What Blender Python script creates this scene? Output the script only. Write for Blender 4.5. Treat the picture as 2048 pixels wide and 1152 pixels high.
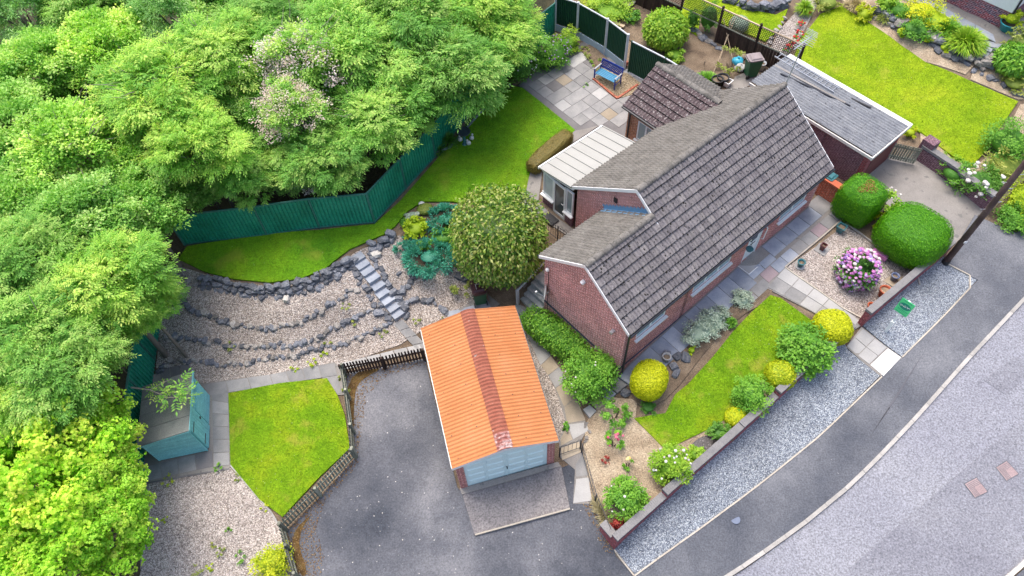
import bpy, bmesh, math, random
import numpy as np
from mathutils import Vector, Matrix
for o in list(bpy.data.objects): bpy.data.objects.remove(o)
scn=bpy.context.scene; COL=scn.collection
R=math.radians
# ---------------------------------------------------------------- camera
CF=1381.763; PIT=R(55.094); ROL=R(-3.13); CH=22.8
_c,_s=math.cos(PIT),math.sin(PIT)
FWD=np.array([0,_c,-_s]); _r=np.array([1.,0,0]); _u=np.array([0,_s,_c])
RGT=math.cos(ROL)*_r+math.sin(ROL)*_u; UPV=-math.sin(ROL)*_r+math.cos(ROL)*_u
CAM=np.array([0,0,CH])
cd=bpy.data.cameras.new('camera'); cam=bpy.data.objects.new('camera',cd); COL.objects.link(cam); scn.camera=cam
cd.sensor_width=36; cd.lens=36*CF/2048; cd.clip_end=600
cam.matrix_world=Matrix(((RGT[0],UPV[0],-FWD[0],0),(RGT[1],UPV[1],-FWD[1],0),(RGT[2],UPV[2],-FWD[2],CH),(0,0,0,1)))
# ---------------------------------------------------------------- light
SUN_AZ=math.atan2(-.45,.9); SUN_EL=R(70)          # azimuth measured from +Y towards +X
w=bpy.data.worlds.new('World'); scn.world=w; w.use_nodes=True
nt=w.node_tree; bg=nt.nodes['Background']; sk=nt.nodes.new('ShaderNodeTexSky'); sk.sky_type='NISHITA'; sk.sun_disc=False
sk.sun_elevation=SUN_EL; sk.sun_rotation=SUN_AZ; sk.air_density=1.0; sk.dust_density=5.0; sk.ozone_density=1.0
nt.links.new(sk.outputs[0],bg.inputs[0]); bg.inputs[1].default_value=.15
sl=bpy.data.lights.new('sun','SUN'); sl.energy=1.1; sl.angle=R(32); sl.color=(1,.96,.9)
so=bpy.data.objects.new('sun',sl); COL.objects.link(so)
sd=Vector((math.sin(SUN_AZ)*math.cos(SUN_EL),math.cos(SUN_AZ)*math.cos(SUN_EL),math.sin(SUN_EL)))
so.rotation_euler=sd.to_track_quat('Z','Y').to_euler(); so.location=sd*60
vs=scn.view_settings; vs.view_transform='Standard'; vs.look='None'; vs.gamma=1; vs.use_curve_mapping=False; vs.exposure=1.1
# ---------------------------------------------------------------- terrain: heights surveyed at photo points, smooth interpolation
def PZ(px,py,z=0.0):
    d=FWD+RGT*(px-1024)/CF-UPV*(py-576)/CF
    return CAM+d*((z-CH)/d[2])
CTRL=[(1616,414,.4),(1500,510,.4),(1400,600,.13),(1290,690,-.2),(1240,748,-.45),(1680,410,.42),
(1650,500,.3),(1760,600,.05),(1800,500,.2),(1710,650,-.15),(1560,610,.08),(1450,760,-.25),(1600,690,-.1),(1330,870,-.55),(1400,690,-.1),
(1250,930,-.95),(1240,1060,-1.25),(1180,850,-1.05),(1350,960,-.85),(1190,790,-.8),
(1070,640,-1.0),(1130,770,-1.1),(1150,870,-1.2),(1160,960,-1.35),(1110,1010,-1.45),
(1000,760,-1.4),(900,1000,-1.55),(780,900,-1.55),(700,800,-1.45),(850,740,-1.4),(800,1140,-1.8),(1100,1090,-1.7),(640,1050,-1.65),
(1235,1112,-1.75),(1500,880,-1.1),(1700,700,-.55),(1895,535,-.1),(2040,430,.2),(1500,1140,-1.8),(1800,950,-1.05),(2040,700,-.35),(2040,1130,-1.25),(1250,1200,-1.95),
(430,1050,-1.65),(570,870,-1.45),(560,765,-1.35),(350,860,-1.5),(640,735,-1.32),(700,700,-1.2),(840,700,-1.3),(930,600,-1.15),(1000,600,-1.05),
(560,712,-1.15),(430,715,-1.2),(330,730,-1.3),(560,690,-.85),(400,680,-.9),(720,655,-.85),
(560,660,-.7),(560,645,-.35),(400,635,-.4),(720,620,-.4),(560,610,-.15),(560,575,.1),(700,560,.15),(410,560,-.05),(420,600,-.2),(340,600,-.35),
(560,540,.5),(400,500,.38),(650,520,.5),(712,515,.42),(740,470,.55),(800,470,.42),(850,480,.3),(760,600,-.4),(860,580,-.6),(900,560,-.5),
(980,520,.0),(1060,540,-.1),(870,350,.6),(1000,230,.7),(1080,190,.75),(1040,400,.45),
(1150,150,.8),(1220,230,.62),(1120,440,.35),(1260,150,.85),(1110,470,.3),(1080,560,-.3),(1120,130,.85),
(1230,60,1.0),(1400,100,1.1),(1490,150,1.05),(1560,110,1.15),(1350,20,1.1),(1110,10,.9),
(1760,120,1.25),(1950,260,1.0),(1990,320,.85),(1640,60,1.35),(1850,260,1.0),(1500,40,1.5),(1540,0,1.7),(1700,20,1.75),(1800,60,1.9),(1900,90,1.95),(2010,70,2.05),(1930,30,2.05),(2040,170,1.3),
(1770,350,.5),(1880,420,.35),(1930,450,.22),(1840,300,.6),(2040,330,.8),(1800,250,.65),
(500,300,.2),(100,100,0),(900,50,.5),(700,300,.4),(100,600,-.9),(100,1000,-1.9),(0,0,0),(1000,-60,1.0),(1500,-40,1.8),(2048,-40,2.3),(300,480,.1),(280,640,-.6),(260,800,-1.5),(280,1000,-1.8),(560,-40,.3)]
_P=np.array([PZ(*c)[:2] for c in CTRL]); _Z=np.array([c[2] for c in CTRL])
_phi=lambda r:np.sqrt(r*r+0.36)
_n=len(CTRL)
_A=np.zeros((_n+3,_n+3)); _D=np.linalg.norm(_P[:,None]-_P[None],axis=2)
_A[:_n,:_n]=-_phi(_D)-0.15*np.eye(_n)*0-np.eye(_n)*(-0.12)
_A[:_n,_n]=1; _A[:_n,_n+1:]=_P/20; _A[_n,:_n]=1; _A[_n+1:,:_n]=_P.T/20
_W=np.linalg.solve(_A,np.concatenate([_Z,[0,0,0]]))
def T(x,y):
    x=np.clip(np.asarray(x,float),-32,34); y=np.clip(np.asarray(y,float),2,42)
    sh=x.shape; q=np.stack([x.ravel(),y.ravel()],1)
    out=np.empty(len(q))
    for i in range(0,len(q),20000):
        b=q[i:i+20000]; D=np.sqrt(((b[:,None]-_P[None])**2).sum(2))
        out[i:i+20000]=-_phi(D)@_W[:_n]+_W[_n]+b@_W[_n+1:]/20
    return out.reshape(sh)
def Tz(x,y): return float(T(np.array([x]),np.array([y]))[0])
def G(px,py,dz=0.0):
    z=0.
    for i in range(10):
        p=PZ(px,py,z+dz); z=Tz(p[0],p[1])
    return np.array([p[0],p[1],z])
def TT(x,y,dz=0.): return (x,y,Tz(x,y)+dz)
HO=np.array([3.8445,11.775]); HA=R(38.138)
hU=np.array([math.cos(HA),math.sin(HA)]); hV=np.array([-hU[1],hU[0]])
def HX(u,v): q=HO+hU*u+hV*v; return float(q[0]),float(q[1])
def onwall(px,py,u=None,v=None):
    # point where the sight line meets a vertical plane of the house frame -> (u,v,z)
    d=FWD+RGT*(px-1024)/CF-UPV*(py-576)/CF
    n=hV if u is None else hU; c=(v if u is None else u)
    t=(c-float((CAM[:2]-HO)@n))/float(d[:2]@n); p=CAM+d*t; q=p[:2]-HO
    return float(q@hU),float(q@hV),float(p[2])
rng=np.random.default_rng(7); rnd=random.Random(11)
# ---------------------------------------------------------------- objects
def props(o,label=None,cat=None,group=None,kind=None):
    if label: o['label']=label
    if cat: o['category']=cat
    if group: o['group']=group
    if kind: o['kind']=kind
    return o
def thing(name,label,cat,loc=(0,0,0),rz=0.,group=None):
    o=bpy.data.objects.new(name,None); o.empty_display_size=.2; COL.objects.link(o)
    o.location=loc; o.rotation_euler=(0,0,rz); return props(o,label,cat,group)
def link(name,me,parent=None,loc=(0,0,0),rz=0.,sc=None):
    o=bpy.data.objects.new(name,me); COL.objects.link(o); o.location=loc; o.rotation_euler=(0,0,rz) if not hasattr(rz,'__len__') else rz
    if sc is not None: o.scale=sc if hasattr(sc,'__len__') else (sc,sc,sc)
    if parent: o.parent=parent
    return o
def dup(root,loc,rz=None,sc=None,label=None,name=None):
    r=root.copy(); COL.objects.link(r); r.location=loc
    if rz is not None: r.rotation_euler=(0,0,rz)
    if sc is not None: r.scale=sc if hasattr(sc,'__len__') else (sc,)*3
    if label: r['label']=label
    for ch in list(root.children):
        c=ch.copy(); COL.objects.link(c); c.parent=r
        for g in list(ch.children):
            d=g.copy(); COL.objects.link(d); d.parent=c
    return r
def tolocal(P,parent):
    a=-parent.rotation_euler[2]; L=np.array(parent.location); q=np.asarray(P,float)-L
    c,s=math.cos(a),math.sin(a); return np.stack([q[:,0]*c-q[:,1]*s,q[:,0]*s+q[:,1]*c,q[:,2]],1)
def setuv(me):
    # planar UV in metres: walls get (run, height), level faces (x, y)
    uv=me.uv_layers.new(name='UVMap'); n=len(me.loops)
    vi=np.empty(n,np.int32); me.loops.foreach_get('vertex_index',vi)
    co=np.empty(len(me.vertices)*3); me.vertices.foreach_get('co',co); co=co.reshape(-1,3)[vi]
    pn=np.empty(len(me.polygons)*3); me.polygons.foreach_get('normal',pn); pn=pn.reshape(-1,3)
    lt=np.empty(len(me.polygons),np.int32); me.polygons.foreach_get('loop_total',lt); N=np.repeat(pn,lt,0)
    flat=np.abs(N[:,2])>.75; t=np.stack([-N[:,1],N[:,0]],1); t/=np.linalg.norm(t,axis=1,keepdims=True)+1e-9
    u=np.where(flat,co[:,0],(co[:,:2]*t).sum(1)); v=np.where(flat,co[:,1],co[:,2])
    uv.data.foreach_set('uv',np.stack([u,v],1).astype(np.float32).ravel())
class MB:
    def __init__(s): s.v=[]; s.f=[]; s.m=[]
    def add(s,vs,fs,m=0):
        k=len(s.v); s.v+= [tuple(map(float,p)) for p in vs]; s.f+=[tuple(i+k for i in f) for f in fs]; s.m+=[m]*len(fs); return s
    def box(s,x0,x1,y0,y1,z0,z1,m=0):
        return s.hexa([(x0,y0,z0),(x1,y0,z0),(x1,y1,z0),(x0,y1,z0),(x0,y0,z1),(x1,y0,z1),(x1,y1,z1),(x0,y1,z1)],m)
    def hexa(s,p,m=0): return s.add(p,[(0,3,2,1),(4,5,6,7),(0,1,5,4),(1,2,6,5),(2,3,7,6),(3,0,4,7)],m)
    def prism(s,poly,z0,z1,m=0):   # poly ccw [(x,y)], z0/z1 numbers or lists
        n=len(poly); a=z0 if hasattr(z0,'__len__') else [z0]*n; b=z1 if hasattr(z1,'__len__') else [z1]*n
        v=[(p[0],p[1],a[i]) for i,p in enumerate(poly)]+[(p[0],p[1],b[i]) for i,p in enumerate(poly)]
        return s.add(v,[tuple(range(n-1,-1,-1)),tuple(range(n,2*n))]+[(i,(i+1)%n,n+(i+1)%n,n+i) for i in range(n)],m)
    def vprism(s,poly,axis,a,b,m=0):   # outline in a vertical plane, extruded along local x ('x': poly=(y,z)) or y ('y': poly=(x,z))
        n=len(poly); mk=(lambda c,p:(c,p[0],p[1])) if axis=='x' else (lambda c,p:(p[0],c,p[1]))
        v=[mk(a,p) for p in poly]+[mk(b,p) for p in poly]
        return s.add(v,[tuple(range(n-1,-1,-1)),tuple(range(n,2*n))]+[(i,(i+1)%n,n+(i+1)%n,n+i) for i in range(n)],m)
    def bar(s,a,b,w,h,m=0):        # rectangular bar from a to b, w sideways, h upwards
        a,b=Vector(a),Vector(b); d=(b-a).normalized(); up=Vector((0,0,1))
        if abs(d.z)>.95: up=Vector((1,0,0))
        sd_=d.cross(up).normalized(); u2=sd_.cross(d).normalized(); x=sd_*w/2; y=u2*h/2
        return s.hexa([a-x-y,a+x-y,b+x-y,b-x-y,a-x+y,a+x+y,b+x+y,b-x+y],m)
    def vboard(s,p,d,w,t,z0,z1,m=0):  # upright board at plan point p, face along plan direction d
        n=(-d[1]*t/2,d[0]*t/2); e=(d[0]*w/2,d[1]*w/2)
        q=[(p[0]-e[0]-n[0],p[1]-e[1]-n[1]),(p[0]+e[0]-n[0],p[1]+e[1]-n[1]),(p[0]+e[0]+n[0],p[1]+e[1]+n[1]),(p[0]-e[0]+n[0],p[1]-e[1]+n[1])]
        return s.prism(q,z0,z1,m)
    def tube(s,pts,r,n=6,m=0,cap=True):
        pts=[Vector(p) for p in pts]; rs=r if hasattr(r,'__len__') else [r]*len(pts); v=[]; f=[]
        for i,p in enumerate(pts):
            d=(pts[min(i+1,len(pts)-1)]-pts[max(i-1,0)]).normalized(); up=Vector((0,0,1)) if abs(d.z)<.9 else Vector((1,0,0))
            a=d.cross(up).normalized(); b=d.cross(a)
            for k in range(n):
                t=2*math.pi*k/n; v.append(p+(a*math.cos(t)+b*math.sin(t))*rs[i])
        for i in range(len(pts)-1):
            for k in range(n):
                k2=(k+1)%n; f.append((i*n+k,i*n+k2,(i+1)*n+k2,(i+1)*n+k))
        if cap: f+= [tuple(range(n-1,-1,-1)),tuple(range((len(pts)-1)*n,len(pts)*n))]
        return s.add(v,f,m)
    def lathe(s,prof,n=14,c=(0,0,0),m=0):   # prof [(r,z)]
        v=[];f=[]
        for r_,z in prof:
            for k in range(n):
                t=2*math.pi*k/n; v.append((c[0]+r_*math.cos(t),c[1]+r_*math.sin(t),c[2]+z))
        for i in range(len(prof)-1):
            for k in range(n):
                k2=(k+1)%n; f.append((i*n+k,i*n+k2,(i+1)*n+k2,(i+1)*n+k))
        f+=[tuple(range(n-1,-1,-1)),tuple(range((len(prof)-1)*n,len(prof)*n))]
        return s.add(v,f,m)
    def mesh(s,name,mats,smooth=False,parent=None,world=False,fix=True):
        me=bpy.data.meshes.new(name); v=s.v
        if world and parent: v=tolocal(v,parent).tolist()
        me.from_pydata(v,[],s.f)
        for m in (mats if isinstance(mats,(list,tuple)) else [mats]): me.materials.append(m)
        if len(me.materials)>1: me.polygons.foreach_set('material_index',s.m)
        if fix:
            bm=bmesh.new(); bm.from_mesh(me); bmesh.ops.recalc_face_normals(bm,faces=bm.faces); bm.to_mesh(me); bm.free()
        if smooth: me.polygons.foreach_set('use_smooth',[True]*len(me.polygons))
        me.update(); setuv(me); return me
    def build(s,name,mats,parent=None,world=False,smooth=False,fix=True,**kw):
        return link(name,s.mesh(name,mats,smooth,parent,world,fix),parent,**kw)
def single(name,mb,mats,label,cat,loc=(0,0,0),rz=0.,group=None,smooth=False):
    return props(mb.build(name,mats,loc=loc,rz=rz,smooth=smooth),label,cat,group)
# ---------------------------------------------------------------- materials
def lin(c): return tuple((x/12.92 if x<=.04045 else ((x+.055)/1.055)**2.4) for x in c)
def node(t,k,**kw):
    n=t.nodes.new(k)
    for a,b in kw.items():
        if a.startswith('i_'): n.inputs[a[2:].replace('_',' ')].default_value=b
        else: setattr(n,a,b)
    return n
def ramp(t,fac,cols,pos=None,const=False):
    r=t.nodes.new('ShaderNodeValToRGB'); e=r.color_ramp.elements
    if const: r.color_ramp.interpolation='CONSTANT'
    pos=pos or [i/(len(cols)-1) for i in range(len(cols))]
    while len(e)<len(cols): e.new(.5)
    for i,c in enumerate(cols): e[i].position=pos[i]; e[i].color=(*c,1)
    t.links.new(fac,r.inputs[0]); return r.outputs[0]
def mixc(t,fac,a,b,mode='MIX'):
    m=t.nodes.new('ShaderNodeMix'); m.data_type='RGBA'; m.blend_type=mode
    for s,v in ((0,fac),(6,a),(7,b)):
        if hasattr(v,'links'): t.links.new(v,m.inputs[s])
        else: m.inputs[s].default_value=v if s==0 else (*v,1)
    return m.outputs[2]
def newmat(name):
    m=bpy.data.materials.new(name); m.use_nodes=True; t=m.node_tree; return m,t,t.nodes['Principled BSDF']
def coords(t,rand=True,uv=False):
    tc=t.nodes.new('ShaderNodeTexCoord')
    if uv: return tc.outputs['UV']
    if not rand: return tc.outputs['Object']
    oi=t.nodes.new('ShaderNodeObjectInfo'); mu=node(t,'ShaderNodeVectorMath',operation='ADD'); sc=node(t,'ShaderNodeMath',operation='MULTIPLY'); sc.inputs[1].default_value=37.
    t.links.new(oi.outputs['Random'],sc.inputs[0]); t.links.new(tc.outputs['Object'],mu.inputs[0]); t.links.new(sc.outputs[0],mu.inputs[1]); return mu.outputs[0]
def noise(t,co,scale,detail=5,rough=.6,out=0):
    n=node(t,'ShaderNodeTexNoise'); n.inputs['Scale'].default_value=scale; n.inputs['Detail'].default_value=detail; n.inputs['Roughness'].default_value=rough
    t.links.new(co,n.inputs['Vector']); return n.outputs[out]
def bump(t,bs,h,strength=.5,dist=.02,prev=None):
    b=node(t,'ShaderNodeBump'); b.inputs['Strength'].default_value=strength; b.inputs['Distance'].default_value=dist
    t.links.new(h,b.inputs['Height'])
    if prev: t.links.new(prev,b.inputs['Normal'])
    t.links.new(b.outputs[0],bs.inputs['Normal']); return b.outputs[0]
def M(name,cols,scale=2.,fine=40.,fa=.5,rough=.85,bs=.4,bd=.01,orand=.0,spec=.3,spots=None,metal=0.,pos=None):
    """mottled surface: broad noise through a ramp, fine grain on top, optional spots [(scale,threshold,colour),..]"""
    m,t,b=newmat(name); co=coords(t)
    c=ramp(t,noise(t,co,scale),cols,pos or [.3+.4*i/(len(cols)-1) for i in range(len(cols))])
    fn=noise(t,co,fine,3,.7)
    c=mixc(t,fa,c,ramp(t,fn,[(.35,)*3,(1.6,)*3],[.28,.72]),'MULTIPLY')
    if spots:
        for s,th,colr in spots:
            c=mixc(t,ramp(t,noise(t,co,s,2,.5),[(0,0,0),(1,1,1)],[th,th+.04]),c,colr)
    if orand:
        oi=t.nodes.new('ShaderNodeObjectInfo'); c=mixc(t,1.,c,ramp(t,oi.outputs['Random'],[(1-orand,)*3,(1,1,1),(1+orand,)*3]),'MULTIPLY')
    t.links.new(c,b.inputs['Base Color']); b.inputs['Roughness'].default_value=rough; b.inputs['Specular IOR Level'].default_value=spec; b.inputs['Metallic'].default_value=metal
    if bs: bump(t,b,fn,bs,bd)
    return m
def gravel(name,cols,scale=20.,broad=((.8,)*3,(1.15,)*3)):
    m,t,b=newmat(name); co=coords(t,False)
    v=node(t,'ShaderNodeTexVoronoi'); v.inputs['Scale'].default_value=scale; t.links.new(co,v.inputs['Vector'])
    sx=node(t,'ShaderNodeSeparateColor'); t.links.new(v.outputs['Color'],sx.inputs[0])
    c=ramp(t,sx.outputs[0],cols); c=mixc(t,1.,c,ramp(t,noise(t,co,.5,4),list(broad),[.35,.65]),'MULTIPLY')
    e=ramp(t,v.outputs['Distance'],[(1,1,1),(.42,)*3],[.4,.8]); c=mixc(t,1.,c,e,'MULTIPLY')
    t.links.new(c,b.inputs['Base Color']); b.inputs['Roughness'].default_value=.9; b.inputs['Specular IOR Level'].default_value=.2
    inv=node(t,'ShaderNodeMath',operation='SUBTRACT'); inv.inputs[0].default_value=1.; t.links.new(v.outputs['Distance'],inv.inputs[1])
    bump(t,b,inv.outputs[0],.9,.03); return m
def brick(name,c1,c2,mortar,rough=.9,course=None,w=.225,h=.075):
    m,t,b=newmat(name); uv=coords(t,uv=True)
    br=node(t,'ShaderNodeTexBrick'); br.inputs['Scale'].default_value=1.; br.inputs['Brick Width'].default_value=w; br.inputs['Row Height'].default_value=h
    br.inputs['Mortar Size'].default_value=.009; br.inputs['Mortar Smooth'].default_value=.2; br.inputs['Bias'].default_value=0.
    br.inputs['Color1'].default_value=(*c1,1); br.inputs['Color2'].default_value=(*c2,1); br.inputs['Mortar'].default_value=(*mortar,1)
    t.links.new(uv,br.inputs['Vector'])
    c=mixc(t,.6,br.outputs['Color'],ramp(t,noise(t,uv,1.3,6),[(.65,)*3,(1.35,)*3],[.3,.7]),'MULTIPLY')
    c=mixc(t,.75,c,ramp(t,noise(t,uv,11,2,.8),[(.45,)*3,(1.6,)*3],[.33,.67]),'MULTIPLY')
    t.links.new(c,b.inputs['Base Color']); b.inputs['Roughness'].default_value=rough; b.inputs['Specular IOR Level'].default_value=.2
    inv=node(t,'ShaderNodeMath',operation='SUBTRACT'); inv.inputs[0].default_value=1.; t.links.new(br.outputs['Fac'],inv.inputs[1]); bump(t,b,inv.outputs[0],.6,.01); return m
def plain(name,c,rough=.5,metal=0.,spec=.5,var=.12,scale=3.,bs=0.):
    return M(name,[tuple(x*(1-var) for x in c),tuple(x*(1+var) for x in c)],scale,60.,.15,rough,bs,.005,0.,spec,metal=metal)
def leafmat(name,cols,trans=.35,orand=.25,rough=.55,alt=None):
    """cols: ramp over a per-leaf random number; whole plants vary a little from one another"""
    m,t,b=newmat(name)
    at=node(t,'ShaderNodeAttribute',attribute_name='rnd'); c=ramp(t,at.outputs['Fac'],cols)
    oi=t.nodes.new('ShaderNodeObjectInfo')
    c=mixc(t,1.,c,ramp(t,oi.outputs['Random'],[(1-orand,1-orand*.7,1-orand*.4),(1,1,1),(1+orand,1+orand*.55,1-orand*.4)]),'MULTIPLY')
    t.links.new(c,b.inputs['Base Color']); b.inputs['Roughness'].default_value=rough; b.inputs['Specular IOR Level'].default_value=.35
    tr=node(t,'ShaderNodeBsdfTranslucent'); t.links.new(mixc(t,1.,c,(1.05,1.1,.6),'MULTIPLY'),tr.inputs[0])
    mx=node(t,'ShaderNodeMixShader'); mx.inputs[0].default_value=trans
    t.links.new(b.outputs[0],mx.inputs[1]); t.links.new(tr.outputs[0],mx.inputs[2]); t.links.new(mx.outputs[0],t.nodes['Material Output'].inputs[0]); return m
def grassmat(name,cols,patch=None):
    m,t,b=newmat(name); co=coords(t,False)
    c=ramp(t,noise(t,co,.55,5,.6),cols,[.3+.4*i/(len(cols)-1) for i in range(len(cols))])
    c=mixc(t,.6,c,ramp(t,noise(t,co,3,4,.7),[(.7,.72,.6),(1.3,1.22,1.3)],[.3,.7]),'MULTIPLY'); c=mixc(t,.7,c,ramp(t,noise(t,co,15,3,.75),[(.4,.46,.35),(1.5,1.42,1.5)],[.3,.7]),'MULTIPLY')
    fn=noise(t,co,55,3,.8); c=mixc(t,.75,c,ramp(t,fn,[(.3,.35,.3),(1.6,1.5,1.4)],[.3,.7]),'MULTIPLY')
    if patch: c=mixc(t,ramp(t,noise(t,co,.8,3,.55),[(0,0,0),(.55,)*3],[.58,.7]),c,patch)
    t.links.new(c,b.inputs['Base Color']); b.inputs['Roughness'].default_value=.9; b.inputs['Specular IOR Level'].default_value=.15
    bump(t,b,fn,1.,.04); return m
def paint(name,c,rough=.35,orand=0.): return M(name,[tuple(x*.93 for x in c),c],1.5,25.,.12,rough,0,.01,orand,.5)
def glassmat(name,c=(.05,.07,.08)):
    m,t,b=newmat(name); b.inputs['Base Color'].default_value=(*c,1); b.inputs['Roughness'].default_value=.06; b.inputs['Specular IOR Level'].default_value=.8; return m
# ---------------------------------------------------------------- material library
soil=M('soil',[(0.099,0.072,0.05),(0.187,0.138,0.094),(0.242,0.187,0.132)],1.2,30,.8,.95,.9,.04)
bark_soil=M('bark_mulch',[(0.253,0.19,0.127),(0.391,0.31,0.218),(0.483,0.397,0.287)],1.5,22,.9,.95,1.,.05)
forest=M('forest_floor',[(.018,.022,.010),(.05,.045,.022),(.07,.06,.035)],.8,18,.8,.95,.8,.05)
lawn_m=grassmat('lawn_grass',[(0.112,0.266,0.007),(0.18,0.35,0.01),(0.285,0.392,0.014)],(0.405,0.35,0.06))
lawn_n=grassmat('bright_lawn_grass',[(0.18,0.324,0.007),(0.24,0.384,0.01),(0.324,0.432,0.017)],(0.396,0.408,0.048))
lawn_d=grassmat('back_lawn_grass',[(0.085,0.256,0.01),(0.145,0.352,0.012),(0.204,0.384,0.014)],(0.272,0.32,0.036))  # back lawn, a greener tone than the front lawn
blade_m=leafmat('grass_blade',[(0.112,0.26,0.01),(0.196,0.364,0.012),(0.336,0.429,0.024)],.3,0)
road_m=M('road_asphalt',[(0.203,0.206,0.24),(0.225,0.229,0.259),(0.247,0.251,0.277)],.35,17,.9,.9,.6,.012,spots=[(16,.66,(0.315,0.315,0.338))])
foot_m=M('footway_asphalt',[(.074,.081,.098),(.108,.114,.13),(.165,.17,.185)],.45,19,.6,.9,.4,.008,spots=[(14,.73,(0.236,0.236,0.248))])
drive_m=M('drive_tarmac',[(0.048,0.054,0.068),(0.103,0.107,0.122),(0.194,0.194,0.206)],.33,17,.6,.85,.5,.01,spots=[(19,.71,(0.256,0.247,0.24))])
litter_m=M('leaf_litter',[(.05,.03,.012),(.12,.07,.02),(.17,.12,.05)],3,28,.9,.95,.8,.03)
apron_m=M('exposed_aggregate',[(0.141,0.132,0.136),(0.194,0.18,0.18),(0.238,0.216,0.207)],.9,16,.8,.9,.8,.015)
conc_m=M('concrete',[(0.19,0.177,0.162),(0.241,0.224,0.207),(0.28,0.263,0.241)],.8,40,.45,.9,.3,.01,spots=[(3,.66,(0.162,0.157,0.146))])
kerb_m=M('kerb_concrete',[(.30,.29,.27),(.42,.40,.37)],2,45,.5,.9,.3,.01,orand=.12)
edge_m=M('edging_concrete',[(.38,.34,.28),(.5,.45,.38)],2,45,.5,.9,.3,.01,orand=.1)
gr_pink=gravel('pink_gravel',[(0.203,0.169,0.143),(0.392,0.331,0.286),(0.486,0.419,0.37),(0.702,0.634,0.572)],27)
gr_pale=gravel('pale_gravel',[(0.225,0.189,0.162),(0.413,0.354,0.318),(0.5,0.439,0.396),(0.725,0.659,0.6)],28)
gr_blue=gravel('blue_grey_gravel',[(0.117,0.137,0.176),(0.221,0.247,0.293),(0.325,0.358,0.403),(0.52,0.559,0.585)],32)
gr_tan=gravel('tan_gravel',[(.22,.16,.09),(.36,.28,.18),(.46,.38,.27)],26)
peb_m=leafmat('pebble',[(.14,.12,.11),(.33,.29,.27),(.55,.51,.48)],0.,0,.9)
peb_b=leafmat('blue_pebble',[(.10,.115,.14),(.22,.25,.29),(.46,.49,.51)],0.,0,.9)
peb_w=leafmat('pale_chip',[(.3,.29,.27),(.45,.43,.4),(.6,.58,.55)],0.,0,.9)
sl_blue=M('slab_blue_grey',[(0.209,0.236,0.29),(0.284,0.311,0.358),(0.351,0.371,0.405)],1.6,50,.35,.88,.25,.006,orand=.16,spots=[(30,.74,(0.486,0.486,0.499))])
sl_grey=M('slab_grey',[(0.197,0.197,0.197),(0.254,0.25,0.246),(0.303,0.295,0.286)],1.6,50,.35,.9,.25,.006,orand=.16,spots=[(26,.72,(0.353,0.344,0.335))])
sl_dark=M('slab_dark',[(.135,.13,.13),(.19,.18,.18)],1.6,50,.4,.9,.25,.006,orand=.15)
sl_pink=M('slab_pink',[(.29,.22,.235),(.36,.285,.29)],1.6,50,.35,.9,.25,.006,orand=.1)
sl_tan=M('slab_tan',[(.30,.25,.185),(.39,.33,.25)],1.6,50,.4,.9,.25,.006,orand=.13)
sl_pale=M('slab_pale',[(0.34,0.336,0.327),(0.408,0.399,0.387)],1.6,50,.3,.88,.2,.006,orand=.1)
sl_white=M('slab_white',[(.60,.585,.55),(.68,.665,.63)],1.6,50,.2,.88,.2,.006,orand=.06)
stone_m=M('blue_grey_stone',[(0.075,0.085,0.105),(0.15,0.16,0.185),(0.25,0.25,0.265)],4,25,.6,.9,.7,.03,orand=.4)
stone_w=M('weathered_stone',[(0.144,0.132,0.12),(0.264,0.246,0.228),(0.396,0.372,0.348)],4,25,.6,.9,.7,.03,orand=.4)
stone_p=M('pale_stone',[(.45,.42,.38),(.6,.57,.52)],4,25,.3,.9,.4,.02)
br_red=brick('red_brick',(0.432,0.142,0.119),(0.336,0.105,0.095),(0.704,0.466,0.432))
br_gable=brick('gable_brick',(0.473,0.178,0.158),(0.35,0.132,0.128),(0.85,0.635,0.6))
br_orange=brick('orange_brick',(.42,.10,.05),(.35,.08,.04),(.36,.25,.2))
br_brown=brick('brown_brick',(0.42,0.168,0.084),(0.294,0.119,0.07),(0.476,0.364,0.28))
br_purple=brick('purple_brick',(0.158,0.075,0.098),(0.12,0.06,0.083),(0.315,0.225,0.247))
br_wall=brick('garden_wall_brick',(.30,.075,.085),(.24,.06,.07),(.30,.16,.17))
br_far=brick('red_and_blue_brick',(.32,.06,.07),(.07,.06,.10),(.42,.34,.36))
plinth_m=M('blue_engineering_brick',[(.05,.055,.085),(.09,.09,.12)],3,30,.4,.8,.3,.01)
cope_m=M('coping_brick',[(0.167,0.164,0.167),(0.223,0.217,0.214)],3,35,.4,.9,.4,.01,orand=.08)
tile_m=M('grey_roof_tile',[(0.119,0.11,0.119),(0.176,0.162,0.167),(0.214,0.199,0.195)],2.5,30,.5,.9,.5,.01,orand=.14,spots=[(13,.63,(0.027,0.025,0.025)),(17,.71,(0.381,0.372,0.343))])
tile_l=M('weathered_roof_tile',[(0.106,0.098,0.087),(0.151,0.14,0.126),(0.185,0.174,0.157)],2.5,30,.5,.9,.5,.01,orand=.1,spots=[(15,.70,(0.235,0.224,0.202)),(11,.71,(0.05,0.048,0.042))])
tile_w=M('brown_roof_tile',[(0.071,0.051,0.054),(0.102,0.075,0.078),(0.129,0.099,0.099)],2.5,30,.5,.9,.5,.01,orand=.2,spots=[(12,.6,(0.286,0.258,0.252))])
ridge_m=M('ridge_tile',[(0.105,0.099,0.09),(0.167,0.155,0.14),(0.211,0.198,0.18)],4,28,.7,.95,.7,.02,orand=.15,spots=[(9,.66,(0.056,0.053,0.043))])
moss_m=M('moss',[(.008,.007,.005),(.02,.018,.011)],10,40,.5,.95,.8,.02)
lead_m=paint('blue_lead',(.16,.32,.50),.6)
fascia_m=paint('blue_grey_fascia',(.10,.13,.24),.6)
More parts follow.
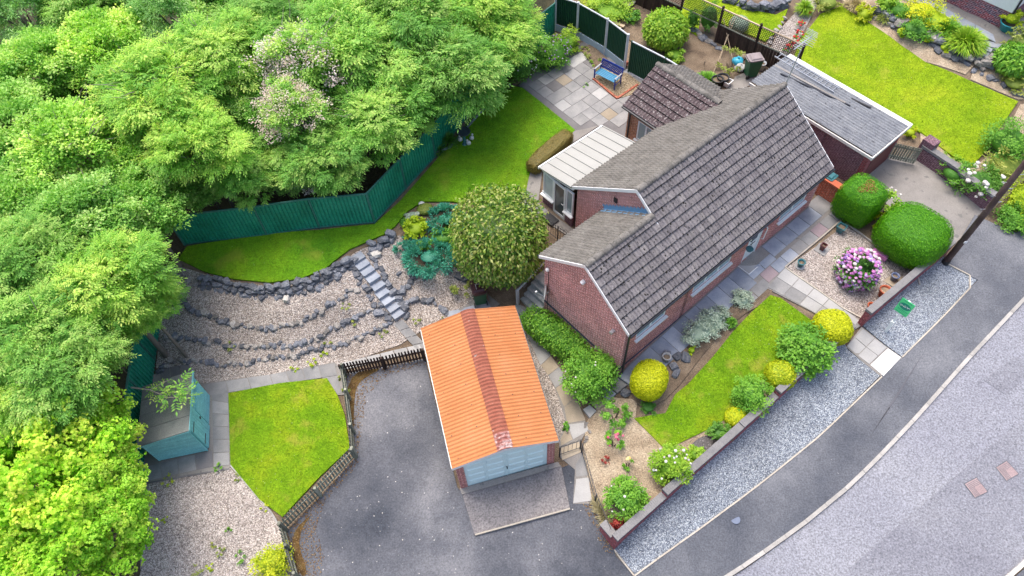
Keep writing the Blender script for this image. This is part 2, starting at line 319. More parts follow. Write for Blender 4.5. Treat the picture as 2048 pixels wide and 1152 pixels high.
white_m=paint('white_paint',(.80,.80,.79)); upvc=paint('white_upvc',(.78,.81,.82))
white_old=M('weathered_white',[(.55,.54,.51),(.75,.74,.71)],3,30,.3,.7,.2,.01)
black_m=plain('black_plastic',(.018,.018,.02),.5); pipe_m=plain('black_pipe',(.02,.022,.03),.4)
rail_m=plain('black_iron',(.03,.03,.035),.5)
glass=glassmat('window_glass'); glass_l=glassmat('pale_curtained_glass',(.22,.30,.33))
cream=M('cream_roof_sheet',[(0.318,0.313,0.288),(0.357,0.352,0.327)],.8,30,.12,.55,.1,.004)
orange_m=M('orange_roof_sheet',[(0.448,0.167,0.057),(0.49,0.196,0.073),(0.518,0.219,0.091)],.9,25,.22,.7,.15,.005,orand=.05)
cap_m=M('red_ridge_cap',[(0.242,0.074,0.046),(0.334,0.121,0.077)],3,20,.5,.8,.3,.008,spots=[(5,.70,(0.356,0.301,0.27))])
cap_w=M('lichened_ridge_cap',[(.24,.06,.045),(.30,.13,.11),(.55,.45,.42)],7,14,.5,.8,.3,.008)
door_b=paint('pale_blue_door_paint',(.68,.87,.87),.35)
fence_m=M('green_steel_sheet',[(0.014,0.196,0.121),(0.018,0.265,0.167),(0.034,0.31,0.196)],.9,9,.4,.45,.05,.004,orand=.05,spec=.4)
fence_d=M('dark_green_sheet',[(0.01,0.055,0.031),(0.018,0.075,0.044)],.8,25,.3,.6,.1,.004,orand=.08)
post_m=M('white_concrete_post',[(.46,.49,.52),(.58,.60,.62)],3,30,.25,.85,.2,.006)
gboard=M('pale_blue_concrete_board',[(.34,.44,.56),(.42,.52,.62)],2,35,.25,.85,.2,.006)
wood_d=M('dark_stained_timber',[(.028,.016,.013),(.055,.034,.026)],3,30,.5,.85,.4,.006,orand=.3)
wood_g=M('weathered_picket',[(0.151,0.162,0.119),(0.302,0.302,0.238)],3,30,.5,.9,.4,.006,orand=.35)
wood_p=M('pole_timber',[(0.061,0.039,0.035),(0.131,0.088,0.079)],2,30,.5,.8,.4,.006)
wood_l=M('raw_timber',[(.36,.27,.18),(.48,.38,.27)],3,30,.4,.85,.3,.006,orand=.2)
shed_m=M('teal_shed_paint',[(0.173,0.482,0.517),(0.246,0.595,0.614)],2,20,.45,.7,.3,.006,orand=.06)
felt_m=M('grey_roofing_felt',[(0.132,0.143,0.138),(0.182,0.193,0.182)],1.5,40,.6,.95,.4,.006,orand=.1)
bin_m=plain('green_bin_plastic',(.015,.11,.045),.45); lid_m=plain('brown_bin_lid',(.045,.012,.018),.4); lid_g=plain('grey_bin_lid',(.24,.2,.2),.6)
blue_m=plain('royal_blue_paint',(.012,.035,.26),.35); seat_m=plain('sky_blue_slat',(.06,.24,.40),.4)
sheet_m=M('grey_fibre_cement',[(0.172,0.182,0.205),(0.23,0.242,0.26),(0.275,0.283,0.298)],2,25,.5,.9,.3,.008,spots=[(9,.64,(0.126,0.13,0.142))])
terra=plain('terracotta',(.42,.10,.045),.8); maroon=plain('maroon_glaze',(.09,.02,.022),.3); teal=plain('teal_glaze',(.035,.14,.16),.3); turq=plain('turquoise_glaze',(.03,.38,.45),.3)
steel=plain('galvanised_steel',(.45,.47,.5),.35,.6); dish_m=plain('grey_dish',(.55,.57,.58),.5)
render_w=paint('white_render',(.76,.80,.79),.8)
pinkbox=plain('pink_plastic',(.62,.22,.48),.4); sign_g=paint('sign_green',(.09,.72,.26),.4); sign_d=paint('sign_teal',(.0,.26,.17),.4); sign_w=paint('sign_white',(.8,.85,.82),.4)
curtain=plain('net_curtain',(.5,.55,.56),.9)
# ---------------------------------------------------------------- ground
def inside(P,poly):
    P=np.asarray(P); x,y=P[:,0],P[:,1]; r=np.zeros(len(P),bool); n=len(poly)
    for i in range(n):
        x1,y1=poly[i][:2]; x2,y2=poly[(i+1)%n][:2]
        if y1==y2: continue
        c=((y1>y)!=(y2>y))&(x<(x2-x1)*(y-y1)/(y2-y1)+x1); r^=c
    return r
def world_poly(pts): return [tuple(G(*p)[:2]) for p in pts]
def area(poly): return abs(sum(poly[i][0]*poly[(i+1)%len(poly)][1]-poly[(i+1)%len(poly)][0]*poly[i][1] for i in range(len(poly))))/2
def smooth_poly(poly,n=2):
    for _ in range(n):
        q=[]
        for i in range(len(poly)):
            a,b=np.array(poly[i]),np.array(poly[(i+1)%len(poly)]); q+=[tuple(a*.75+b*.25),tuple(a*.25+b*.75)]
        poly=q
    return poly
STEP=.6
def drape(poly,off,skirt):
    bm=bmesh.new(); f=bm.faces.new([bm.verts.new((p[0],p[1],0)) for p in poly]); bmesh.ops.triangulate(bm,faces=[f])
    xs=[p[0] for p in poly]; ys=[p[1] for p in poly]
    for ax,(lo,hi) in ((0,(min(xs),max(xs))),(1,(min(ys),max(ys)))):
        k=math.floor(lo/STEP)+1
        while k*STEP<hi:
            co=[0,0,0]; no=[0,0,0]; co[ax]=k*STEP; no[ax]=1
            bmesh.ops.bisect_plane(bm,geom=bm.verts[:]+bm.edges[:]+bm.faces[:],plane_co=co,plane_no=no,dist=1e-5); k+=1
    if skirt:
        be=[e for e in bm.edges if len(e.link_faces)==1]
        ex=bmesh.ops.extrude_edge_only(bm,edges=be); low=set(g for g in ex['geom'] if isinstance(g,bmesh.types.BMVert))
    else: low=set()
    bm.verts.ensure_lookup_table(); P=np.array([v.co[:2] for v in bm.verts]); z=T(P[:,0],P[:,1])
    for v,zz in zip(bm.verts,z): v.co.z=zz+off-(skirt if v in low else 0)
    bmesh.ops.recalc_face_normals(bm,faces=bm.faces)
    up=sum(f.normal.z for f in bm.faces)
    if up<0: bmesh.ops.reverse_faces(bm,faces=bm.faces)
    return bm
POLY={}
def patch(name,pts,mat,layer=1,skirt=.07,sm=0,world=False,kind='structure',label=None,key=None):
    poly=list(pts) if world else world_poly(pts)
    if sm: poly=smooth_poly(poly,sm)
    bm=drape(poly,layer*.013,skirt); me=bpy.data.meshes.new(name); bm.to_mesh(me); bm.free()
    me.materials.append(mat); setuv(me); o=link(name,me); props(o,label,None,None,kind); POLY[key or name]=poly; return o
xs=[-220,-140,-90,-60,-45,-38]+list(np.arange(-34.8,36.1,.6))+[40,48,62,90,140,220]; ys=[-160,-90,-50,-25,-10,-4]+list(np.arange(0,45.1,.6))+[50,60,80,120,200]
X,Y=np.meshgrid(xs,ys); Z=T(X,Y)-.012
me=bpy.data.meshes.new('ground'); nx=len(xs); ny=len(ys)
ii=np.arange((nx-1)*(ny-1)); r0=(ii//(nx-1))*nx+ii%(nx-1)
me.from_pydata(np.stack([X.ravel(),Y.ravel(),Z.ravel()],1).tolist(),[],np.stack([r0,r0+1,r0+1+nx,r0+nx],1).tolist())
me.materials.append(soil); setuv(me); props(link('ground',me),kind='structure')
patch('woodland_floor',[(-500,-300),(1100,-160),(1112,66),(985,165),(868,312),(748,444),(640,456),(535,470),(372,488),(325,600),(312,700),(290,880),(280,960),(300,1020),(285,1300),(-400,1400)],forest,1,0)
road=patch('road',[(1300,1260),(1400,1195),(1500,1131),(1605,1055),(1700,977),(1765,912),(1830,843),(1935,724),(2048,604),(2300,340),(2700,560),(2300,1000),(2180,1020),(2048,1122),(1980,1185),(1900,1300)],road_m,1,.1)
patch('pavement',[(1220,1215),(1270,1152),(1400,1058),(1500,984),(1640,872),(1760,754),(1803,717),(1880,640),(1954,562),(1890,528),(1925,470),(1948,432),(2030,468),(2300,330),(2380,345),(2048,594),(1935,714),(1830,832),(1765,901),(1700,966),(1605,1044),(1500,1119),(1400,1183),(1300,1250)],foot_m,6,.1)
road_old=M('older_asphalt',[(.17,.172,.20),(.20,.203,.23),(.225,.228,.25)],.3,17,.85,.9,.6,.012,spots=[(12,.68,(.3,.3,.32))])
patch('older_road_surface',[(1640,1230),(1700,1135),(1780,1065),(1900,962),(1985,890),(2060,836),(2200,760),(2300,900),(2180,1014),(2046,1116),(1970,1186)],road_old,2.2,.0)
patch('road_repair',[(1965,760),(2030,715),(2075,735),(2010,790)],road_old,2.2,0)
cable_line_m=plain('cable_line_grey',(.10,.10,.115),.9)  # thin dark strips on road and pavement, standing in for overhead cables
for cp in ([(1590,1165),(1640,1078),(1690,998),(1742,905),(1768,862)],[(1600,1165),(1648,1080),(1697,996)],[(1790,1120),(1850,1040),(1882,943)],[(1700,915),(1735,880),(1790,800),(1850,700)]):
    L_=[];R_=[]
    for x,y in cp: q=G(x,y); L_.append((q[0]+.008,q[1]+.008)); R_.append((q[0]-.008,q[1]-.008))
    patch('cable_line',L_+R_[::-1],cable_line_m,7 if cp[0]==(1700,915) else 2.6,0,world=True)
patch('far_pavement',[(1990,1185),(2048,1137),(2180,1040),(2300,1020),(2300,1300),(1940,1300)],foot_m,6,.1)
patch('driveway',[(600,1150),(575,1062),(650,985),(712,915),(690,748),(850,718),(862,770),(915,975),(930,992),(1125,935),(1150,925),(1182,1000),(1232,1112),(1268,1152),(1220,1212),(1100,1300),(700,1300)],drive_m,2,.06)
patch('fallen_leaf_litter',[(688,750),(768,734),(742,750),(714,768),(708,810),(708,870),(706,900)],litter_m,3.4,0,2)
patch('fallen_leaf_litter',[(600,1152),(578,1072),(630,1022),(602,1060),(598,1095),(612,1130),(614,1152)],litter_m,3.4,0,2)
patch('gravel_terrace',[(318,535),(345,530),(470,565),(560,575),(640,560),(712,505),(745,490),(800,470),(840,540),(910,535),(945,575),(960,615),(880,640),(800,690),(672,735),(540,762),(430,775),(330,745),(312,735),(322,640)],gr_pink,2,.05,key='terrace')
patch('gravel_yard',[(292,965),(460,935),(500,975),(552,1035),(568,1070),(605,1200),(280,1250),(285,1000)],gr_pale,2,.05,key='yard')
patch('gravel_verge',[(1228,1097),(1340,995),(1480,868),(1600,759),(1685,682),(1694,700),(1760,752),(1640,870),(1500,982),(1400,1056),(1270,1150)],gr_blue,4,.08,key='verge1')
patch('gravel_verge',[(1720,648),(1800,582),(1884,512),(1892,528),(1954,560),(1880,638),(1803,715)],gr_blue,4,.08,key='verge2')
patch('gravel_bed',[(1570,537),(1640,488),(1690,450),(1765,505),(1850,560),(1785,608),(1720,650),(1702,632),(1690,636)],gr_pale,2,.06,key='bed')
patch('mulched_bed',[(1690,450),(1705,420),(1755,395),(1800,440),(1900,490),(1850,560),(1765,505)],soil,3,.05)
patch('mulched_bed',[(1172,845),(1210,795),(1275,800),(1270,840),(1330,895),(1420,850),(1480,800),(1620,670),(1690,660),(1640,730),(1560,800),(1460,880),(1390,945),(1310,1012),(1225,1080),(1185,1010),(1165,920)],bark_soil,3,.05)
patch('flower_bed',[(1350,690),(1470,600),(1510,582),(1545,578),(1540,600),(1490,628),(1440,668),(1390,730),(1360,770),(1330,800),(1290,820),(1265,800),(1300,740)],soil,3.5,.05)
patch('lawn',[(1540,592),(1560,598),(1628,648),(1632,662),(1590,705),(1540,745),(1490,800),(1470,825),(1435,850),(1395,870),(1345,894),(1323,894),(1268,838),(1330,828),(1350,790),(1375,770),(1425,715),(1465,665),(1500,628)],lawn_m,6,.07,key='front_lawn')
patch('lawn',[(358,520),(375,495),(470,480),(640,462),(750,450),(800,405),(873,322),(930,255),(985,200),(1030,175),(1045,178),(1138,252),(1150,262),(1100,310),(1060,345),(1052,385),(1000,420),(905,405),(845,405),(815,425),(790,455),(770,470),(700,500),(650,540),(600,560),(540,567),(470,560),(410,545)],lawn_d,6,.07,key='back_lawn')
patch('lawn',[(458,788),(560,768),(655,758),(675,790),(690,830),(698,880),(700,898),(640,955),(566,1035),(520,1000),(462,930)],lawn_m,6,.07,key='small_lawn')
patch('lawn',[(1682,14),(1740,50),(1800,92),(1850,127),(1940,165),(2035,205),(1990,270),(1975,300),(1940,336),(1905,315),(1830,262),(1700,195),(1580,135),(1600,80),(1640,30)],lawn_n,6,.07,key='neighbour_lawn')
patch('lawn',[(1370,0),(1395,-30),(1480,-20),(1500,22),(1550,32),(1575,20),(1560,60),(1530,85),(1470,62),(1400,30),(1395,75),(1355,50)],lawn_n,6,.07,key='upper_lawn')
patch('lawn',[(2030,380),(2100,330),(2250,300),(2250,420),(2075,470),(2000,425)],lawn_n,6,.05,key='verge_lawn')
patch('concrete_drive',[(1640,400),(1690,372),(1720,350),(1775,308),(1830,318),(1905,365),(1975,420),(1948,436),(1925,475),(1890,500),(1850,470),(1800,440),(1760,395),(1720,420),(1690,440)],conc_m,2,.05)
patch('garden_path',[(1560,60),(1600,15),(1612,-10),(1640,0),(1605,68),(1565,125),(1535,108)],gr_pale,4,.04)
patch('gravel_strip',[(1046,655),(1056,662),(1072,706),(1112,782),(1132,848),(1118,880),(1108,860)],gr_pink,3.5,.04)
patch('vegetable_bed',[(1170,0),(1190,-30),(1330,-30),(1440,60),(1560,120),(1520,170),(1430,190),(1390,150),(1340,135),(1250,75)],soil,3,.05)
patch('rock_garden',[(1690,5),(1640,-20),(1700,-40),(1830,-10),(1870,20),(1960,80),(1975,95),(1950,130),(1930,150),(1850,125),(1800,90),(1740,50)],bark_soil,3,.05)
patch('border_bed',[(1950,130),(2060,60),(2100,120),(2060,200),(2035,200),(1940,160)],bark_soil,3,.05)
patch('border_bed',[(1840,262),(1905,318),(1945,338),(1990,300),(2040,210),(2120,200),(2080,330),(1985,420),(1900,350),(1840,300)],bark_soil,3,.05)
patch('border_bed',[(1085,60),(1150,65),(1168,85),(1040,165),(1000,190),(935,255),(875,318),(872,300),(985,165)],soil,3,.05)
patch('planting_bed',[(800,470),(815,428),(850,408),(930,410),(1060,400),(1090,470),(1070,560),(990,590),(945,570),(910,535),(840,540)],soil,5,.05)
# loose pebbles, grass blades
def leaves_mesh(name,Pc,A,N,L,W,r,mat,bend=0.):
    A=A/np.linalg.norm(A,axis=1,keepdims=True); B=np.cross(N,A); B/=np.linalg.norm(B,axis=1,keepdims=True)+1e-9
    N2=np.cross(A,B); L=np.asarray(L).reshape(-1,1)*np.ones((len(Pc),1)); W=np.asarray(W).reshape(-1,1)*np.ones((len(Pc),1))
    v=np.stack([Pc-A*L/2-N2*L*bend,Pc+B*W/2+A*L*.05,Pc+A*L/2-N2*L*bend,Pc-B*W/2+A*L*.05],1).reshape(-1,3); n=len(Pc)
    return fastmesh(name,v,np.arange(4*n).reshape(-1,4),r,mat)
def fastmesh(name,v,f,r,mat):
    me=bpy.data.meshes.new(name); k=f.shape[1]; n=len(f)
    me.vertices.add(len(v)); me.vertices.foreach_set('co',v.astype(np.float32).ravel())
    me.loops.add(n*k); me.loops.foreach_set('vertex_index',f.astype(np.int32).ravel())
    me.polygons.add(n); me.polygons.foreach_set('loop_start',np.arange(0,n*k,k,dtype=np.int32))
    me.update(calc_edges=True)
    at=me.attributes.new('rnd','FLOAT','FACE'); at.data.foreach_set('value',np.asarray(r,np.float32)); me.materials.append(mat); return me
def scatter(poly,dens):
    n=int(area(poly)*dens*1.0); xs=[p[0] for p in poly]; ys=[p[1] for p in poly]
    bb=(max(xs)-min(xs))*(max(ys)-min(ys)); m=int(n*bb/max(area(poly),1e-6))
    P=np.stack([rng.uniform(min(xs),max(xs),m),rng.uniform(min(ys),max(ys),m)],1); return P[inside(P,poly)]
def blades(key,dens,h=.05,off=.075,mat=blade_m,label=None):
    P=scatter(POLY[key],dens); n=len(P); z=T(P[:,0],P[:,1])+off
    th=rng.uniform(0,6.283,n); A=np.stack([np.cos(th)*.8,np.sin(th)*.8,np.full(n,.75)],1); Nn=np.stack([-np.sin(th),np.cos(th),np.full(n,.2)],1)
    hh=h*rng.uniform(.6,1.6,n); pc=np.stack([P[:,0],P[:,1],z+hh*.3],1)
    props(link('grass',leaves_mesh('grass',pc,A,Nn,hh*1.6,.018,rng.uniform(0,1,n),mat)),kind='stuff',label=label)
def pebbles(key,dens,s,mat,off=.03):
    P=scatter(POLY[key],dens); n=len(P); z=T(P[:,0],P[:,1])+off; th=rng.uniform(0,6.283,n); a=s*rng.uniform(.6,1.5,n)
    c,sn=np.cos(th),np.sin(th); o=np.zeros(n)
    V=np.stack([np.stack([c*a,sn*a,o],1),np.stack([-sn*a*.7,c*a*.7,o],1),np.stack([-c*a,-sn*a,o],1),np.stack([sn*a*.7,-c*a*.7,o],1),np.stack([o,o,a*.6],1)],1)+np.stack([P[:,0],P[:,1],z],1)[:,None]
    b=(np.arange(n)*5)[:,None]; f=np.stack([b+[0,1,4],b+[1,2,4],b+[2,3,4],b+[3,0,4]],1).reshape(-1,3)
    nm_='daisies' if mat.name.startswith('daisy') else 'loose_pebbles'; props(link(nm_,fastmesh(nm_,V.reshape(-1,3),f,np.repeat(rng.uniform(0,1,n),4),mat)),kind='stuff')
for k,dn in (('front_lawn',170),('back_lawn',130),('small_lawn',170),('neighbour_lawn',110),('upper_lawn',90)): blades(k,dn)
daisy=leafmat('daisy_petal',[(.4,.45,.2),(.6,.65,.4),(.75,.78,.65)],.1,0)
for k,dn in (('front_lawn',7),('back_lawn',2),('small_lawn',3),('neighbour_lawn',6)): pebbles(k,dn,.011,daisy,.1)
for k,dn,s,m_ in (('terrace',150,.026,peb_m),('yard',170,.026,peb_m),('bed',190,.024,peb_m),('verge1',190,.024,peb_b),('verge2',190,.024,peb_b)): pebbles(k,dn,s,m_,.026 if k[0]!='v' else .053)
pebbles('driveway',2.2,.022,peb_w,.03)
lit_m=leafmat('dead_leaf',[(.07,.035,.012),(.17,.085,.025),(.26,.18,.08)],.1,0)
for q in ([(686,748),(850,718),(852,730),(775,752),(735,790),(725,850),(716,915),(700,905)],[(590,1160),(572,1066),(712,915),(722,925),(650,1005),(632,1060),(650,1110),(640,1160)],[(1180,1000),(1235,1110),(1210,1108),(1165,1010)]):
    P=scatter(world_poly(q),420); n=len(P); dd=rng.uniform(0,1,n)<.55; P=P[dd]; n=len(P); z=T(P[:,0],P[:,1])+.034
    th=rng.uniform(0,6.28,n); props(link('fallen_leaves',leaves_mesh('fallen_leaves',np.stack([P[:,0],P[:,1],z+.012],1),np.stack([np.cos(th),np.sin(th),rng.uniform(-.3,.3,n)],1),np.stack([rng.uniform(-.4,.4,n),rng.uniform(-.4,.4,n),np.ones(n)],1),.055*rng.uniform(.5,1.4,n),.035,rng.uniform(0,1,n),lit_m)),kind='stuff')
# ================================================================ bungalow
Lh,D1,D2,ST,TP=11.491,4.505,6.167,3.25,.728; ZE=2.8; CP=1/math.sqrt(1+TP*TP)
house=thing('brick_bungalow','red brick bungalow with a stepped grey tiled roof in the middle of the plot','house',(*HX(0,0),0),HA)
def wall_open(mb,x0,x1,z0,z1,y0,y1,ops,flip=None):
    # wall along local x (or y when flip is set) with rectangular openings
    xs_=sorted({x0,x1}|{o[0] for o in ops}|{o[1] for o in ops}); zs=sorted({z0,z1}|{o[2] for o in ops}|{o[3] for o in ops})
    for a,b in zip(xs_,xs_[1:]):
        run=None
        for c,d in zip(zs,zs[1:]):
            hole=any(o[0]<=a+1e-6 and b<=o[1]+1e-6 and o[2]<=c+1e-6 and d<=o[3]+1e-6 for o in ops)
            if not hole: run=(run[0],d) if run else (c,d)
            if (hole or d==z1) and run:
                mb.box(a,b,y0,y1,run[0],run[1]) if not flip else mb.box(y0,y1,a,b,run[0],run[1]); run=None
def window(parent,a,b,z0,z1,y,out=-1,axis='x',lights=2,sill=True,gl=None,fw=.065,frame=None):
    """upvc window; y = outer plane, out = outward direction of that plane"""
    mb=MB(); P=lambda p0,p1,q0,q1,h0,h1,m=0:(mb.box(p0,p1,min(q0,q1),max(q0,q1),h0,h1,m) if axis=='x' else mb.box(min(q0,q1),max(q0,q1),p0,p1,h0,h1,m))
    i=y-out*.09; o=y-out*.02
    P(a,b,i,o,z0,z0+fw); P(a,b,i,o,z1-fw,z1); P(a,a+fw,i,o,z0+fw,z1-fw); P(b-fw,b,i,o,z0+fw,z1-fw)
    ms=[a+(b-a)*k/lights for k in range(1,lights)]
    for m_ in ms: P(m_-fw*.6,m_+fw*.6,i,o,z0+fw,z1-fw)
    wn=mb.build('window',frame or upvc,parent)
    ed=[a+fw]+ms+[b-fw]
    for k in range(lights):
        mb=MB(); P(ed[k]+(fw*.6 if k else 0)+.001,ed[k+1]-(fw*.6 if k<lights-1 else 0)-.001,y-out*.055,y-out*.045,z0+fw+.001,z1-fw-.001); mb.build('pane',gl or glass_l,wn)
    if sill: mb=MB(); P(a-.06,b+.06,y-out*.02,y+out*.11,z0-.06,z0-.002); mb.build('sill',white_m,wn)
    return wn
mb=MB(); fw_ops=[(.72,2.27,1.42,2.45),(3.75,5.95,1.36,2.45),(6.95,7.82,.42,2.48),(8.9,10.65,1.36,2.45)]
wall_open(mb,.3,Lh-.3,-1.3,2.74,.2,.44,fw_ops); mb.build('front_wall',br_red,house)
def gable(u0,u1,d,name,mat,zb=-1.4):
    mb=MB(); mb.vprism([(.2,zb),(d-.2,zb),(d-.2,ZE+.2*TP-.07),(d/2,ZE+d/2*TP-.07),(.2,ZE+.2*TP-.07)],'x',u0,u1); return mb.build(name,mat,house)
gable(.08,.298,D1,'gable_wall',br_gable); gable(ST+.08,ST+.28,D2,'gable_wall',br_gable); gable(Lh-.298,Lh-.08,D2,'gable_wall',br_gable)
mb=MB(); mb.box(.3,ST+.078,D1-.42,D1-.2,-1.3,2.74); mb.box(ST+.282,Lh-.3,D2-.42,D2-.2,-.5,2.74); mb.build('rear_wall',br_gable,house)
mb=MB(); mb.box(.068,.3,.188,.199,-.02,.12); mb.box(.3,6.9,.19,.199,-.02,.12); mb.box(.068,.0795,.199,D1-.2,-.02,.12); mb.build('damp_course_band',plinth_m,house)
for k,(a,b,c,d) in enumerate(fw_ops):
    if k!=2: window(house,a,b,c,d,.2,-1,'x',(2,3,0,2)[k])
mb=MB(); mb.box(6.95,7.0,.2,.3,.42,2.48); mb.box(7.77,7.82,.2,.3,.42,2.48); mb.box(7.0,7.77,.2,.3,2.43,2.48); mb.box(7.002,7.768,.23,.275,.44,2.428); fd=mb.build('front_door',upvc,house)
mb=MB(); mb.vprism([(7.2,1.5),(7.57,1.5),(7.57,1.95),(7.5,2.12),(7.38,2.18),(7.27,2.12),(7.2,1.95)],'y',.222,.2295); mb.build('pane',glass,fd)
mb=MB(); mb.box(7.2,7.57,.222,.2295,.65,1.2); mb.build('door_panel',upvc,fd)
mb=MB(); mb.box(7.22,7.54,.215,.229,1.29,1.33); mb.build('letter_plate',black_m,fd)
mb=MB(); mb.tube([(7.08,.2,1.35),(7.08,.17,1.35),(7.19,.17,1.35)],.012); mb.build('handle',steel,fd)
mb=MB(); mb.tube([(7.9,.19,1.2),(7.9,.1,1.25),(7.92,.1,1.9),(7.9,.19,1.95)],.022); mb.build('grab_rail',white_m,house)
# roof
roof_o=thing('roof','',None); 
for k in list(roof_o.keys()): del roof_o[k]
bpy.data.objects.remove(roof_o)
mb=MB()
def deck(u0,u1,d,t=.05):
    mb.vprism([(0,ZE),(d/2,ZE+d/2*TP),(d,ZE),(d,ZE-t),(d/2,ZE+d/2*TP-t*1.3),(0,ZE-t)],'x',u0,u1)
deck(0,ST-.002,D1); deck(ST,Lh,D2)
WU0,WU1,WV=8.1,11.95,8.15; WR=(WU0+WU1)/2; WP=math.tan(R(30.5)); WZ=ZE+(WR-WU0)*WP
v0=3.2; mb.vprism([(WU0,ZE+.004),(WR,WZ),(WU1,ZE+.004),(WU1,ZE-.05),(WR,WZ-.06),(WU0,ZE-.05)],'y',v0,WV)
roof=mb.build('roof',tile_m,house)
TW,TE=.3024,.3175
prof=[(0,-.004),(.028,.03),(.066,.03),(.095,.002),(.16,.002),(.185,.03),(.223,.03),(.252,.002),(TW-.008,0)]
def tilegeo(l=TE,w=1.):
    up=[(x*w,l+.02,z+.004) for x,z in prof]; lo=[(x*w,0,z+.055) for x,z in prof]; bt=[(x*w,.0,z+.006) for x,z in prof]; n=len(prof)
    v=lo+up+bt; return v,[(i,i+1,n+i+1,n+i) for i in range(n-1)]+[(2*n+i,2*n+i+1,i+1,i) for i in range(n-1)]
tv,tf=tilegeo()
tm={}
for k,m_ in (('f',tile_m),('r',tile_l),('w',tile_w)): mb=MB(); mb.add(tv,tf); tm[k]=mb.mesh('roof_tile',m_,fix=False)
cand=[]
def slope(key,org,a,b,width,length,clip):
    a,b,org=Vector(a),Vector(b),Vector(org); n=a.cross(b).normalized(); nr=math.ceil(length/TE-.02); nc=math.ceil(width/TW-.3); w=width/(nc*TW)
    for r_ in range(nr):
        l=min(TE,length-r_*TE)
        for c in range(nc):
            o=org+a*(c*TW*w)+b*(r_*TE)
            if clip(o+a*TW/2): cand.append((key,o,a,b,n,l/TE,w))
sl=lambda d:d/2/CP
slope('f',(0,0,ZE),(1,0,0),(0,CP,TP*CP),ST,sl(D1),lambda o:True)
slope('f',(ST,0,ZE),(1,0,0),(0,CP,TP*CP),Lh-ST,sl(D2),lambda o:True)
slope('r',(ST,D1,ZE),(-1,0,0),(0,-CP,TP*CP),ST,sl(D1),lambda o:True)
slope('r',(Lh,D2,ZE),(-1,0,0),(0,-CP,TP*CP),Lh-ST,sl(D2),lambda o:not(WU0+.15<o.x<WU1-.15 and o.y>D2-(min(o.x-WU0,WU1-o.x))*WP/TP+.25))
wc=math.cos(math.atan(WP)); ws=wc*WP
wclip=lambda o:o.y>D2-(min(o.x-WU0,WU1-o.x))*WP/TP-.25
slope('w',(WU0,WV,ZE),(0,-1,0),(wc,0,ws),WV-3.6,(WR-WU0)/wc,wclip)
slope('r',(WU1,3.6,ZE),(0,1,0),(-wc,0,ws),WV-3.6,(WR-WU0)/wc,wclip)
ca,sa=math.cos(HA),math.sin(HA)
def camd(c):
    o=c[1]; x=HO[0]+o.x*ca-o.y*sa; y=HO[1]+o.x*sa+o.y*ca; f_=np.array([x,y,o.z])-CAM
    return float(np.linalg.norm(f_))-(2.2 if c[0]=='f' else 0)
cand.sort(key=camd)
for (k,o,a,b,n,l,w) in cand[:300]:
    ob=link('roof_tile',tm[k],roof); j=rnd.uniform(-.006,.006); tl=rnd.uniform(-.012,.012)
    a2=(a+b*tl).normalized(); b2=(b-a*tl).normalized()
    ob.matrix_basis=Matrix(((a2.x*w,b2.x*l,n.x,o.x+n.x*max(0,j)),(a2.y*w,b2.y*l,n.y,o.y+n.y*max(0,j)),(a2.z*w,b2.z*l,n.z,o.z+n.z*max(0,j)),(0,0,0,1)))
mb=MB()
for (k,o,a,b,n,l,w) in cand[300:]:
    j=max(0,rnd.uniform(-.006,.008)); tl=rnd.uniform(-.012,.012); a2=(a+b*tl).normalized(); b2=(b-a*tl).normalized()
    mb.add([o+a2*(x*w)+b2*(y*l)+n*(z+j) for x,y,z in tv],tf,{'f':0,'r':1,'w':2}[k])
props(mb.build('roof_tiling',[tile_m,tile_l,tile_w],roof,fix=False),kind='stuff')
mb=MB()   # moss cushions sitting in the pans of the front slope
for _ in range(1000):
    u=rnd.uniform(.1,Lh-.1); t=rnd.random()**.8*(sl(D1) if u<ST else sl(D2)); r_=rnd.uniform(.012,.038)
    row=math.floor(t/TE)*TE+(rnd.uniform(-.01,.03) if rnd.random()<.6 else rnd.uniform(0,TE)); c=Vector((u,row*CP,ZE+row*TP*CP))+Vector((0,-TP*CP,CP))*.035
    ax,ay=Vector((1,0,0)),Vector((0,CP,TP*CP)); nn=Vector((0,-TP*CP,CP)); e=rnd.uniform(.8,2.2)
    rg=[c+ax*r_*math.cos(q)+ay*r_*e*math.sin(q) for q in (0,1.05,2.1,3.14,4.2,5.24)]; mb.add(rg+[c+nn*r_*.9],[(i,(i+1)%6,6) for i in range(6)])
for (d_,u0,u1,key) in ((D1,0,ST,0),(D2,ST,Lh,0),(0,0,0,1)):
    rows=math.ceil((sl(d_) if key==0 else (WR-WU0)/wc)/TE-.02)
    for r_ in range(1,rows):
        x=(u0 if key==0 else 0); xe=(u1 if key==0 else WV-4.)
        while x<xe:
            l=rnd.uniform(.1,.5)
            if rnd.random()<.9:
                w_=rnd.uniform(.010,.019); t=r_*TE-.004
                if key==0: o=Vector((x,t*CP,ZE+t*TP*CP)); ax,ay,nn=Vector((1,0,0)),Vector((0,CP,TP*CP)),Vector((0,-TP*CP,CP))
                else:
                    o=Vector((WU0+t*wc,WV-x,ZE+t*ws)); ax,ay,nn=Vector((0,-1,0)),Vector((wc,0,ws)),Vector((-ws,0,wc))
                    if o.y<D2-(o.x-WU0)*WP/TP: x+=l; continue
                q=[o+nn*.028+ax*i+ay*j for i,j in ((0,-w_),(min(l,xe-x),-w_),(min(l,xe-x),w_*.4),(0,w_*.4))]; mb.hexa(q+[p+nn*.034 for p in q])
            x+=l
props(mb.build('moss_cushions',moss_m,roof,smooth=True),kind='stuff')
